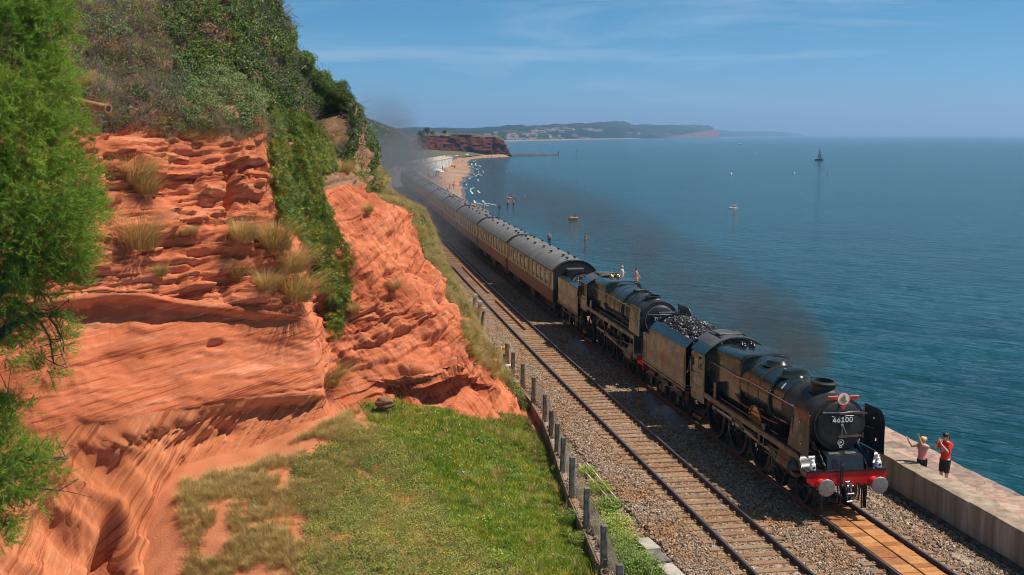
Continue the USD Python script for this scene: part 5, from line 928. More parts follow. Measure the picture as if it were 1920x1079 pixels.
    for q in P['labels']:
        y_, a, w_, h_ = q; k = np.clip((y_-sb1)/(fb0-sb1), 0, 1); r0 = R+(Rb-R)*k+.005; c0 = C+(Cb-C)*k; cc = np.array([-r0*math.cos(a), y_, c0+r0*math.sin(a)]); nrm = np.array([-math.cos(a), 0, math.sin(a)]); uu = np.array([0, -1, 0]); vv = np.cross(nrm, uu)
        obj('warning_label', MB().poly([(-w_/2, -h_/2), (w_/2, -h_/2), (w_/2, h_/2), (-w_/2, h_/2)], .004, frame_m(cc, uu, vv, nrm)), WHITE, t)
    return t

SCOT = dict(cz=2.75, r=.86, plate=1.80, hw=1.30, sb0=1.16, sb1=3.75, fb0=7.35, cab0=10.45, cab1=12.12, drv=(5.70, 7.95, 10.39), rw=1.03, bogie=(1.95, 3.93), bw=.50, trail=None, beam_top=1.42, plate_front=1.05, curve=True,
            door=.74, dish=.12, bright_rim=False, hinges=(.36, -.38), rail_z=.40, num_x=.02, num_z=.17, number='46100', shed=True, chim_y=2.42, top=3.88, chim='scot', rb=.99, cb=2.80, bands=(4.75, 5.75, 6.7), dome_y=6.35, topfeed=4.72,
            hand_z=3.02, hand_x=.95, defl=(.62, 1.92, 1.84, 3.22), lean=.5, cab_side=3.30, roof_top=3.93, roof_end=12.45, roof_split=.93, lamps=(-1.08, 1.08), cyl=(1.95, 3.02, 1.03, 1.15), rodx=.97, crank=2.4, boxes=((9.3, 0, .3, .28, .62), (4.3, 0, .2, .3, .22)), splash=(.0, .55), headboard=True,
            labels=((4.15, .75, .10, .24), (10.0, .72, .08, .30)))
BRIT = dict(cz=2.93, r=.93, plate=2.25, hw=1.33, sb0=1.42, sb1=4.3, fb0=8.3, cab0=11.45, cab1=13.15, drv=(5.75, 7.90, 10.05), rw=.94, bogie=(1.75, 3.65), bw=.46, trail=12.3, beam_top=1.42, plate_front=1.18, curve=False,
            door=.72, dish=.13, bright_rim=True, hinges=(.40, -.40), rail_z=.30, num_x=0, num_z=.12, number='70000', shed=False, chim_y=2.65, top=3.98, chim='brit', rb=1.0, cb=2.95, bands=(5.6, 6.6, 7.5), dome_y=7.75, topfeed=4.95,
            hand_z=3.35, hand_x=1.02, defl=(.55, 2.45, 2.34, 3.62), lean=1.0, cab_side=3.45, roof_top=3.95, roof_end=13.5, roof_split=.98, lamps=(), cyl=(1.72, 2.82, 1.03, 1.05), rodx=.97, crank=.9, boxes=((10.6, 0, .3, .4, .4),), splash=None, headboard=False, labels=())
loco1 = locomotive('steam_locomotive', 'leading black and green steam engine with red buffer beam and round red headboard', 0.0, SCOT)
loco2 = locomotive('steam_locomotive', 'second green steam engine with high running plate, coupled behind the coal tender of the first', 19.8, BRIT)

def tender(name, label, Y0, Q):
    t = thing(name, label, 'tender', (float(curve_x(Y0+3)), Y0, 0), -math.atan(float(curve_x(Y0+7)-curve_x(Y0))/7), 'coal tenders behind the engines')
    L, hw, z0, z1, z2, cut = Q['L'], Q['hw'], 1.42, Q['side'], Q['cope'], Q['cut']
    prof = [(0, z0), (L, z0), (L, Q['rear'])]+([(L-.95, Q['rear']), (L-1.05, Q['rear']+.05), (L-1.12, Q['rear']+.2), (L-1.15, z1)] if Q['curved'] else [(L, z1)])+[(.0, z1)]
    for sd in (-1, 1):
        q = MB().poly(*zy(prof, sd*hw-.012-(.012 if sd > 0 else -.012), .024)); s_ = obj('side', q, GREEN, t)
        ye = L-1.15 if Q['curved'] else L
        ib = Q['cope_in']; obj('coping', MB().add([(sd*hw, .0, z1), (sd*hw, ye, z1), (sd*ib, ye, z2), (sd*ib, .0, z2), (sd*hw, 0, z1-.03), (sd*hw, ye, z1-.03), (sd*ib, ye, z2-.03), (sd*ib, 0, z2-.03)], [[0, 1, 2, 3], [7, 6, 5, 4], [0, 3, 7, 4], [1, 5, 6, 2]]), GREEN, s_, smooth=False)
        obj('edge_bead', MB().tube([(sd*(hw+.0), 0, z1), (sd*hw, ye, z1)], .016, 6), BLACK, s_)
        if sd < 0 and Q['crest']:
            yc, zc = Q['crest'], 2.32
            lion = sg.Point(0, .28).buffer(.055).union(sg.box(-.10, .10, .10, .20)).union(sg.box(-.12, -.02, -.05, .16)).union(sg.box(.06, -.02, .12, .16)).union(sg.Polygon([(-.05, .32), (.05, .32), (.07, .40), (0, .36), (-.07, .40)])).union(sg.box(-.04, .18, .05, .26))
            c_ = obj('crest', MB().poly(lion, .004, LEFT(-hw-.0015, yc, zc)), YELLOW, s_)
            whl = sg.Point(0, -.16).buffer(.16).difference(sg.Point(0, -.16).buffer(.115)).union(sg.box(-.14, -.19, .14, -.12)); [None]
            for k in range(4): whl = whl.union(affinity.rotate(sg.box(-.012, -.29, .012, -.03), k*45, origin=(0, -.16)))
            obj('crest_wheel', MB().poly(whl, .004, LEFT(-hw-.0015, yc, zc)), LRED, c_)
            obj('crest_base', MB().poly(sg.box(-.09, -.40, .09, -.34), .004, LEFT(-hw-.0015, yc, zc)), ORANGE, c_)
            li = sg.Polygon(prof).buffer(-.09); obj('lining', MB().poly(*zy(li.difference(li.buffer(-.012)), -hw-.006, .006)), mat('tender_lining', (.16, .08, .03), .5), s_)
        if sd < 0 and Q['curved']: handrail(s_, [(-hw-.05, L-.06, z0+.12), (-hw-.07, L-.06, z0+.15), (-hw-.07, L-.06, z0+.95), (-hw-.07, L-.36, z0+.98), (-hw-.07, L-.36, z0+.15)], .014, BLACK)
        handrail(s_, [(sd*(hw+.04), .06, z0+.1), (sd*(hw+.04), .06, z1-.3)], .014, BLACK)
        fr = MB().poly(*zy(sg.Polygon([(.1, 1.3), (L-.05, 1.3), (L-.05, .95), (L-.6, .62)]+[(q_[0], q_[1]) for q_ in ((Q['ax'][2]-.45, .60), (Q['ax'][2]-.9, .85), (Q['ax'][1]+.9, .85), (Q['ax'][1]+.45, .6), (Q['ax'][1]-.45, .6), (Q['ax'][1]-.9, .85), (Q['ax'][0]+.9, .85), (Q['ax'][0]+.45, .6), (Q['ax'][0]-.45, .6), (.1, .9))]), sd*1.08-.02, .04)); f_ = obj('outside_frame', fr, BLACK, t)
        for y_ in Q['ax']:
            wheel(t, sd*.76, y_, .65, 0, sd)
            ab = MB().box((sd*1.16, y_, .66), (.16, .3, .36), bev=.03); [ab.bar((sd*1.16, y_-.55+k*.02, .98+.035*k), (sd*1.16, y_+.55-k*.02, .98+.035*k), .09, .03) for k in range(5)]; obj('axle_box', ab, BLACK, f_)
            obj('box_cover', MB().cyl((sd*1.24, y_, .66), (sd*1.255, y_, .66), .07, n=14), Q['boxcol'], f_)
        st = MB().box((sd*(hw-.1), .2, .45), (.25, .4, .03)).box((sd*(hw-.1), .2, .8), (.22, .4, .03)).bar((sd*(hw-.1), .02, .42), (sd*(hw-.1), .02, 1.3), .02, .04).bar((sd*(hw-.1), .38, .42), (sd*(hw-.1), .38, 1.3), .02, .04); obj('steps', st, BLACK, t)
    obj('bottom_plate', MB().box((0, L/2, 1.36), (2*hw+.06, L+.05, .10)), BLACK, t)
    obj('tank_top', MB().box((0, L-.55, Q['rear']-.02), (2*hw-.04, 1.1, .03)), BLACK, t)
    iw = Q['bunk']; obj('rear_panel', MB().poly(*xz([(-hw, z0), (hw, z0), (hw, Q['rear']), (-hw, Q['rear'])], L, .02)), BLACK, t)
    bkp = [(-iw, 2.2), (iw, 2.2), (iw, z2-.02)]+[(x, z2+Q['arch']*(1-(x/iw)**2)) for x in np.linspace(iw, -iw, 17)]+[(-iw, z2-.02)]
    obj('bunker_back', MB().poly(*xz(bkp, L-1.15 if Q['curved'] else L-1.5, .03)), GREEN if Q['curved'] else BLACK, t)
    for sd in (-1, 1): obj('bunker_side', MB().box((sd*iw, (L-1.15)/2, (z0+z2)/2+.2), (.025, L-1.2, z2-z0-.4)), GREEN, t)
    coal_heap(t, .35, L-1.3, iw-.05, z2-.28, Q['heap'], Q['seed'])
    obj('shovel_plate', MB().box((0, .12, 2.3), (2*iw, .04, 1.7)), BLACK, t)
    hatch = MB().lathe([(.24, Q['rear']), (.24, Q['rear']+.12), (0, Q['rear']+.14)], (0, L-.55, 0), 'z', 20).box((.7, L-.6, Q['rear']+.1), (.3, .4, .2), bev=.03); obj('filler_hatch', hatch, BLACK, t)
    bmp = obj('rear_beam', MB().box((0, L+.03, 1.12), (2*hw-.02, .05, .42)), RED if Q['curved'] else BLACK, t)
    buffers(t, L+.52, d=-1, red=False)
    if Q['curved']: obj('tail_lamp', MB().box((-hw+.16, L+.1, 1.28), (.16, .16, .2), bev=.02), LRED, t)
    return t
ORBOX = mat('axlebox_orange', (.55, .17, .03), .5)
tender1 = tender('tender', 'leading green coal tender with a lion crest on its side', 12.9, dict(L=6.5, hw=1.30, side=3.10, cope=3.42, cope_in=1.0, rear=2.72, cut=1, curved=True, crest=3.35, bunk=1.0, arch=.30, heap=.55, seed=1, ax=(1.2, 3.2, 5.3), boxcol=DIRTY))
tender2 = tender('tender', 'second coal tender, between the second engine and the first carriage', 33.55, dict(L=5.95, hw=1.33, side=2.92, cope=2.98, cope_in=.95, rear=2.9, cut=0, curved=False, crest=None, bunk=.92, arch=.42, heap=.50, seed=2, ax=(1.0, 2.9, 4.9), boxcol=ORBOX))

# carriages
MAROON = mat('coach_crimson', (.175, .013, .014), .45, var=.25, scale=1.5, coat=.06, coat_rough=.2); CREAM = mat('coach_cream', (.60, .47, .29), .5, var=.12, scale=1.5, coat=.06, coat_rough=.2)
CROOF = mat('coach_roof', (.125, .124, .128), .8, var=.22, scale=.9, coords='obj'); CROOF2 = mat('coach_roof_dark', (.10, .099, .10), .8, var=.3, scale=.6, coords='obj'); UNDER = mat('underframe_black', (.018, .017, .016), .6, var=.3)
def roof_profile(w, z0, top, n=21):
    x = np.linspace(-w, w, n); return x, z0+(top-z0)*(1-np.abs(x/w)**2.5)
def carriage(label, Y0, second=False):
    CROOF_ = CROOF2 if second else CROOF
    t = thing('carriage', label, 'carriage', (0, 0, 0), 0, 'crimson and cream carriages of the train')
    L, hw, zb, zs, zt = 19.6, 1.39, 1.12, 1.93, 3.14
    wins = [(.62, 1.02, 2.15, 2.98, 'door')]
    ys = [1.75, 3.45, 5.15, 6.85]; wins += [(y_, y_+1.12, 2.05, 3.03, 'w') for y_ in ys]
    wins += [(9.05, 9.45, 2.15, 2.98, 'door')]
    ys = [10.3, 12.0, 13.7, 15.4]; wins += [(y_, y_+1.12, 2.05, 3.03, 'w') for y_ in ys]; wins += [(17.1, 17.5, 2.25, 2.95, 'toilet'), (18.55, 18.95, 2.15, 2.98, 'door')]
    if second: wins = [(.62, 1.02, 2.15, 2.98, 'door')]+[(y_, y_+1.0, 2.05, 3.03, 'w') for y_ in (1.6, 3.35, 5.1, 6.85, 8.6, 10.35, 12.1, 13.85, 15.6)]+[(17.2, 17.6, 2.25, 2.95, 'toilet'), (18.55, 18.95, 2.15, 2.98, 'door')]
    for sd in (-1, 1):
        up_ = sg.box(0, zs, L, zt); 
        for a, b, c, d, k in wins: up_ = up_.difference(sg.box(a+.06, c+.06, b-.06, d-.06).buffer(.06))
        obj('upper_panel', MB().poly(*zy(up_, sd*hw-.02, .04)), CREAM, t)
        lo = MB().poly(*zy([(0, zb+.1), (L, zb+.1), (L, zs), (0, zs)], sd*hw-.021, .042)).poly(*zy([(0, zb-.06), (L, zb-.06), (L, zb+.1), (0, zb+.1)], sd*(hw-.035)-.02, .04)); obj('lower_panel', lo, MAROON, t)
        obj('lining', MB().bar((sd*(hw+.022), 0, zs), (sd*(hw+.022), L, zs), .012, .035), mat('coach_lining', (.35, .25, .06), .4) if sd < 0 and not UsdShade.Material.Get(stage, '/World/Looks/coach_lining') else UsdShade.Material.Get(stage, '/World/Looks/coach_lining'), t)
        for a, b, c, d, k in wins:
            fr = sg.box(a-.02, c-.02, b+.02, d+.02).buffer(.03).difference(sg.box(a+.07, c+.07, b-.07, d-.07).buffer(.05))
            w = obj('window' if k != 'door' else 'door_window', MB().poly(*zy(fr, sd*(hw+.012)-.012, .024)), CREAM, t)
            obj('pane', MB().box((sd*(hw-.012), (a+b)/2, (c+d)/2), (.006, b-a-.06, d-c-.06)), GLASS, w)
            if k == 'w': obj('ventilator', MB().bar((sd*hw, a+.04, d-.33), (sd*hw, b-.04, d-.33), .03, .035), STEEL, w)
        for a, b, c, d, k in wins:
            if k == 'door':
                dl = sg.box((a+b)/2-.34, zb+.05, (a+b)/2+.34, zt-.03); dr_ = obj('door', MB().poly(*zy(dl.difference(dl.buffer(-.014)), sd*(hw+.021)-.004, .008)), INSIDE, t)
                obj('handle', MB().cyl((sd*(hw+.03), b+.06, 2.0), (sd*(hw+.06), b+.06, 2.0), .02, n=8).cyl((sd*(hw+.05), b+.12, 1.8), (sd*(hw+.05), b+.12, 2.3), .014, n=6), BRASS, dr_)
    for e, y_ in ((0, .02), (1, L)):
        x, z = roof_profile(hw, zt, 3.77); obj('end_panel', MB().poly(*xz([(-hw, zb-.06), (hw, zb-.06)]+list(zip(x[::-1], z[::-1])), y_, .02)), UNDER, t)
        s_ = -1 if e == 0 else 1; gb = MB()
        for k in range(4): gb.box((0, (0 if e == 0 else L)+s_*(.06+.09*k), 2.25), (1.15-.06*(k % 2), .07, 2.15-.06*(k % 2)), bev=.03)
        obj('gangway', gb, UNDER, t)
    x, z = roof_profile(hw+.035, zt-.03, 3.79, 31); yv = np.linspace(-.02, L+.02, 21)
    rm = MB().add(*sheet(np.repeat(x[:, None], 21, 1), np.repeat(yv[None], 31, 0), np.repeat(z[:, None], 21, 1))); rm.add(*sheet(np.repeat(x[::-1][:, None], 2, 1), np.repeat([[-.02, L+.02]], 31, 0), np.repeat(z[::-1][:, None]-.04, 2, 1)))
    rf = obj('roof', rm, CROOF_, t, smooth=40)
    for y_ in (.10, L-.10): obj('roof_rib', MB().tube([(a, y_, b+.02) for a, b in zip(x, z)], .035, 6), UNDER, rf)
    for sd in (-1, 1): obj('gutter', MB().bar((sd*(hw+.045), 0, zt-.01), (sd*(hw+.045), L, zt-.01), .05, .045), UNDER, rf)
    for k, (vx, vy) in enumerate([(-.28, 1.0), (.35, 1.6), (-.2, 2.7), (.45, 4.2), (-.42, 5.9), (.42, 7.6), (-.3, 9.3), (.38, 10.6), (-.42, 12.4), (.42, 14.0), (-.42, 15.6), (.3, 16.9), (-.2, 17.9), (.35, 18.7), (-.35, 18.8)]):
        zz = zt+(3.79-zt)*(1-abs(vx/hw)**2.5); obj('roof_vent', MB().lathe([(.05, zz-.03), (.05, zz+.06), (.11, zz+.075), (.12, zz+.11), (.07, zz+.14), (0, zz+.145)], (vx, vy, 0), 'z', 12).bar((vx, vy-.17, zz+.10), (vx, vy+.17, zz+.10), .12, .07), UNDER, rf)
    uf = MB().box((0, L/2, 1.04), (2.4, L-.1, .12)); [uf.bar((s_*1.05, 4.5, 1.0), (s_*1.05, 7.2, .55), .06).bar((s_*1.05, 7.2, .55), (s_*1.05, 12.4, .55), .06).bar((s_*1.05, 12.4, .55), (s_*1.05, 15.1, 1.0), .06) for s_ in (-1, 1)]; obj('underframe', uf, UNDER, t)
    for s_ in (-1, 1):
        obj('battery_box', MB().box((s_*1.0, 8.2, .72), (.6, 1.7, .5), bev=.03), UNDER, t); obj('brake_cylinder', MB().cyl((s_*.6, 10.6, .75), (s_*.6, 11.5, .75), .24, n=16), UNDER, t)
    for yb_ in (2.65, L-2.65):
        bg = MB(); [bg.poly(*zy([(yb_-1.75, .70), (yb_-1.3, .95), (yb_-.5, .80), (yb_+.5, .80), (yb_+1.3, .95), (yb_+1.75, .70), (yb_+1.3, .45), (yb_+.5, .42), (yb_-.5, .42), (yb_-1.3, .45)], s_*1.02-.04, .08)) for s_ in (-1, 1)]
        b = obj('bogie', bg, UNDER, t)
        for s_ in (-1, 1):
            for d in (-1.3, 1.3):
                obj('wheel', MB().lathe([(0, -s_*.03), (.38, -s_*.03), (.455, -s_*.05), (.455, s_*.07), (.40, s_*.07), (.38, s_*.02), (.12, s_*.0), (.1, s_*.08), (0, s_*.08)], (s_*.76, yb_+d, .455), 'x', 24), UNDER, b)
    for y_, d in ((-.50, 1), (L+.50, -1)): buffers(t, y_, d=d, head=.2, red=False)
    obj('floor', MB().box((0, L/2, 1.2), (2*hw-.1, L-.1, .1)), INSIDE, t)
    seats = MB()
    for k in range(18): [seats.box((s_*.75, 1.3+k*.98, 1.75), (1.0, .18, 1.05)) for s_ in (-1, 1)]
    obj('seats', seats, mat('coach_seat', (.10, .05, .04), .9) if not second else UsdShade.Material.Get(stage, '/World/Looks/coach_seat'), t)
    return t
def put(p, Y):
    a, b = np.array([float(curve_x(Y+2.6)), Y+2.6]), np.array([float(curve_x(Y+17)), Y+17]); d = b-a; rz = -math.atan2(d[0], d[1]); x0 = a-d/np.linalg.norm(d)*2.6
    return (x0[0], x0[1], 0), rz
CL = ['first crimson and cream carriage, coupled directly behind the second coal tender', 'second crimson and cream carriage behind the two engines, its windows clear of smoke', 'third crimson and cream carriage from the engines', 'fourth crimson and cream carriage from the engines, edge of the drifting smoke',
      'fifth crimson and cream carriage from the engines, fading in the smoke', 'sixth crimson and cream carriage from the engines, dim behind the smoke', 'seventh carriage from the engines, grey behind the smoke', 'eighth carriage from the engines, third from the tail of the train', 'last but one carriage of the train, almost lost in smoke', 'last carriage of the train, by the near end of the curved beach wall']
def place(t, Y):
    loc, rz = put(None, Y); ops = UsdGeom.Xformable(t).GetOrderedXformOps(); ops[0].Set(Gf.Vec3d(*map(float, loc))); ops[1].Set(Gf.Vec3f(0, 0, math.degrees(rz)))
protos_ = {}
for k in range(10):
    kind_ = k in (2, 3, 6, 8); Y_ = 40.75+20.2*k
    if kind_ not in protos_: protos_[kind_] = carriage(CL[k], 0, kind_); place(protos_[kind_], Y_)
    else: loc, rz = put(None, Y_); dup(protos_[kind_], loc, rz, CL[k])
# ---------------------------------------------------------------- plants
from shapely import contains_xy
def cliff_samples(per_m2, seed, poly=None, umin=None, umax=None, vmin=0, vmax=11, keep=None, ny=None):
    'random places on the worn cliff: position, normal, photograph place'
    r = np.random.default_rng(seed)
    a = CD[:-1, :-1]; e1, e2 = CD[1:, :-1]-a, CD[:-1, 1:]-a; area = np.linalg.norm(np.cross(e1, e2), axis=-1)
    px = CPXD[:-1, :-1]; m = np.ones(area.shape, bool)
    if poly is not None: m &= contains_xy(sg.Polygon(poly), px[..., 0], px[..., 1])
    u_, v_ = UD[:-1][:, None]+0*area, VD[:-1][None, :]+0*area
    if umin is not None: m &= u_ >= umin
    if umax is not None: m &= u_ < umax
    m &= (v_ >= vmin) & (v_ <= vmax)
    w = np.where(m, area, 0)
    if callable(per_m2): w = w*per_m2(a); n = int(w.sum())
    else: n = int(w.sum()*per_m2)
    k = r.choice(w.size, n, p=(w/w.sum()).ravel()); s1, s2 = r.random((2, n, 1))
    p = a.reshape(-1, 3)[k]+e1.reshape(-1, 3)[k]*s1+e2.reshape(-1, 3)[k]*s2; nn = CDN[:-1, :-1].reshape(-1, 3)[k]; q = px.reshape(-1, 2)[k]
    if keep is not None:
        ok = keep(p, nn, q, r); p, nn, q = p[ok], nn[ok], q[ok]
    return p, nn, q
def leaf(mb, c, d, up_, L, w, bend=.25):
    'one folded leaf from c along d'
    d = d/np.linalg.norm(d); s_ = np.cross(d, up_); s_ /= np.linalg.norm(s_)+1e-9; n_ = np.cross(s_, d)
    v = [c, c+d*L*.45+s_*w*.5-n_*w*.12, c+d*L*.5+n_*w*.06, c+d*L*.45-s_*w*.5-n_*w*.12, c+d*L-n_*L*bend]
    mb.add(v, [[0, 1, 2], [0, 2, 3], [1, 4, 2], [2, 4, 3]])
def rdir(r, up_=.0):
    v = r.normal(size=3); v[2] = abs(v[2])*1.0+up_; return v/np.linalg.norm(v)
def ivy_clump(seed, n=46, R=.30, L=(.055, .105)):
    r = np.random.default_rng(seed); mb = MB(True)
    for _ in range(n):
        d = rdir(r); c = d*np.array([R, R, R*.75])*r.uniform(.45, 1.05); ld = d*.5+r.normal(size=3)*.5+np.array([0, 0, -.15]); leaf(mb, c, ld, d+r.normal(size=3)*.3, r.uniform(*L), r.uniform(*L)*.85)
    return mb
def spike_clump(seed, n=34, R=.17, L=(.07, .13), w=.016, tilt=.55):
    'fleshy fingers of an ice plant'
    r = np.random.default_rng(seed); mb = MB(True)
    for _ in range(n):
        c = np.array([*r.uniform(-R, R, 2), r.uniform(-.02, .04)]); d = np.array([*r.normal(size=2)*tilt, 1.0]); d /= np.linalg.norm(d); l = r.uniform(*L)
        a = np.cross(d, [0, 0, 1.0])+1e-3; a /= np.linalg.norm(a); b = np.cross(d, a); m_ = c+d*l*.5+a*l*.05
        mb.add([c+a*w*.5, c-a*w*.25+b*w*.45, c-a*w*.25-b*w*.45, m_+a*w*.6, m_-a*w*.3+b*w*.5, m_-a*w*.3-b*w*.5, c+d*l+a*l*.16], [[0, 1, 4, 3], [1, 2, 5, 4], [2, 0, 3, 5]]) if False else mb.add([c+a*w*.5, c-a*w*.25+b*w*.45, c-a*w*.25-b*w*.45, c+d*l+a*l*.14], [[0, 1, 3], [1, 2, 3], [2, 0, 3]])
    return mb
def grass_blades(seed, n=70, R=.12, L=(.25, .6), w=.006, droop=.6, lean=(0, 0)):
    r = np.random.default_rng(seed); mb = MB(True)
    for _ in range(n):
        a = r.uniform(0, 2*np.pi); o = np.array([math.cos(a), math.sin(a), 0])*R*math.sqrt(r.random()); l = r.uniform(*L); out = np.array([math.cos(a)+lean[0], math.sin(a)+lean[1], 0])*r.uniform(.15, 1)
        s_ = np.array([-math.sin(a), math.cos(a), 0]); pts = []
        for t in (0, .4, .75, 1): pts.append(o+out*l*droop*t**1.7+np.array([0, 0, l*(t-.35*droop*t**2.4)]))
        ws = [w, w*.8, w*.5, 0]; v = []
        for p_, q in zip(pts, ws): v += [p_-s_*q*.5, p_+s_*q*.5]
        mb.add(v[:7], [[0, 1, 3], [0, 3, 2], [2, 3, 5], [2, 5, 4], [4, 5, 6]])
    return mb
def broad_clump(seed, n=26, R=.16, L=(.035, .07)):
    r = np.random.default_rng(seed); mb = MB(True)
    for _ in range(n):
        c = np.array([*r.uniform(-R, R, 2), r.uniform(.0, .13)]); d = rdir(r, .1); leaf(mb, c, d, np.array([0, 0, 1.0])+r.normal(size=3)*.4, r.uniform(*L), r.uniform(*L)*.7)
    return mb
def twig_clump(seed, n=9, R=.3, L=(.4, .9), r0=.009):
    r = np.random.default_rng(seed); mb = MB(True)
    for _ in range(n):
        p = np.array([*r.uniform(-R, R, 2), -.05]); d = rdir(r, .3)*r.uniform(*L); q = r.normal(size=3)*.12
        pts = [p, p+d*.35+q*.5, p+d*.7+q, p+d+q*.3]; mb.tube(pts, [r0, r0*.8, r0*.6, r0*.25], 4, caps=False)
        for t in (.4, .6, .8): b = p+d*t+q*t; mb.tube([b, b+rdir(r)*r.uniform(.1, .3)], [r0*.5, r0*.2], 3, caps=False)
    return mb
IVY_DARK = leafmat('ivy_dark', [(.010, .026, .006), (.016, .044, .009), (.030, .075, .014), (.060, .105, .020), (.10, .10, .025)], .38, .15, .35, gain=(2.0, 1.5, .75))
IVY_PALE = leafmat('ivy_pale', [(.035, .075, .035), (.06, .12, .06), (.10, .16, .085), (.15, .17, .08)], .45, .2, gain=(2.1, 1.6, .95))
IVY_MID = leafmat('ivy_mid', [(.022, .055, .010), (.045, .10, .016), (.08, .145, .025), (.13, .15, .03)], .38, .2)
BROWNLEAF = leafmat('dry_leaf', [(.06, .035, .016), (.12, .07, .03), (.18, .10, .04), (.10, .085, .03)], .7, .2)
ICE_GREEN = leafmat('ice_plant', [(.012, .035, .006), (.045, .10, .012), (.085, .16, .02), (.15, .19, .022), (.26, .20, .02), (.28, .075, .03)], .4, .25, pscale=1.1, gain=(2.4, 2.0, 1.4))
ICE_DARK = leafmat('ice_plant_dark', [(.018, .045, .010), (.035, .085, .016), (.06, .115, .02), (.12, .12, .025), (.17, .07, .03)], .42, .2, pscale=.8, gain=(2.2, 1.9, 1.3))
LAWN = leafmat('bank_grass_green', [(.015, .045, .006), (.045, .115, .010), (.08, .165, .014), (.12, .20, .02), (.20, .22, .025), (.28, .20, .03), (.24, .09, .03)], .45, .35, pscale=1.3, gain=(2.5, 2.1, 1.5))
GREYLEAF = leafmat('bank_leaf_grey_green', [(.025, .040, .010), (.06, .085, .022), (.10, .125, .035), (.17, .175, .05), (.24, .20, .08)], .5, .3, gain=(2.9, 2.5, 1.6))
DRY = leafmat('dry_grass', [(.16, .11, .045), (.26, .18, .08), (.36, .26, .13), (.17, .16, .05), (.42, .33, .18)], .7, .3)
DRYGREEN = leafmat('dry_green_grass', [(.10, .10, .03), (.17, .14, .05), (.27, .20, .09), (.36, .28, .14)], .7, .3, gain=(2.1, 1.9, 1.5))
SAMPH = leafmat('samphire', [(.06, .13, .03), (.12, .20, .04), (.24, .30, .06), (.38, .38, .08)], .5, .3)
TWIG = mat('twig_bark', (.13, .095, .07), .9, var=.3, scale=6, tint=(.25, .20, .16))
rg = np.random.default_rng(77)
def spread(path, label, cat, protos, p, nn, scale, k=1.0, lift=0.0, seed=0):
    r = np.random.default_rng(seed+5); n = len(p); s_ = r.uniform(*scale, n)
    pos = p+nn*(lift*r.random((n, 1)))
    pr = scatter(path, protos, pos, r.integers(0, len(protos), n), quat_zn(nn, r.uniform(0, 2*np.pi, n), k), s_); USED[path] = 1
    return tag(pr, label, cat, kind='stuff')
# -- what grows on the upper cliff
P_DARK = [(150,-220),(330,-60),(300,30),(330,135),(420,140),(480,150),(500,205),(560,215),(640,290),(700,340),(748,388),(800,300),(800,-60),(600,-220)]
P_PALE = [(325,120),(400,105),(470,120),(492,200),(486,245),(330,245),(322,190)]
P_DRY = [(120,-220),(330,-60),(300,30),(330,135),(322,190),(335,250),(140,222),(120,60)]
hole = lambda p, nn, q, r: (meshkit.fbm(p*.9, 3, 9) > .36) & ~contains_xy(sg.Polygon([(545,195),(600,215),(660,300),(705,368),(650,360),(600,330)]), q[:, 0], q[:, 1])
dens = lambda a: np.where(a[..., 1] < 34, 26, np.where(a[..., 1] < 60, 13, np.where(a[..., 1] < 130, 5, .5)))
p, nn, q = cliff_samples(dens, 1, P_DARK, vmin=7.9, keep=hole)
big_ = np.where(p[:, 1] > 60, 1.9, np.where(p[:, 1] > 34, 1.35, 1.0))
cl = meshkit.fbm(p*.55, 3, 21); r = np.random.default_rng(3)
n = len(p); pos = p+nn*((cl*1.3-.35)*.55+r.random(n)*.22)[:, None]
tag(scatter('/World/ivy', [(ivy_clump(k), IVY_DARK) for k in range(4)]+[(ivy_clump(4), IVY_MID), (ivy_clump(5, 30), BROWNLEAF)], pos, np.where(r.random(n) < .80, r.integers(0, 4, n), np.where(r.random(n) < .75, 4, 5)), quat_zn(nn, r.uniform(0, 6.28, n), .7), big_*r.uniform(.7, 1.25, n)), 'dark glossy ivy covering the upper cliff up to the skyline', 'ivy', kind='stuff')
p, nn, q = cliff_samples(34, 2, P_PALE, vmin=7.5, keep=lambda p, nn, q, r: meshkit.fbm(p*1.2, 3, 4) > .36)
spread('/World/pale_ivy', 'grey green trailing ivy hanging at the lip of the red rock', 'ivy', [(ivy_clump(k, 40, .26, (.05, .085)), IVY_PALE) for k in (11, 12, 13)], p, nn, (.7, 1.15), .7, .25, 2)
p, nn, q = cliff_samples(15, 3, P_DRY, vmin=7.6)
spread('/World/scrub', 'brown and olive tangled scrub between the feathery shrub and the ivy', 'scrub', [(ivy_clump(21, 40), BROWNLEAF), (ivy_clump(22, 40), IVY_PALE), (twig_clump(23), TWIG), (grass_blades(24, 70, .2, (.3, .6)), DRYGREEN), (ivy_clump(26, 44), IVY_MID), (ivy_clump(27, 44), IVY_PALE), (twig_clump(25, 12), TWIG)], p, nn, (.7, 1.2), .6, .2, 3)
p, nn, q = cliff_samples(lambda a: np.where(a[..., 1] < 60, 1.1, .5), 4, P_DARK, vmin=8.2)
spread('/World/bare_twigs', 'bare grey twigs sticking out of the ivy on the cliff', 'twigs', [(twig_clump(k, 8, .3, (.5, 1.2), .011), TWIG) for k in (31, 32, 33)], p, nn, (.7, 1.3), .6, .2, 4)
# far, smoke veiled cliff: shrubs as clumps
p, nn, q = cliff_samples(.75, 5, None, umin=ucol[17], vmin=2.5, keep=lambda p, nn, q, r: (p[:, 1] > 200) & (meshkit.fbm(p*.12, 3, 2) > .38))
spread('/World/scrub_001', 'dark scrub on the far cliff behind the smoke', 'scrub', [(ivy_clump(41, 60, .9, (.3, .5)), IVY_DARK), (ivy_clump(42, 60, .9, (.3, .5)), IVY_MID)], p, nn, (1.0, 2.2), .6, .3, 5)
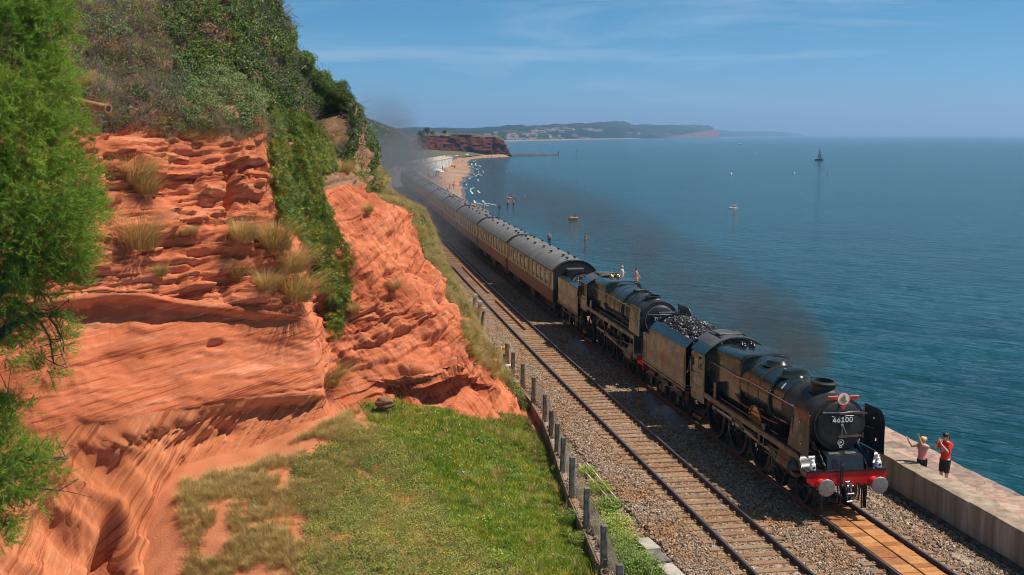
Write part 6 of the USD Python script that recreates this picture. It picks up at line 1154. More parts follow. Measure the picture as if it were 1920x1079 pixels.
# railway side slope: mixed plants and dry grass, right down to the ballast
p, nn, q = cliff_samples(lambda a: np.where(a[..., 1] < 60, 16, np.where(a[..., 1] < 120, 6, 1)), 6, None, umin=ucol[12]+.6, umax=ucol[18], vmin=1.0, vmax=8.4, keep=lambda p, nn, q, r: meshkit.fbm(p*.7, 3, 6) > .43)
spread('/World/slope_plants', 'mixed green and dry plants on the slope above the railway', 'plants', [(ivy_clump(51), IVY_MID), (ivy_clump(52), IVY_PALE), (grass_blades(53, 80, .25, (.25, .5)), DRY), (spike_clump(54, 60, .25, (.1, .2), .03), ICE_GREEN), (grass_blades(56, 90, .25, (.25, .55)), DRY), (spike_clump(57, 60, .25, (.1, .2), .03), ICE_DARK), (grass_blades(58, 90, .25, (.25, .55)), DRYGREEN), (ivy_clump(59, 40), BROWNLEAF)], p, nn, (.7, 1.3), .5, .15, 6)
# green hanging curtain in the gully, and the strip by the ridge
P_CURT = [(498,190),(520,196),(560,215),(610,268),(625,318),(598,342),(592,352),(606,392),(640,470),(658,500),(654,545),(640,590),(634,650),(622,650),(612,590),(600,545),(575,470),(548,430),(522,425),(510,360),(500,290)]
p, nn, q = cliff_samples(130, 7, P_CURT, keep=lambda p, nn, q, r: meshkit.fbm(p*1.3, 3, 8)+r.normal(size=len(p))*.03 > .34)
spread('/World/ice_plant_curtain', 'long green curtain of fleshy creeping plants hanging down the gully between the bluffs', 'ice plant', [(spike_clump(61, 34, .15, (.08, .14), .020, .9), ICE_DARK), (spike_clump(62, 34, .15, (.08, .14), .020, .9), ICE_DARK), (spike_clump(63, 30, .14, (.08, .14), .020, .9), ICE_GREEN)], p, nn, (.8, 1.3), .75, .30, 7)
P_STRIP = [(862,608),(880,612),(905,648),(938,690),(932,716),(905,690),(880,668),(868,640)]
p, nn, q = cliff_samples(80, 8, P_STRIP, umax=ucol[13]+1.0, vmin=1, keep=lambda p, nn, q, r: meshkit.fbm(p*1.3, 3, 8) > .40)
spread('/World/ridge_plants', 'small green mat of fleshy plants on the nose of the bluff by the yellow post', 'ice plant', [(spike_clump(64, 34, .16), ICE_GREEN), (grass_blades(65, 50, .15, (.2, .45)), DRY)], p, nn, (.8, 1.2), .6, .1, 8)
P_LIP = [(150,215),(330,238),(486,236),(505,250),(490,268),(330,262),(150,240)]
p, nn, q = cliff_samples(16, 9, P_LIP)
spread('/World/lip_grass', 'dry grass and roots along the lip of the red rock', 'dry grass', [(grass_blades(71, 70, .2, (.25, .5), lean=(0, -.5)), DRY), (grass_blades(72, 70, .2, (.25, .5)), DRYGREEN), (twig_clump(73), TWIG)], p, nn, (.7, 1.1), .5, .05, 9)
# small sparse sprigs on the rock
p, nn, q = cliff_samples(.55, 10, [(170,240),(485,250),(560,560),(600,360),(745,400),(980,780),(640,760),(600,600),(250,600)], vmin=1.5, vmax=8)
spread('/World/rock_sprigs', 'sparse sprigs of dry grass rooted in cracks of the red rock', 'dry grass', [(grass_blades(74, 40, .08, (.1, .25)), DRY), (spike_clump(75, 20, .08, (.05, .09)), ICE_DARK)], p, nn, (.5, 1.1), .6, .0, 10)

# -- tufts one can tell apart
TUFT = [MB(True), MB(True), MB(True)]
tuft_proto = {}
def tuft(px, py, Y, size, kind, label, rz=0):
    'a rooted tuft of long blades'
    near = np.linalg.norm(CPXD.reshape(-1, 2)-np.array([px, py]), axis=1)+np.where(np.broadcast_to(VD[None], CS.shape[:2]).ravel() > 8.5, 50, 0)
    i = int(np.argmin(near)); base = CD.reshape(-1, 3)[i]+CDN.reshape(-1, 3)[i]*.02 if Y is None else at(px, py, Y)
    if kind not in tuft_proto:
        t = thing('grass_tuft', label, 'grass tuft', base, rz, 'grass tufts rooted in the red cliff', size*1.55)
        k, mt = {'gold': (81, DRY), 'olive': (83, DRYGREEN)}[kind]
        obj('blades', grass_blades(k, 620, .34, (.55, 1.15), .009, .85, (.25, -.55)), mt, t); obj('dead_leaves', grass_blades(k+1, 260, .36, (.3, .8), .010, 1.25, (.3, -.6)), DRY, t)
        tuft_proto[kind] = t
    else: dup(tuft_proto[kind], base, rz, label, scale=size*1.55)
for a in [(255,345,None,.95,'gold','straw coloured grass tuft overhanging beside the feathery shrub'), (275,365,None,.6,'olive','olive grass tuft just above the large golden one'), (262,468,None,1.15,'gold','large golden drooping grass tuft low on the near bluff'), (300,520,None,.4,'olive','small dull tuft below the large golden drooping one'),
          (455,455,None,.75,'gold','upper left straw tuft of the clump beside the green curtain'), (520,470,None,1.0,'olive','broad olive tuft in the middle of the clump beside the green curtain'), (545,510,None,.9,'gold','pale tuft of the clump, right against the green curtain'), (440,520,None,.6,'gold','short brown tuft at the left of the clump beside the green curtain'), (500,545,None,.7,'gold','dry tuft at the foot of the clump beside the green curtain'), (555,565,None,1.05,'olive','lowest long olive tuft of the clump, hanging over the smooth face'),
          (612,722,None,.85,'olive','lone olive tuft standing on the ledge at the corner of the bluff'), (345,440,None,.3,'gold','tiny dry tuft in the middle of the near rock face, left of a twin'), (362,442,None,.3,'gold','tiny dry tuft in the middle of the near rock face, right of a twin'), (665,585,None,.35,'gold','small brown tuft on the second bluff, right of the curtain tip'), (738,545,None,.4,'gold','small dry tuft high on the second bluff'),
          (150,170,None,.6,'gold','brown dead tuft above the rusty pipe'), (640,330,None,.7,'gold','dry tuft hanging over the block at the top of the second bluff'), (690,400,None,.35,'gold','little dry tuft below the rim of the second bluff'), (700,345,None,.8,'gold','pale grass tuft on the rim of the second bluff'), (880,600,None,.9,'gold','pale grass tuft on the nose of the second bluff'), (865,575,None,.9,'gold','bleached grass tuft just behind the nose of the second bluff')]: tuft(*a, rz=float(rg.uniform(-.5, .5)))
# brown clod on the bank at the foot of the second bluff
clod = trimesh.creation.icosphere(4); v = np.array(clod.vertices); v = v*(1+.5*(meshkit.fbm(v*2.2, 4, 3)-.5)[:, None])*np.array([.36, .30, .24])+at(722, 756, 11.2)
tag(obj('rock_clod', (v, clod.faces), SOIL, None, smooth=True), 'brown rounded clod of fallen earth at the foot of the second bluff', 'rock')
# rusty drain pipe
pb, pe = at(150, 192, 8.6), at(203, 204, 7.6); t = thing('drain_pipe', 'rusty drain pipe jutting out of the cliff beside the feathery shrub', 'pipe', (0, 0, 0)); PIPE = mat('pipe_rust', (.30, .15, .055), .75, var=.3, scale=4)
dpp = (pe-pb)/np.linalg.norm(pe-pb); obj('tube', MB().tube([pb-dpp, pe], .125, 18), PIPE, t); obj('collar', MB().tube([pe-dpp*.10, pe+dpp*.01], .15, 18), PIPE, t); obj('bore', MB().tube([pe+dpp*.011, pe+dpp*.013], .10, 16), INSIDE, t)
# exposed roots and branches on the ivy slope
rb_ = MB(); r = np.random.default_rng(8)
for (px, py) in ((520,150),(535,158),(550,170),(560,150),(575,165),(540,140),(505,130),(590,185)):
    i = int(np.argmin(np.linalg.norm(CPXD.reshape(-1, 2)-np.array([px, py]), axis=1))); c = CD.reshape(-1, 3)[i]+CDN.reshape(-1, 3)[i]*.35
    d = r.normal(size=3)*np.array([.5, .3, .5])+np.array([.3, 0, -.2]); pts = [c, c+d*.35+r.normal(size=3)*.08, c+d*.7+r.normal(size=3)*.12, c+d*1.1]; rb_.tube(pts, [.035, .03, .022, .01], 6)
    for k in (1, 2): rb_.tube([pts[k], pts[k]+r.normal(size=3)*.35], [.018, .006], 5)
tag(obj('dead_branches', rb_, mat('bleached_wood', (.32, .25, .20), .9), None), 'bleached dead branches tangled under the ivy near the skyline', 'branches', kind='stuff')

# -- bank: grasses and ground cover
def bank_samples(per_m2, seed, poly, keep=None):
    r = np.random.default_rng(seed); n = int(20*33*per_m2); x, y = r.uniform(-26, -6.3, n), r.uniform(-13, 19.5, n); x, y = x[x < fence_x(y)-.04], y[x < fence_x(y)-.04]
    p = np.stack([x, y, bank_z(x, y)], 1); q = project(p); ok = contains_xy(sg.Polygon(poly), q[:, 0], q[:, 1])
    if keep is not None: ok &= keep(p, q, r)
    return p[ok], np.tile([0, 0, 1.0], (ok.sum(), 1)), q[ok]
P_BDRY = [(332,945),(345,905),(400,888),(470,880),(520,848),(600,802),(660,768),(720,790),(700,850),(640,900),(610,980),(640,1200),(360,1200),(345,1000)]
P_BGREY = [(545,880),(640,815),(720,800),(790,880),(850,985),(980,1090),(980,1300),(560,1300),(575,980)]
P_BGREEN = [(665,735),(700,742),(760,762),(880,775),(975,788),(1010,830),(1060,920),(1130,1079),(1200,1300),(960,1300),(940,1080),(850,1000),(775,890),(705,805)]
p, nn, q = bank_samples(80, 1, P_BDRY, lambda p, q, r: meshkit.fbm(p*1.1, 3, 3)+r.normal(size=len(p))*.05 > .44)
spread('/World/dry_grass', 'bleached brown and olive grass in tussocks along the sandy foot of the bank', 'grass', [(grass_blades(k, 60, .12, (.12, .34), .006, .8, (.4, -.2)), m) for k, m in ((91, DRY), (92, DRYGREEN), (93, DRYGREEN), (94, DRY))], p, nn, (.7, 1.3), 1, 0, 11)
p, nn, q = bank_samples(95, 2, P_BGREY, lambda p, q, r: meshkit.fbm(p*.9, 3, 13)+r.normal(size=len(p))*.08 > .22)
spread('/World/ground_cover', 'grey green leafy ground cover with thin grass on the middle of the bank', 'ground cover', [(broad_clump(101), GREYLEAF), (broad_clump(102), GREYLEAF), (broad_clump(103), IVY_MID), (broad_clump(105), GREYLEAF), (grass_blades(104, 40, .14, (.12, .30), .005, .8), DRYGREEN)], p, nn, (.75, 1.3), 1, .03, 12)
p, nn, q = bank_samples(150, 3, P_BGREEN, lambda p, q, r: meshkit.fbm(p*.9, 3, 23)+r.normal(size=len(p))*.08 > .12)
spread('/World/bank_ice_plant', 'bright green carpet of fleshy plants and grass beside the fence', 'ice plant', [(spike_clump(k, 40, .13, (.07, .15), .020, .6), m) for k, m in ((111, LAWN), (112, ICE_GREEN), (113, LAWN), (114, ICE_GREEN), (115, LAWN))]+[(grass_blades(116, 40, .12, (.10, .24), .006, .6), LAWN)], p, nn, (.75, 1.35), 1, .02, 13)
p, nn, q = bank_samples(120, 4, [(655,735),(740,750),(820,790),(800,830),(720,800)], lambda p, q, r: r.random(len(p)) < .35)
spread('/World/yellowing_plants', 'yellowing fleshy plants at the top of the green bank', 'ice plant', [(spike_clump(121, 36, .13, (.07, .15), .020, .6), leafmat('ice_yellow', [(.16, .17, .02), (.30, .25, .02), (.38, .28, .03), (.33, .13, .03)], .45, .25))], p, nn, (.8, 1.4), 1, .02, 14)
p, nn, q = bank_samples(75, 5, [(860,765),(985,785),(1040,880),(1000,880),(940,830)], None)
spread('/World/reddish_plants', 'olive and reddish fleshy plants at the upper corner of the bank', 'ice plant', [(spike_clump(122, 36, .13, (.07, .14), .020, .6), ICE_DARK), (grass_blades(123, 40, .1, (.1, .25)), DRYGREEN)], p, nn, (.8, 1.4), 1, .02, 15)
p, nn, q = bank_samples(3.2, 6, [(700,800)]+P_BGREEN+[(560,900)], None)
spread('/World/tall_weeds', 'taller weeds and grass stalks standing out of the green bank', 'weeds', [(grass_blades(131, 60, .16, (.25, .55), .008, .6), DRYGREEN), (broad_clump(132, 40, .22, (.06, .11)), IVY_MID), (grass_blades(133, 60, .16, (.25, .5), .008, .6), LAWN), (broad_clump(134, 40, .2, (.06, .11)), SAMPH)], p, nn, (.7, 1.3), 1, .03, 16)
def flower(seed):
    r = np.random.default_rng(seed); mb = MB(True)
    for _ in range(9): c = np.array([*r.uniform(-.14, .14, 2), r.uniform(.10, .2)]); [leaf(mb, c, rdir(r, .3), np.array([0, 0, 1.0]), .03, .022) for _ in range(3)]
    return mb
p, nn, q = bank_samples(6, 7, [(560,890),(640,815),(700,745),(790,770),(975,790),(1060,920),(1130,1079),(980,1200),(580,1200)], None)
spread('/World/yellow_flowers', 'specks of yellow flowers over the bank', 'flowers', [(flower(141), leafmat('flower_yellow', [(.40, .30, .02), (.55, .42, .04)], .6, .2, gain=(1, 1, 1))), (flower(142), leafmat('flower_pink', [(.40, .16, .14), (.5, .3, .25)], .6, .2, gain=(1, 1, 1)))], p, nn, (.6, 1.1), 1, .03, 17)
# yellow-green clumps along the fence
def umbel(seed, n=150, R=.42):
    r = np.random.default_rng(seed); mb = MB(True)
    for _ in range(n):
        a, rr = r.uniform(0, 6.28), R*math.sqrt(r.random()); b = np.array([math.cos(a)*rr, math.sin(a)*rr, 0]); h = (.28+.22*(1-(rr/R)**2))*r.uniform(.6, 1.1); top = b*1.15+np.array([0, 0, h])
        mb.tube([b*.6, top], [.006, .004], 3, caps=False)
        for _ in range(5): c = top+np.array([*r.normal(size=2)*.03, r.uniform(-.01, .015)]); leaf(mb, c, rdir(r), np.array([0, 0, 1.0]), .035, .03)
        for _ in range(4): c = b*.8+(top-b*.8)*r.random(); leaf(mb, c, r.normal(size=3)+np.array([0, 0, .4]), np.array([0, 0, 1.0]), .09, .014)
    return mb
um = None
for k, (px, py, s_, lab) in enumerate([(1180,1055,1.4,'large yellow green samphire clump by the concrete slabs'), (1205,1075,1.4,'yellow green samphire clump at the very bottom, against the slabs'), (1150,985,1.3,'yellow green samphire clump two posts back along the fence'), (1138,950,1.2,'samphire clump just above the middle of the fence strip'), (1120,915,1.1,'samphire clump beside the two thin timber strips'), (1165,1018,1.3,'samphire clump between the two largest along the fence'), (1100,882,.9,'small samphire clump at the upper end of the fence strip'),
                                       (1070,838,.8,'small yellow green clump behind the fifth post'), (1085,1005,.7,'feathery green clump on the bank side of the fence'), (1070,965,.8,'pale green weed on the bank leaning to the fence boards'), (1040,800,.5,'little green weed growing through the fence'), (985,752,.55,'dark green weed at the fence below the nose of the bluff'), (1045,870,.5,'green weed at the foot of the fence mesh')]):
    bx_ = atz(px, py+14, -.35 if px > 1090 and k < 8 else -.6)
    if um is None:
        um = thing('samphire', lab, 'plant', bx_, 0, 'yellow green plants along the fence', s_); obj('stems', umbel(5), SAMPH, um)
    else: dup(um, bx_, k*1.3, lab, scale=s_)

# -- the feathery shrubs on the left
TAMGREEN = leafmat('tamarisk_leaf', [(.035, .095, .015), (.06, .15, .022), (.10, .21, .03), (.15, .26, .045)], .6, .4, .3, pscale=1.1, gain=(2.9, 2.0, 1.6))
BARK = mat('tamarisk_bark', (.10, .07, .05), .95, var=.3, scale=8)
def spray(seed, L=.42):
    'feathery spray of fine green twiglets'
    r = np.random.default_rng(seed); mb = MB(True)
    for s0 in range(4):
        d0 = np.array([*r.normal(size=2)*.55, 1.0]); d0 /= np.linalg.norm(d0); l0 = L*r.uniform(.7, 1.1); arch = r.normal(size=3)*.12+np.array([0, 0, -.10])
        stem = lambda t: d0*l0*t+arch*l0*t*t
        for k in range(26):
            t = r.uniform(.12, 1.0); b = stem(t); d = d0*.8+r.normal(size=3)*.55; d /= np.linalg.norm(d); l = r.uniform(.05, .13)*(1.15-t*.6); w = r.uniform(.004, .008)
            s_ = np.cross(d, r.normal(size=3)); s_ /= np.linalg.norm(s_); m_ = b+d*l*.55+np.array([0, 0, -.06])*l
            mb.add([b-s_*w*.4, b+s_*w*.4, m_-s_*w*.5, m_+s_*w*.5, b+d*l+np.array([0, 0, -.2])*l], [[0, 1, 3], [0, 3, 2], [2, 3, 4]])
        mb.tube([stem(0), stem(.5), stem(1)], [.004, .003, .001], 3, caps=False)
    return mb
SPRAYS = [spray(k) for k in range(5)]
def tamarisk(label, lumps, base, limbs, seed):
    t = thing('feathery_shrub', label, 'shrub', (0, 0, 0)); r = np.random.default_rng(seed)
    pos, nrm = [], []
    for px, py, Y, rp in lumps:
        c = at(px, py, Y); R = rp/FPX*np.dot(c-CAM, fwd)*.92
        n = int(112*R*R*4)
        d = r.normal(size=(n, 3)); d /= np.linalg.norm(d, axis=1, keepdims=True); rad = R*(r.random(n)**.45)*(.72+.5*meshkit.fbm(d*1.9+px, 3, seed))
        pos.append(c+d*rad[:, None]*np.array([1, .8, .82])); nrm.append(d*.8+np.array([.10, -.05, .35])+r.normal(size=(n, 3))*.35)
    pos, nrm = np.vstack(pos), np.vstack(nrm); nrm /= np.linalg.norm(nrm, axis=1, keepdims=True); n = len(pos)
    pr = scatter(f'{t.GetPath()}/crown', [(s_, TAMGREEN) for s_ in SPRAYS], pos, r.integers(0, 5, n), quat_zn(nrm, r.uniform(0, 6.28, n)), r.uniform(.55, 1.0, n)); tag(pr, kind='stuff')
    tr = MB(); root = at(*base)
    for l in limbs:
        c = np.array([root]+[at(*q) for q in l]); s_ = np.linspace(0, 1, 10); pts = PchipInterpolator(np.linspace(0, 1, len(c)), c, axis=0)(s_)+np.cumsum(r.normal(size=(10, 3))*.02, axis=0); tr.tube(pts, np.linspace(.07, .012, 10), 7)
        for k in range(3, 10):
            for _ in range(2): tr.tube([pts[k], pts[k]+r.normal(size=3)*.18+np.array([.05, 0, .1]), pts[k]+r.normal(size=3)*.35+np.array([.1, 0, .15])], [.013, .008, .003], 5)
    obj('branches', tr, BARK, t)
    return t
tamarisk('tall feathery bright green shrub filling the upper left corner', [(-20,-40,-13,120),(70,-10,-12.8,85),(20,60,-13,110),(85,70,-12.5,62),(60,160,-13,100),(110,150,-12.2,45),(-20,200,-13.4,110),(120,250,-12.6,62),(40,270,-13,105),(150,330,-12.4,52),(70,360,-13,105),(-20,380,-13.4,110),(150,400,-12.2,50),(95,440,-12.8,95),(165,385,-12,32),(20,470,-13.2,85),(140,480,-12.4,48),(80,520,-12.7,60),(150,520,-12.2,28),(10,545,-13,60),(30,600,-12.8,42),(105,605,-12.4,22),(88,690,-12.2,32),(10,660,-13,36),(120,640,-12.2,30),(60,640,-12.6,20)],
         (-60,760,-13), [[(-20,600,-13),(60,400,-13),(80,150,-13)], [(0,560,-13),(90,480,-12.6),(150,380,-12.4)], [(-10,640,-13),(60,600,-12.5),(100,690,-12.2)], [(-30,500,-13.4),(0,300,-13.2),(20,40,-13)], [(20,620,-12.9),(80,590,-12.4),(130,640,-12.2)]], 3)
tamarisk('lower feathery green shrub at the left edge, in front of the undercut rock', [(-10,780,-12.5,50),(25,770,-12.3,34),(15,840,-12.4,62),(65,860,-12.0,38),(40,900,-12.2,48),(95,880,-11.8,24),(90,915,-11.9,18),(-10,900,-12.6,60),(20,960,-12.3,38),(-5,1000,-12.5,34),(60,950,-12.1,20),(100,850,-11.8,14)],
         (-70,1000,-12.6), [[(-10,900,-12.5),(40,860,-12.1),(110,855,-11.8)], [(-20,860,-12.5),(10,800,-12.3),(30,750,-12.2)], [(-10,950,-12.5),(50,920,-12.1),(110,915,-11.8)]], 9)
# ---------------------------------------------------------------- fence, posts, sign, slabs
POSTC = mat('post_concrete', (.12, .105, .09), .9, var=.35, scale=5, tint=(.20, .175, .15), bump=.4, bscale=30); POSTB = mat('post_brown', (.13, .085, .062), .9, var=.35, scale=5, tint=(.20, .14, .11)); BOARDG = mat('gravel_board', (.17, .105, .07), .9, var=.35, scale=3, tint=(.26, .17, .12)); WIRE = mat('wire', (.16, .13, .11), .6, metal=.5)
FY = [-8.6, -5.2, -1.95, 1.5, 4.7, 7.7, 10.2, 12.6, 15.4, 18.9, 22, 25, 27.5]
fen = stage.DefinePrim('/World/fence', 'Xform'); USED['/World/fence'] = 1; tag(fen, 'lineside fence of concrete posts, wire netting and low boards between bank and ballast', 'fence')
rf_ = random.Random(3)
for k, y in enumerate(FY):
    x = float(fence_x(y)); h = 1.02+rf_.uniform(-.06, .08) if y < 9 else .86+rf_.uniform(-.05, .08); lean = rf_.uniform(-.03, .03)
    w_ = .18
    mb = MB().box((x+.04, y, (h-.95)/2-.0), (w_, w_, h+.95), rx=lean, ry=rf_.uniform(-.02, .03), bev=.018, taper=None)
    for q in range(4): mb.cyl((x+.04+w_/2, y, .8-.35*q), (x+.04+w_/2+.03, y-.02, .8-.35*q), .012, n=6)
    p_ = obj('post', mb, POSTC if y < 9 else POSTB, fen, smooth=20, label=None if y < 9 else 'brown weathered post')
for k, (a, b) in enumerate(zip(FY[:-1], FY[1:])):
    if b > 23: continue
    xa, xb = float(fence_x(a)), float(fence_x(b)); zt = -.30+rf_.uniform(-.04, .04); zz = rf_.uniform(-.03, .03)
    obj('gravel_board', MB().bar((xa-.06, a+.02, zt-.27), (xb-.06+zz*.5, b-.02, zt-.27+zz), .05, .56), BOARDG, fen, smooth=False)
    if b > 19: continue
    n_ = MB(); L = b-a; H0, H1 = -.25, .80; st = .16
    P2 = lambda s_, z: (xa+(xb-xa)*s_/L+.10+.05*math.sin(s_/L*math.pi)+.03*math.sin(z*5+k), a+s_, z-.05*math.sin(s_/L*math.pi)*(z > .5))
    for q in np.arange(-(H1-H0), L, st):
        for sg_ in (1, -1):
            s0, s1 = (q, q+(H1-H0)); z0, z1 = (H0, H1) if sg_ > 0 else (H1, H0)
            t0, t1 = max(0, (0-s0)/(s1-s0)), min(1, (L-s0)/(s1-s0))
            if t1 > t0: n_.tube([P2(s0+(s1-s0)*t, z0+(z1-z0)*t) for t in np.linspace(t0, t1, 4)], .0055, 3, caps=False)
    obj('wire_netting', n_, WIRE, fen, smooth=False)
    obj('line_wire', MB().tube([P2(s_, H1+.02) for s_ in np.linspace(0, L, 6)], .008, 5), RUST, fen)
    obj('tie_wire', MB().tube([P2(.02, .82), P2(.06, .4), P2(.03, .0)], .014, 5), RUST, fen)
# the short second row of leaning posts with pale square heads
HEADC = mat('post_head', (.42, .38, .36), .85, var=.15, scale=4)
hp = None
for k, (px, py, L, lab) in enumerate([(907, 581, 1.75, 'nearest leaning post with a pale square head, its side ribbed'), (900, 568, 1.6, 'second leaning post with a pale square head beside the near rail'), (891, 555, 1.45, 'third leaning post with a pale square head beside the near rail'), (880, 566, 1.2, 'leaning post with pale square head, nearest of the cliff side row'), (871, 559, 1.1, 'leaning post with pale square head in the middle of the cliff side row'), (862, 550, 1.0, 'farthest small leaning post with a pale square head by the dry grass')]):
    top = atz(px, py, .95 if k < 3 else .75); t = thing('leaning_post', lab, 'post', top, 0, 'leaning posts with pale heads'); foot_ = np.array([-.28, -.35, -L])
    obj('head', MB().box((0, 0, 0), (.27, .27, .24), bev=.02), HEADC, t); obj('shaft', MB().bar((0, 0, -.12), foot_, .17, .17), POSTB, t)
    rb2 = MB()
    for q in np.linspace(.12, .95, 12 if k == 0 else 6): c_ = np.array([.09, .03, -.02])+foot_*q; rb2.box(c_, (.03, .17, .06))
    obj('ribs', rb2, HEADC, t); 
    if k in (0, 1, 3): obj('wire', MB().tube([(0, 0, -.3), (-.05, .9, -.1), (-.1, 1.7, -.05)], .012, 4), WIRE, t)
# yellow mile post
SIGNY = mat('sign_yellow', (.78, .47, .02), .5, var=.05); 
sp0 = atz(945, 686, -.32); t = thing('distance_post', 'small yellow distance marker with black figures on a short black post', 'sign', sp0, .25)
obj('post', MB().box((0, 0, .38), (.07, .07, .76)), BLACK, t); wdg = MB().poly([(-.20, -.02), (.20, -.02), (.20, 0), (-.20, 0)], .42, frame_m((0, -.05, .62), (1, 0, 0), (0, 1, 0))); wdg = MB().add(*wdg.mesh()); pan = obj('panel', MB().box((.02, -.06, .84), (.23, .02, .40), bev=.006), SIGNY, t); obj('side_panel', MB().box((-.15, .03, .84), (.02, .24, .40), rz=-.6), SIGNY, t)
text_on(pan, 'figures', '205', .10, FRONT(.02, -.071, .92), INSIDE, .004); obj('quarter_marks', MB().box((-.02, -.073, .73), (.035, .006, .045)).box((.06, -.073, .73), (.035, .006, .045)), INSIDE, pan)
tag(obj('concrete_lump', MB().box(atz(955, 690, -.3), (.5, .4, .3), rz=.4, rx=.15, bev=.05), HEADC, None), 'pale concrete lump at the foot of the yellow marker', 'concrete block')
# slabs, strips, litter on the ballast
SLABM = mat('slab_concrete', (.36, .31, .26), .9, var=.2, scale=4, tint=(.44, .38, .33))
for k, (px, py, lab) in enumerate([(1214, 1022, 'pale flat concrete slab beside the samphire, farthest of three'), (1233, 1045, 'middle darker concrete slab of three beside the samphire'), (1258, 1072, 'nearest concrete slab of three at the bottom edge')]):
    c = atz(px, py, -.16); tag(obj('concrete_slab', MB().box(c, (.46, .95, .12), rz=.10, rx=.01*k, bev=.012), SLABM if k != 1 else POSTC, None, smooth=False), lab, 'slab')
for k, (a, b, lab) in enumerate([((1086, 872), (1150, 945), 'thin pale timber strip lying on the ballast nearest the fence'), ((1100, 868), (1160, 940), 'thin pale timber strip lying on the ballast, nearer the rails')]):
    tag(obj('timber_strip', MB().bar(atz(*a, -.13), atz(*b, -.13), .05, .03), mat('timber_%d' % k, (.42, .31, .22), .9), None), lab, 'timber')
for (px, py, c, lab) in ((1862, 1039, (.25, .6, .15), 'small bright green scrap of litter at the foot of the sea wall'), (1894, 1061, (.65, .2, .4), 'small pink scrap of litter at the foot of the sea wall')):
    q = atz(px, py, -.32); m_ = trimesh.creation.icosphere(1); v = np.array(m_.vertices)*np.array([.06, .05, .03])*(1+.5*(meshkit.noise(np.array(m_.vertices)*2, 3)-.5)[:, None]); tag(obj('litter', (v+q, m_.faces), mat('litter_%d' % px, c, .5), None, smooth=False), lab, 'litter')
# signal gantry by the tail of the train
pz = atz(773, 326, -.3); GY = pz[1]; beam_z = at(773, 297, GY)[2]; lx0 = at(702, 297, GY)[0]
t = thing('signal_gantry', 'dark signal gantry spanning the tracks by the tail of the train', 'gantry', (0, 0, 0)); GM = mat('gantry_paint', (.10, .10, .105), .6); GP = mat('gantry_post', (.35, .30, .22), .7)
obj('post', MB().box((pz[0], GY, (beam_z-.3)/2), (.35, .35, beam_z+.3)), GP, t); obj('beam', MB().box(((pz[0]+lx0)/2, GY, beam_z), (pz[0]-lx0, .3, .35)).box(((pz[0]+lx0)/2, GY, beam_z+.6), (pz[0]-lx0, .06, .06)), GM, t)
obj('signal_head', MB().box((at(742, 296, GY)[0], GY-.2, beam_z+1.0), (.5, .3, 1.2)).box((at(715, 296, GY)[0], GY-.2, beam_z+1.0), (.5, .3, 1.2)), GM, t); tag(stage.GetPrimAtPath(str(t.GetPath())+'/signal_head') if hasattr(t, 'GetPath') else t, kind=None)

# ---------------------------------------------------------------- people
SKIN = mat('skin', (.50, .27, .19), .55, var=.1, scale=8); SKIN2 = mat('skin_tan', (.42, .20, .12), .55, var=.1, scale=8); HAIRB = mat('hair_blonde', (.55, .38, .15), .6, var=.3, scale=30); HAIRK = mat('hair_black', (.012, .010, .010), .5); CLOTH = {}
def cloth(name, c):
    if name not in CLOTH: CLOTH[name] = mat('cloth_'+name, c, .8, var=.1, scale=12)
    return CLOTH[name]
def chain(bones, rad, res=.02, smooth_n=6):
    'one continuous skin over bones between joints'
    parts = []
    for a, b in bones:
        pts = np.vstack([ICO[2]*rad[k]+np.array(J[k], float) for k in (a, b)]); parts.append(m3.Manifold.hull_points(pts))
    m = m3.Manifold.batch_boolean(parts, m3.OpType.Add).refine_to_length(res); q = m.to_mesh(); tm_ = trimesh.Trimesh(q.vert_properties[:, :3], q.tri_verts, process=True)
    return trimesh.smoothing.filter_taubin(tm_, .5, .53, smooth_n)
BASEJ = dict(pel=(0, 0, .93), bel=(0, .01, 1.07), che=(0, 0, 1.26), nec=(0, .0, 1.45), nek=(0, -.01, 1.52), hed=(0, -.015, 1.63), chin=(0, -.055, 1.575),
    lsh=(-.19, 0, 1.41), rsh=(.19, 0, 1.41), lel=(-.24, .02, 1.12), rel=(.24, .02, 1.12), lwr=(-.25, -.06, .88), rwr=(.25, -.06, .88), lha=(-.25, -.08, .79), rha=(.25, -.08, .79),
    lhi=(-.09, 0, .90), rhi=(.09, 0, .90), lkn=(-.10, -.02, .49), rkn=(.10, -.02, .49), lan=(-.10, .02, .09), ran=(.10, .02, .09), lto=(-.11, -.13, .035), rto=(.11, -.13, .035), lhe=(-.10, .05, .04), rhe=(.10, .05, .04))
RAD = dict(pel=.135, bel=.125, che=.145, nec=.085, nek=.058, hed=.098, chin=.045, lsh=.068, rsh=.068, lel=.043, rel=.043, lwr=.028, rwr=.028, lha=.034, rha=.034, lhi=.088, rhi=.088, lkn=.058, rkn=.058, lan=.038, ran=.038, lto=.032, rto=.032, lhe=.036, rhe=.036)
BODY = [('pel', 'bel'), ('bel', 'che'), ('che', 'nec'), ('nec', 'nek'), ('nek', 'hed'), ('hed', 'chin'), ('che', 'lsh'), ('che', 'rsh'), ('nec', 'lsh'), ('nec', 'rsh'), ('lsh', 'lel'), ('lel', 'lwr'), ('rsh', 'rel'), ('rel', 'rwr'), ('pel', 'lhi'), ('pel', 'rhi'), ('lhi', 'lkn'), ('lkn', 'lan'), ('rhi', 'rkn'), ('rkn', 'ran'), ('lan', 'lto'), ('ran', 'rto'), ('lan', 'lhe'), ('ran', 'rhe')]
J = dict(BASEJ)
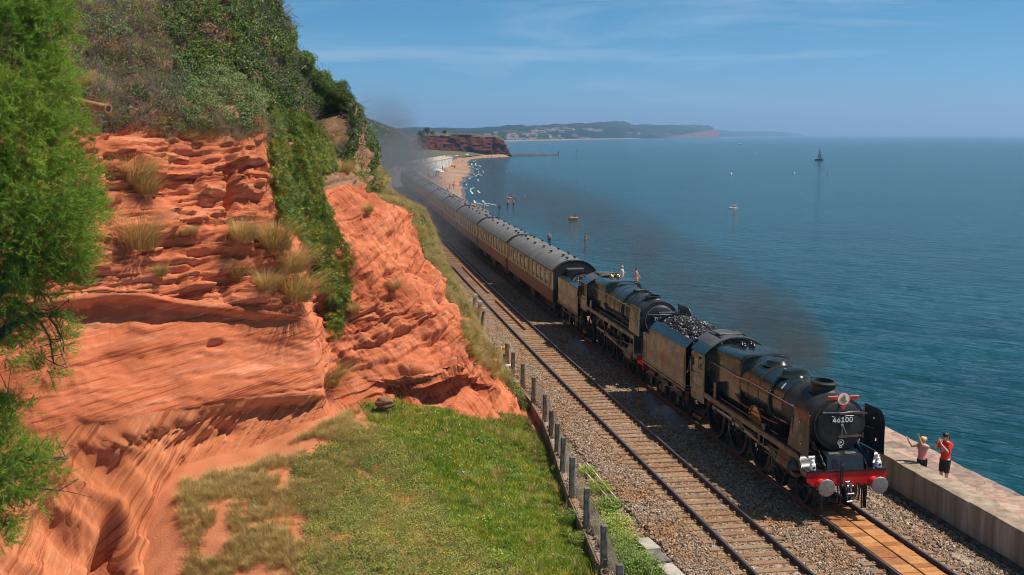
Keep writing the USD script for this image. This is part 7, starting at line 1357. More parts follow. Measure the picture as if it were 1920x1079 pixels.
def hand_bones(side, d, n):
    'palm, four fingers and thumb from the wrist along d, palm facing n'
    w = np.array(J[side+'wr']); d = np.array(d, float)/np.linalg.norm(d); n = np.array(n, float); s_ = np.cross(d, n); s_ /= np.linalg.norm(s_); n = np.cross(s_, d); B = []
    J[side+'pa'] = tuple(w+d*.085); RAD[side+'pa'] = .026; B.append((side+'wr', side+'pa'))
    for k, (o, l) in enumerate(((-.030, .068), (-.010, .080), (.011, .074), (.031, .056))):
        b = w+d*.088+s_*o; m_ = b+d*l*.55+n*.006; e = b+d*l+n*.022
        for nm, p_, r_2 in (('f%db' % k, b, .0105), ('f%dm' % k, m_, .0095), ('f%de' % k, e, .008)): J[side+nm] = tuple(p_); RAD[side+nm] = r_2
        B += [(side+'pa', side+'f%db' % k), (side+'f%db' % k, side+'f%dm' % k), (side+'f%dm' % k, side+'f%de' % k)]
    for nm, p_, r_2 in (('t0', w+d*.03-s_*.028, .013), ('t1', w+d*.06-s_*.055+n*.01, .0115), ('t2', w+d*.09-s_*.066+n*.02, .009)): J[side+nm] = tuple(p_); RAD[side+nm] = r_2
    return B+[(side+'wr', side+'t0'), (side+'t0', side+'t1'), (side+'t1', side+'t2')]
def shell(bones, keep, grow, res=.022, hollow=None):
    'clothing: the same limbs a little thicker, cut cleanly'
    parts = []
    for a, b in bones: parts.append(m3.Manifold.hull_points(np.vstack([ICO[2]*(RAD[k]+grow)+np.array(J[k], float) for k in (a, b)])))
    m = m3.Manifold.batch_boolean(parts, m3.OpType.Add)
    for nrm, offd in keep: m = m.trim_by_plane(nrm, offd)
    q = m.refine_to_length(res).to_mesh(); tm_ = trimesh.Trimesh(q.vert_properties[:, :3], q.tri_verts, process=True); return trimesh.smoothing.filter_taubin(tm_, .5, .53, 4)
def face(t, skin, hair):
    h = np.array(J['hed']); f_ = np.array(J['chin'])-h; f_[2] = 0; f_ /= np.linalg.norm(f_); s_ = np.cross(f_, [0, 0, 1.0]); 
    ey = MB(); [ey.hull([(h+f_*.090+s_*e*.034+np.array([0, 0, .003]), .011)], 2) for e in (-1, 1)]; obj('eyes', ey, INSIDE, t)
    obj('nose', MB().hull([(h+f_*.098+np.array([0, 0, -.005]), .010), (h+f_*.112+np.array([0, 0, -.030]), .013)], 2), skin, t); obj('mouth', MB().hull([(h+f_*.088+s_*e*.02+np.array([0, 0, -.058]), .008) for e in (-1, 1)], 2), cloth('lips', (.35, .10, .09)), t)
    er = MB(); [er.hull([(h+s_*e*.098+np.array([0, 0, .01]), .02), (h+s_*e*.096+np.array([0, 0, -.03]), .014)], 2) for e in (-1, 1)]; obj('ears', er, skin, t)
# woman with raised arms
WALKZ = .02
J.clear(); J.update(BASEJ); J.update(lel=(-.34, -.14, 1.36), lwr=(-.42, -.26, 1.58), rel=(.10, -.24, 1.52), rwr=(.02, -.30, 1.78), lto=(-.13, -.13, .035)); RAD.update(pel=.15, bel=.135, che=.14)
hb_ = hand_bones('l', (-.1, -.35, .9), (-.6, -.6, 0)); hb2 = hand_bones('r', (.1, -.35, .9), (-.3, -.9, 0))
wp = atz(1727, 909, WALKZ); t = thing('person', 'blonde woman in a pink vest on the sea wall, both arms raised', 'person', wp, -1.05, scale=.95)
obj('body', chain(BODY+hb_+hb2, RAD, .014), SKIN, t, smooth=True)
obj('vest', shell([('pel', 'bel'), ('bel', 'che'), ('che', 'nec')], [((0, 0, 1), .90), ((0, 0, -1), -1.47)], .014), cloth('pink', (.72, .24, .19)), t, smooth=40); st_ = MB(); [st_.hull([((s_*.09, -.10, 1.38), .03), ((s_*.085, 0, 1.505), .024)]).hull([((s_*.085, 0, 1.505), .024), ((s_*.09, .10, 1.36), .03)]) for s_ in (-1, 1)]; obj('straps', st_, cloth('pink', 0), t)
obj('shorts', shell([('pel', 'lhi'), ('pel', 'rhi'), ('lhi', 'lkn'), ('rhi', 'rkn')], [((0, 0, 1), .66), ((0, 0, -1), -.95)], .018), cloth('navy_print', (.03, .03, .05)), t, smooth=40)
h = np.array(J['hed']); hm = MB().hull([(h+np.array([0, .012, .022]), .108), (h+np.array([0, .05, -.03]), .085), (h+np.array([0, -.02, .05]), .085)], 2).hull([(h+np.array([0, .11, .02]), .035), (h+np.array([0, .17, .03]), .055)], 2).hull([(h+np.array([0, .17, .03]), .05), (h+np.array([.01, .22, -.03]), .03)], 2); obj('hair', hm, HAIRB, t); obj('hair_tie', MB().hull([(h+np.array([0, .115, .025]), .05)], 2), cloth('rose', (.70, .12, .18)), t); face(t, SKIN, None)
# man in red with his hands at his face
J.clear(); J.update(BASEJ); RAD.update(pel=.13, bel=.125, che=.15); J.update(lel=(-.27, -.16, 1.24), lwr=(-.10, -.26, 1.46), rel=(.26, -.15, 1.22), rwr=(.07, -.27, 1.45), lan=(-.12, .04, .09), lkn=(-.11, -.04, .49), lto=(-.14, -.11, .035), lhe=(-.12, .08, .04))
hb_ = hand_bones('l', (.3, -.05, .9), (.6, .5, 0)); hb2 = hand_bones('r', (-.3, -.05, .9), (-.6, .5, 0))
mp = atz(1770, 914, WALKZ); t = thing('person', 'dark haired man in red T-shirt and black shorts, hands at his face', 'person', mp, -1.35, scale=1.06)
obj('body', chain(BODY+hb_+hb2, RAD, .014), SKIN, t, smooth=True)
obj('shirt', shell([('pel', 'bel'), ('bel', 'che'), ('che', 'nec'), ('che', 'lsh'), ('che', 'rsh'), ('nec', 'lsh'), ('nec', 'rsh'), ('lsh', 'lel'), ('rsh', 'rel')], [((0, 0, 1), .88), ((0, 0, -1), -1.50), ((0, 1, 0), -.13)], .022), cloth('red', (.62, .02, .02)), t, smooth=40)
obj('shirt_hem', shell([('pel', 'bel')], [((0, 0, 1), .855), ((0, 0, -1), -.90)], .020), cloth('white', (.7, .7, .7)), t)
obj('shorts', shell([('pel', 'lhi'), ('pel', 'rhi'), ('lhi', 'lkn'), ('rhi', 'rkn'), ('pel', 'bel')], [((0, 0, 1), .50), ((0, 0, -1), -.92)], .026), cloth('black', (.012, .012, .014)), t, smooth=40)
h = np.array(J['hed']); obj('hair', MB().hull([(h+np.array([0, .015, .03]), .108), (h+np.array([0, .05, -.02]), .085), (h+np.array([0, -.03, .065]), .085)], 2), HAIRK, t); face(t, SKIN, None)
sh = MB(); [sh.hull([(np.array(J[s_+'to']), .042), (np.array(J[s_+'he']), .045), (np.array(J[s_+'an'])-np.array([0, 0, .02]), .045)], 2) for s_ in 'lr']; obj('shoes', sh, cloth('white', 0), t)
obj('watch', MB().hull([(np.array(J['lwr'])-np.array([.02, 0, .02]), .036)], 2), INSIDE, t)
# engine crew leaning out of the cabs
def crew(pos, rz, label, hair):
    J.clear(); J.update(BASEJ); J.update(lel=(-.25, -.10, 1.14), lwr=(-.20, -.24, .98), rel=(.25, -.06, 1.14), rwr=(.20, -.20, .95)); RAD.update(pel=.14, bel=.14, che=.155)
    hb_ = hand_bones('l', (.1, -.9, -.3), (0, -.3, -.9)); hb2 = hand_bones('r', (-.1, -.9, -.3), (0, -.3, -.9))
    t = thing('person', label, 'person', pos, rz, rotx=14); obj('body', chain(BODY+hb_+hb2, RAD, .02), SKIN, t, smooth=True)
    obj('jacket', shell([('pel', 'bel'), ('bel', 'che'), ('che', 'nec'), ('che', 'lsh'), ('che', 'rsh'), ('nec', 'lsh'), ('nec', 'rsh'), ('lsh', 'lel'), ('rsh', 'rel'), ('lel', 'lwr'), ('rel', 'rwr')], [((0, 0, 1), .85), ((0, 0, -1), -1.50)], .022), cloth('dark_blue', (.022, .020, .032)), t)
    obj('trousers', shell([('pel', 'lhi'), ('pel', 'rhi'), ('lhi', 'lkn'), ('rhi', 'rkn'), ('lkn', 'lan'), ('rkn', 'ran')], [((0, 0, 1), .10), ((0, 0, -1), -.95)], .022), cloth('dark_blue', 0), t)
    h = np.array(J['hed']); obj('hair', MB().hull([(h+np.array([0, .02, .025]), .105), (h+np.array([0, .05, -.02]), .085)], 2), hair, t); face(t, SKIN, None)
crew((-.82, 12.26, 1.46), -1.1, 'white haired engine driver leaning out of the leading engine cab', mat('hair_white', (.62, .60, .58), .6))
crew((-.80, 32.85, 1.75), -1.1, 'crew member in dark clothes at the cab opening of the second engine', HAIRK)

# small far figures: standing, sitting, or deep in the water
def figure_mesh(pose, seed):
    J.clear(); J.update(BASEJ); r = np.random.default_rng(seed)
    J.update(lkn=(-.12, -.06-.08*r.random(), .49), ran=(.11, .06, .09), lel=(-.27, -.04, 1.14), rel=(.27, -.10, 1.16), rwr=(.20, -.28, 1.2 if r.random() < .5 else .95))
    if pose == 'sit': 
        for k in J: J[k] = (J[k][0], J[k][1], J[k][2]-.78)
        J.update(lkn=(-.14, -.42, .42), rkn=(.14, -.42, .42), lan=(-.14, -.62, .06), ran=(.14, -.62, .06), lto=(-.14, -.74, .03), rto=(.14, -.74, .03), lhe=(-.14, -.58, .04), rhe=(.14, -.58, .04))
    RAD.update(pel=.14, bel=.13, che=.15)
    return chain(BODY+[('lwr', 'lha'), ('rwr', 'rha')], RAD, .09, 3), shell([('pel', 'lhi'), ('pel', 'rhi'), ('pel', 'bel')]+([('lhi', 'lkn'), ('rhi', 'rkn')] if pose != 'sit' else []), [((0, 0, 1), .62 if pose != 'sit' else .02), ((0, 0, -1), -1.0 if pose != 'sit' else -.26)], .025, .09), shell([('bel', 'che'), ('che', 'nec'), ('che', 'lsh'), ('che', 'rsh')], [((0, 0, 1), .98 if pose != 'sit' else .2), ((0, 0, -1), -1.48 if pose != 'sit' else -.7)], .02, .09), MB().hull([(np.array(J['hed'])+np.array([0, .02, .03]), .108)], 2)
FIG = {}
COLC = [('red', 0), ('black', 0), ('white', 0), ('navy_print', 0), ('pink', 0), ('teal', (.05, .35, .40)), ('lime', (.40, .6, .10)), ('orange', (.75, .22, .03)), ('sky', (.15, .40, .65)), ('grey', (.25, .25, .26))]
def figure(pos, pose, ctop, cbot, label, group=None, rz=0, skin=SKIN2, scale=1.0):
    key = (pose, ctop, cbot, id(skin))
    if key in FIG: return dup(FIG[key], pos, rz, label, group, scale=scale)
    b, sh_, tp, hr = figure_mesh(pose, len(FIG)); t = thing('person', label, 'person', pos, rz, group, scale); obj('body', b, skin, t, smooth=True); obj('shorts', sh_, cloth(cbot, dict(COLC)[cbot]), t)
    if ctop: obj('top', tp, cloth(ctop, dict(COLC)[ctop]), t)
    obj('hair', hr, HAIRK if len(FIG) % 3 else HAIRB, t); FIG[key] = t; return t
rp = np.random.default_rng(15)
# bathers: photo place at the water line and how deep they stand
for px, py, dp, top, bot, lab in [(894, 391, .35, 'grey', 'grey', 'bather in dark grey wading at the edge, leftmost of the waders'), (907, 393, .30, None, 'pink', 'wader in bright pink shorts beside the grey one'), (936, 390, .75, None, 'navy_print', 'lone bather between the waders and the pair, knee high in the photo'),
    (952, 384, .75, None, 'black', 'left one of two bathers standing waist deep side by side'), (963, 384, .70, None, 'navy_print', 'right one of two bathers standing waist deep side by side'), (951, 371, 1.15, None, 'black', 'bather on the left of the pink ring'), (960, 369, 1.1, None, 'teal', 'bather just right of the pink ring, chest deep'), (966, 371.5, 1.40, None, 'black', 'swimmer low in the water right of the pink ring'), (983, 371, 1.42, None, 'black', 'swimmer farthest right of the group around the pink ring'),
    (1030, 450, .85, None, 'black', 'lone bather standing in the shallows off the first carriages'), (1098, 449, 1.0, None, 'orange', 'lone bather chest deep to the right, seaward of the carriages'), (926, 322, 1.42, None, 'black', 'dark speck of a swimmer far off the beach, left'), (950, 323, 1.42, None, 'black', 'dark speck of a swimmer far off the beach, middle'), (958, 323.5, 1.42, None, 'navy_print', 'dark speck of a swimmer far off the beach, right')]:
    q = atz(px, py, SEA); figure((q[0], q[1], SEA-dp), 'stand', top, bot, lab, 'bathers in the sea', rp.uniform(0, 6.28), scale=1.1)
q = atz(955, 371.5, SEA+.1); tor = trimesh.creation.torus(.42, .16); t = obj('swim_ring', (np.array(tor.vertices)+np.array([q[0], q[1], SEA+.08]), tor.faces), cloth('rose2', (.8, .2, .35)), None, smooth=True); tag(t, 'pink swimming ring among the bathers', 'swim ring')
# people on the promenade behind the second engine, and on the beach wall
for px, py, z, top, bot, lab in [(1166, 541, 0, 'white', 'grey', 'person in a pale top on the sea wall, left of two behind the second engine'), (1193, 545, 0, None, 'pink', 'bare shouldered person on the sea wall, right of two behind the second engine')]:
    q = atz(px, py, .02); figure((q[0], q[1], .02), 'stand', top, bot, lab, None, 1.2, SKIN)
for px, py, lab in [(777, 328, 'figure in white at the near end of the beach wall'), (781, 330, 'second figure at the near end of the beach wall, half hidden by the train'), (789, 307, 'dark figure walking on the beach wall, nearer one'), (796, 304, 'dark figure walking on the beach wall, farther one'), (831, 294.5, 'tiny figure at the far end of the beach wall')]:
    q = atz(px, py, .62); figure((q[0], q[1], .62), 'stand', 'white' if 'white' in lab else 'grey', 'black', lab, None, rp.uniform(0, 6))
BL = {'stand': 'tiny person standing on the distant beach', 'sit': 'tiny person sitting on the distant beach'}
for k, (px, py) in enumerate([(801,318),(803,316),(799,327),(803,338),(810,341),(806,341),(833,325),(836,323),(830,322),(852,347),(839,358),(843,356),(850,352),(866,305),(868,303),(849,303),(853,301),(856,302),(845,304),(847,299),(858,299),(862,298),(868,298),(873,297.5),(879,296.5),(885,296),(892,295.5),(898,295.2),(906,295),(915,294.6),(921,294.6),(928,294.5),(936,294.4),(943,294.4),(852,316),(822,333),(817,337),(828,337),(819,331)]):
    q = atz(px, py, -4.2); z = beach_z(q[0], q[1]); pose = 'sit' if k % 3 == 1 else 'stand'; ct = [None, 'white', 'black', 'teal', 'red', None][k % 6]
    figure((q[0], q[1], z-.02), pose, ct, ['navy_print', 'black', 'red'][k % 3], BL[pose], 'people scattered over the distant beach', rp.uniform(0, 6))
# shelters and parasols
def shelter(px, py, c, label, s_=1.0, flat=False):
    q = atz(px, py, -4.2); z = beach_z(q[0], q[1]); t = thing('beach_tent' if not flat else 'parasol', label, 'beach tent' if not flat else 'parasol', (q[0], q[1], z), 0, None, s_); m_ = cloth('tent_%d' % px, c)
    if flat: obj('canopy', MB().lathe([(0, 2.25), (.5, 2.15), (1.0, 1.95), (1.25, 1.75), (1.2, 1.76), (.9, 1.95), (0, 2.18)], (0, 0, 0), 'z', 8), m_, t, smooth=False); obj('pole', MB().cyl((0, 0, 0), (0, 0, 2.2), .03), WHITE, t)
    else: obj('shell', MB().lathe([(1.25, 0), (1.2, .5), (.9, 1.0), (.45, 1.3), (0, 1.4)], (0, 0, 0), 'z', 14), m_, t); obj('opening', MB().hull([((.5, -1.05, .4), .4)], 2), INSIDE, t)
shelter(845, 304.5, (.03, .30, .65), 'bright blue beach tent on the middle of the distant beach', 1.3); shelter(850, 315, (.75, .22, .06), 'orange red beach tent on the distant beach', 1.1); shelter(813, 336, (.05, .42, .50), 'turquoise parasol on the nearest stretch of beach', 1.4, True); shelter(820, 336.5, (.45, .55, .62), 'pale blue parasol beside the turquoise one', 1.5, True); shelter(825, 336.5, (.50, .56, .64), 'second pale blue parasol beside the turquoise one', 1.3, True)
shelter(876, 297, (.35, .75, .10), 'lime green parasol under the red headland', 1.2, True); shelter(856, 300, (.75, .35, .08), 'orange parasol near the far end of the beach', 1.1, True); shelter(854, 352, (.75, .12, .10), 'small red parasol near the water line', .8, True)

# ---------------------------------------------------------------- boats
HULLW = mat('hull_white', (.78, .78, .76), .35, var=.05); SAILD = mat('sail_dark', (.035, .016, .012), .85, var=.2); HULLD = mat('hull_dark', (.03, .022, .02), .5)
def hull_mesh(L, B, D, n=14):
    mb = MB(); t = np.linspace(0, 1, n); w = B/2*np.sin(np.pi*np.clip(t*.62+.12, 0, 1))**.8*np.where(t > .98, .05, 1)*(1-t**6); prof = []
    for k in range(n):
        y = L*(t[k]-.5); sheer = D*(1+.25*t[k]**2); prof.append([(-w[k], y, sheer), (-w[k]*.85, y, D*.3), (0, y, 0-.1), (w[k]*.85, y, D*.3), (w[k], y, sheer)])
    G = np.array(prof); mb.add(*sheet(G[..., 0], G[..., 1], G[..., 2])); mb.add(*sheet(np.stack([G[:, 4, 0], G[:, 0, 0]], 1), np.stack([G[:, 4, 1], G[:, 0, 1]], 1), np.stack([G[:, 4, 2]-.12, G[:, 0, 2]-.12], 1))); mb.add(G[0], [[0, 1, 2], [0, 2, 3], [0, 3, 4]]); return mb
q = atz(1536, 301, SEA); t = thing('sailing_boat', 'dark sailed dinghy far out to the right', 'sailing boat', (q[0], q[1], SEA), -1.1); SC = np.dot(q-CAM, fwd)/FPX
Hm = 26*SC; Lb = 16*SC
obj('hull', hull_mesh(Lb*1.5, 2.4, .9), HULLD, t); obj('mast', MB().tube([(0, .3, .3), (0, .1, Hm)], [.09, .05], 8), HULLD, t); obj('boom', MB().cyl((0, .25, 1.5), (.9, -2.8, 1.5), .06), HULLD, t)
sm_ = MB(); 
def sail(a, b, c, n=8):
    a, b, c = (np.array(v_, float) for v_ in (a, b, c)); V_, F_ = [], []
    for i in range(n+1):
        for j in range(n+1-i): u_, w_ = i/n, j/n; V_.append(a+(b-a)*u_+(c-a)*w_+np.array([.7, .2, 0])*(u_*w_*4*.45)*(1-u_-w_+.5))
    idx = {}; k = 0
    for i in range(n+1):
        for j in range(n+1-i): idx[i, j] = k; k += 1
    for i in range(n):
        for j in range(n-i):
            F_.append([idx[i, j], idx[i+1, j], idx[i, j+1]])
            if i+j < n-1: F_.append([idx[i+1, j], idx[i+1, j+1], idx[i, j+1]])
    return np.array(V_), np.array(F_)
obj('mainsail', sail((0, .2, 1.6), (1.0, -3.0, 1.6), (0, .1, Hm*.98)), SAILD, t, smooth=True); obj('jib', sail((0, 2.6, 1.2), (.35, .3, 1.3), (0, .15, Hm*.85)), SAILD, t, smooth=True)
def motor(px, py, L, label, rz, m=HULLW):
    q = atz(px, py, SEA); t = thing('motor_boat', label, 'motor boat', (q[0], q[1], SEA), rz); obj('hull', hull_mesh(L, L*.33, L*.14), m, t); obj('cabin', MB().box((0, L*.05, L*.18), (L*.22, L*.3, L*.13), taper=.8, bev=.03*L), HULLW, t); obj('windscreen', MB().box((0, L*.2, L*.2), (L*.2, .05, L*.08), rx=-.5), INSIDE, t)
motor(1388, 272, 7.5*1.1, 'white motor boat lying off to the left of the dark sail', 1.5); motor(1516, 258, 12, 'tiny white boat near the horizon, left of the dark sail', 1.3); motor(1614, 257.5, 14, 'tiny white boat on the horizon right of the dark sail', 1.5); motor(1808, 257.5, 12, 'white speck of a boat on the right part of the horizon', 1.4)
# inflatable with two people, paddler
q = atz(1075, 411, SEA); t = thing('inflatable_boat', 'orange and black inflatable dinghy with two people', 'dinghy', (q[0], q[1], SEA), 0.08, None, (.74, .74, .8))
tb = [(1.15*math.copysign(abs(math.cos(a))**.6, math.cos(a)), .55*math.copysign(abs(math.sin(a))**.7, math.sin(a)), .28) for a in np.linspace(0, 2*math.pi, 33)]
obj('tube', MB().tube(tb, .22, 10, caps=False), cloth('dinghy_orange', (.80, .26, .02)), t); obj('floor', MB().box((0, 0, .10), (2.3, 1.0, .12), bev=.04), HULLD, t); obj('lower_tube', MB().tube([(a*1.02, b*1.02, .06) for a, b, c in tb], .16, 8, caps=False), HULLD, t)
for dx, lab in ((-.5, 'person lying low at the left end of the orange dinghy'), (.35, 'person sitting upright in the right half of the orange dinghy')): figure((q[0]+dx, q[1]+.1, SEA+(-.08 if dx < 0 else .15)), 'sit', 'black' if dx > 0 else None, 'black', lab, None, 1.5, scale=.85)
q = atz(1376, 391, SEA); t = thing('paddle_board', 'white paddle board under the lone paddler out in the bay', 'paddle board', (q[0], q[1], SEA)); obj('board', MB().hull([((-1.1, 0, .06), .09), ((0, 0, .08), .3*.45), ((.9, .05, .06), .10), ((0, -.35, .06), .08), ((0, .35, .06), .08)], 2), HULLW, t)
figure((q[0], q[1], SEA+.12), 'sit', 'orange', 'orange', 'lone paddler sitting on the white board out in the bay', None, 1.0, scale=1.15)
tag(obj('paddle', MB().cyl((q[0]-.9, q[1]-.2, SEA+.25), (q[0]+.7, q[1]-.4, SEA+1.1), .025, n=6).hull([((q[0]-.9, q[1]-.2, SEA+.25), .10), ((q[0]-1.1, q[1]-.2, SEA+.12), .07)]), HULLW, None), 'paddle held by the lone paddler out in the bay', 'paddle')
def buoy(px, py, c, label, r0=.5, hk=.8):
    q = atz(px, py, SEA); tag(obj('buoy', MB().lathe([(0, -.3), (r0, -.1), (r0, .35*hk), (r0*.5, .75*hk), (r0*.15, 1.2*hk), (0, 1.25*hk)], (q[0], q[1], SEA), 'z', 14), cloth('buoy_%d' % px, c), None), label, 'buoy')
buoy(1418, 289, (.75, .35, .08), 'small orange buoy left of the dark sail', .7); buoy(1371, 327, (.8, .8, .8), 'white float in the middle of the bay, above the paddler', .4); buoy(1489, 326, (.7, .7, .7), 'tiny white float right of the paddler', .3); buoy(1544, 316, (.04, .04, .05), 'dark float just below the dark sail', .35, .4); buoy(1551.5, 326, (.04, .04, .05), 'lower dark float below the dark sail', .3, .4)
# groyne off the headland with beacons
ga, gb = atz(956, 293, SEA), atz(1047, 291.6, SEA); t = thing('breakwater', 'long low dark breakwater running out from the tip of the headland', 'breakwater', (0, 0, 0)); GRY = mat('breakwater_rock', (.05, .035, .032), .95, var=.4, scale=.2)
n_ = 60; tt_ = np.linspace(0, 1, n_); cc = ga+(gb-ga)*tt_[:, None]; hh = 1.5*(1-.35*tt_)+.3*(meshkit.noise(np.stack([tt_*60, 0*tt_, 0*tt_], -1), 3)-.5); G = np.stack([np.stack([cc[:, 0], cc[:, 1]+o, np.where(abs(o) > 2, SEA-.5, SEA+hh*f_)], 1) for o, f_ in ((-5, 0), (-1.6, .9), (0, 1), (1.6, .9), (5, 0))], 1); obj('mound', sheet(*[G[..., k] for k in range(3)]), GRY, t); obj('end_post', MB().cyl((gb[0], gb[1], SEA), (gb[0], gb[1], SEA+2.6), .35, n=10).box((gb[0], gb[1], SEA+2.8), (.9, .9, .5)), GM, t)
q = atz(1081, 291.5, SEA); t = thing('beacon', 'slender beacon post standing in the sea beyond the breakwater', 'beacon', (q[0], q[1], SEA)); obj('post', MB().cyl((0, 0, -.5), (0, 0, 3.4), .16, n=10), GM, t); obj('topmark', MB().lathe([(0, 3.2), (.45, 3.3), (.45, 3.8), (0, 4.1)], (0, 0, 0), 'z', 10), GM, t)
# trees on the headland and trunks behind
def far_tree(px, py, Y, w, h, label, seed):
    b = at(px, py, Y); s_ = np.dot(b-CAM, fwd)/FPX; w, h = w*s_, h*s_; t = thing('tree', label, 'tree', b, 0); r = np.random.default_rng(seed); obj('trunk', MB().tube([(0, 0, -1), (.1, 0, h*.35), (0, .1, h*.7)], [h*.05, h*.04, h*.015], 7), BARK, t); cr = MB(True)
    n_ = 900
    for _ in range(n_):
        d = r.normal(size=3); d /= np.linalg.norm(d); rr = (.55+.6*meshkit.noise(d*2.2, seed))*r.random()**.35; c = np.array([d[0]*w*.5*rr, d[1]*w*.5*rr, h*.58+d[2]*h*.42*rr]); leaf(cr, c, r.normal(size=3), d, .55, .5)
    obj('crown', cr, IVY_DARK, t)
for a in [(834, 252.5, 856, 8, 9, 'single small round tree on top of the red headland', 1), (801, 254, 850, 16, 16, 'tallest dark tree at the wooded left end of the headland', 2), (790, 262, 840, 18, 18, 'broad dark tree at the wooded left end of the headland, left of the tallest', 3), (781, 272, 835, 16, 18, 'dark tree low on the left end of the headland', 4), (811, 253.5, 850, 9, 8, 'small tree right of the tallest on the headland', 5), (773, 282, 830, 14, 14, 'dark bushy tree at the foot of the headland, above the beach wall', 6), (795, 272, 838, 14, 14, 'round dark tree in front of the wooded headland slope', 7), (784, 286, 825, 14, 12, 'low dark tree nearest the beach wall', 8)]: far_tree(*a)
figure(at(868, 251.5, 858), 'stand', 'grey', 'black', 'tiny walker on top of the headland, right of the single tree', None, 0); figure(at(922, 257.5, 862), 'stand', 'grey', 'black', 'tiny walker near the seaward edge of the headland top', None, 0)
# shrub crowns on the skyline of the cliff
def shrub(px, py, Y, rpx, label, m, seed):
    c = at(px-6, py+16, Y); R = rpx*np.dot(c-CAM, fwd)/FPX; t = thing('shrub', label, 'shrub', c, 0, None); r = np.random.default_rng(seed); n_ = int(520); d = r.normal(size=(n_, 3)); d /= np.linalg.norm(d, axis=1, keepdims=True); p_ = d*(R*(r.random(n_)**.4)*(.35+1.3*meshkit.fbm(d*2.6+seed, 3, seed)**1.3))[:, None]*np.array([.95, 1.1, 1.05])
    pr = scatter(f'{t.GetPath()}/crown', [(ivy_clump(200+seed, 26, .28), m), (ivy_clump(230+seed, 26, .28), m)], p_, r.integers(0, 2, n_), quat_zn(d, r.uniform(0, 6.28, n_)), r.uniform(.6, 1.1, n_)); tag(pr, kind='stuff')
    st_ = MB()
    for k in range(14): q_ = r.normal(size=3)*np.array([.5, .5, .4])+np.array([.1, 0, .75]); q_ /= np.linalg.norm(q_); st_.tube([(0, 0, -R*.6), q_*R*.7, q_*R*r.uniform(.95, 1.35)], [.03, .018, .006], 5)
    obj('stems', st_, TWIG, t)
shrub(640, 165, 48, 26, 'spiky dark shrub standing out on the cliff skyline', IVY_DARK, 1); shrub(612, 140, 45, 20, 'low dark shrub on the skyline left of the spiky one', IVY_MID, 2); shrub(668, 200, 52, 22, 'dark green shrub on the skyline below the spiky one', IVY_MID, 3); shrub(540, 50, 42, 24, 'rounded shrub high on the cliff skyline', IVY_MID, 4); shrub(575, 100, 43, 20, 'shrub half way up the cliff skyline', IVY_MID, 5); shrub(690, 250, 58, 18, 'bushy green shrub low on the cliff skyline', IVY_MID, 6)

# ---------------------------------------------------------------- smoke and steam
def smoke_mat(name, color, dens, scale, lo, hi, aniso=.2):
    return usdkit.material(stage, '/World/Looks/'+name, {'g': ('geometry', {}), 'n': ('noise_texture', {'scale': scale, 'detail': 4.0, 'roughness': .6, 'distortion': .4}), 'r': ('map_range', {'from_min': lo, 'from_max': hi, 'to_min': 0.0, 'to_max': dens, 'clamp': True}), 'v': ('principled_volume', {'color': color, 'anisotropy': aniso})},
        [('g.position', 'n.vector'), ('n.fac', 'r.value'), ('r.result', 'v.density')], volume='v.volume')
def plume(name, path, mat_, label, cat, seed, n=18, lump=.35):
    P_ = np.array([q[:3] for q in path], float); R_ = np.array([q[3] for q in path]); L_ = np.r_[0, np.cumsum(np.linalg.norm(np.diff(P_, axis=0), axis=1))]; s_ = np.linspace(0, L_[-1], max(10, int(L_[-1]/1.2))); c = PchipInterpolator(L_, P_, axis=0)(s_); r_ = PchipInterpolator(L_, R_)(s_)
    q = MB().tube(c, r_, 20); v, f = q.mesh(); ctr = c[np.minimum(np.arange(len(v))//20, len(c)-1)]; k = 1+lump*2*(meshkit.fbm(v*.45/np.median(R_), 3, seed)-.5); v = ctr+(v-ctr)*k[:, None]
    p_ = obj(name, (v, f), mat_, None, smooth=True); tag(p_, label, cat, kind='stuff')
STEAM = smoke_mat('steam', (.9, .88, .95), .55, 1.4, .40, .75)
def A_(px, py, Y, r): q = at(px, py, Y); return (*q, r)
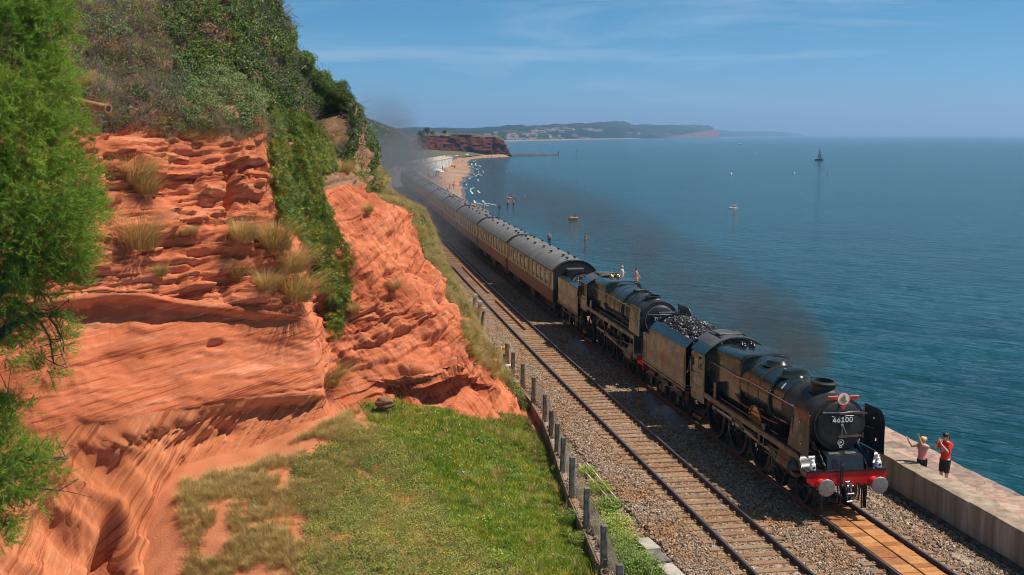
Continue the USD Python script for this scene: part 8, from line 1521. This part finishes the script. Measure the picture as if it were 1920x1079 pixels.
def soft_plume(name, path, dens, color, nscale, label, lo=.36, hi=.66, amount=1.0):
    'smoke that thins out from its axis: path of (x, y, z, radius), dens of (y, density)'
    P_ = np.array(path, float); P_ = P_[np.argsort(P_[:, 1])]; y0, y1 = P_[0, 1], P_[-1, 1]; yy = np.linspace(y0, y1, 120); T = PchipInterpolator(P_[:, 1], P_[:, [0, 2, 3]], axis=0)(yy)
    mn, mx_ = T.min(0)-.01, T.max(0)+.01; dn_ = np.interp(yy, *np.array(dens).T); dm = dn_.max(); k_ = len(SM); SM.append(1)
    N = {'g': ('geometry', {}), 's': ('separate_xyz', {}), 'f': ('map_range', {'from_min': y0, 'from_max': y1, 'clamp': True}), 'ra': ('rgb_ramp', {'ramp': [(float(t), tuple((v_-mn)/(mx_-mn))) for t, v_ in zip((yy-y0)/(y1-y0), T)]}), 'rd': ('rgb_ramp', {'ramp': [(float(t), (float(v_/dm),)*3) for t, v_ in zip((yy-y0)/(y1-y0), dn_)]}), 'c': ('separate_color', {}), 'cd': ('separate_color', {}),
         'cx': ('math', {'math_type': 'multiply_add', 'value2': mx_[0]-mn[0], 'value3': mn[0]}), 'cz': ('math', {'math_type': 'multiply_add', 'value2': mx_[1]-mn[1], 'value3': mn[1]}), 'r': ('math', {'math_type': 'multiply_add', 'value2': mx_[2]-mn[2], 'value3': mn[2]}),
         'dx': ('math', {'math_type': 'subtract'}), 'dz': ('math', {'math_type': 'subtract'}), 'dx2': ('math', {'math_type': 'multiply'}), 'dz2': ('math', {'math_type': 'multiply'}), 'r2': ('math', {'math_type': 'multiply'}), 'd2': ('math', {'math_type': 'add'}), 'q': ('math', {'math_type': 'divide'}), 'fa': ('map_range', {'range_type': 'smoothstep', 'from_min': 1.0, 'from_max': .05, 'to_min': 0.0, 'to_max': 1.0, 'clamp': True}),
         'n': ('noise_texture', {'scale': nscale, 'detail': 5.0, 'roughness': .62, 'distortion': .6}), 'nr': ('map_range', {'from_min': lo, 'from_max': hi, 'to_min': 0.0, 'to_max': dm*amount, 'clamp': True}), 'm1': ('math', {'math_type': 'multiply'}), 'm2': ('math', {'math_type': 'multiply'}), 'v': ('principled_volume', {'color': color, 'anisotropy': .2})}
    L = [('g.position', 's.vector'), ('s.y', 'f.value'), ('f.result', 'ra.fac'), ('f.result', 'rd.fac'), ('ra.color', 'c.color'), ('rd.color', 'cd.color'), ('c.r', 'cx.value1'), ('c.g', 'cz.value1'), ('c.b', 'r.value1'), ('s.x', 'dx.value1'), ('cx.value', 'dx.value2'), ('s.z', 'dz.value1'), ('cz.value', 'dz.value2'), ('dx.value', 'dx2.value1'), ('dx.value', 'dx2.value2'), ('dz.value', 'dz2.value1'), ('dz.value', 'dz2.value2'), ('dx2.value', 'd2.value1'), ('dz2.value', 'd2.value2'),
         ('r.value', 'r2.value1'), ('r.value', 'r2.value2'), ('d2.value', 'q.value1'), ('r2.value', 'q.value2'), ('q.value', 'fa.value'), ('g.position', 'n.vector'), ('n.fac', 'nr.value'), ('nr.result', 'm1.value1'), ('fa.result', 'm1.value2'), ('m1.value', 'm2.value1'), ('cd.r', 'm2.value2'), ('m2.value', 'v.density')]
    m_ = usdkit.material(stage, f'/World/Looks/{name}_{k_}', N, L, volume='v.volume')
    ii_ = np.linspace(0, 119, 60).astype(int); c = np.column_stack([T[ii_, 0], yy[ii_], T[ii_, 1]]); tag(obj(name, MB().tube(c, T[ii_, 2]*1.06, 24), m_, None, smooth=True), label, 'smoke', kind='stuff')
SM = []
soft_plume('smoke', [A_(1546, 694, 2.45, .34), A_(1532, 666, 3.6, .75), A_(1500, 640, 6.5, 1.25), A_(1450, 606, 11, 1.8), A_(1370, 566, 18, 2.1), A_(1280, 512, 27, 2.5), A_(1190, 458, 39, 2.8), A_(1100, 415, 55, 3.1), A_(1010, 380, 79, 3.5), A_(930, 354, 112, 4.0), A_(890, 338, 140, 4.3)],
    [(2.4, 1.6), (4, 1.0), (7, .55), (12, .34), (20, .24), (30, .17), (45, .12), (70, .085), (110, .05), (140, 0)], (.15, .13, .12), .42, 'dark smoke trailing back from the leading engine chimney over the sea', .38, .68, .60)
soft_plume('smoke', [A_(905, 468, 64, 1.6), A_(860, 440, 80, 3.0), A_(820, 405, 105, 4.4), A_(790, 375, 135, 5.6), A_(768, 345, 175, 7.0), A_(755, 322, 225, 8.5), A_(747, 303, 290, 10), A_(742, 288, 360, 11)],
    [(64, 0), (78, .035), (110, .050), (200, .050), (300, .035), (360, .0)], (.30, .31, .33), .14, 'grey smoke drifting low along the far carriages and the cliff foot', .30, .72, .70)
soft_plume('smoke', [A_(748, 282, 260, 7), A_(738, 262, 290, 9), A_(724, 238, 330, 12), A_(708, 212, 370, 14)], [(260, .0), (285, .022), (335, .016), (370, 0)], (.26, .26, .28), .10, 'faint smoke rising against the sky beyond the cliff', .32, .72)
plume('steam', [(-1.75, 10.6, .25, .12), (-1.95, 11.6, .32, .30), (-2.1, 13.2, .36, .40), (-2.0, 15.0, .35, .35), (-1.9, 17.0, .3, .15)], STEAM, 'thin pale steam by the wheels of the leading engine', 'steam', 4, lump=.2)
plume('steam', [(-1.85, 26.3, .25, .12), (-2.1, 27.5, .32, .30), (-2.15, 29.5, .36, .35), (-2.0, 31.5, .3, .12)], STEAM, 'thin pale steam by the wheels of the second engine', 'steam', 6, lump=.2)
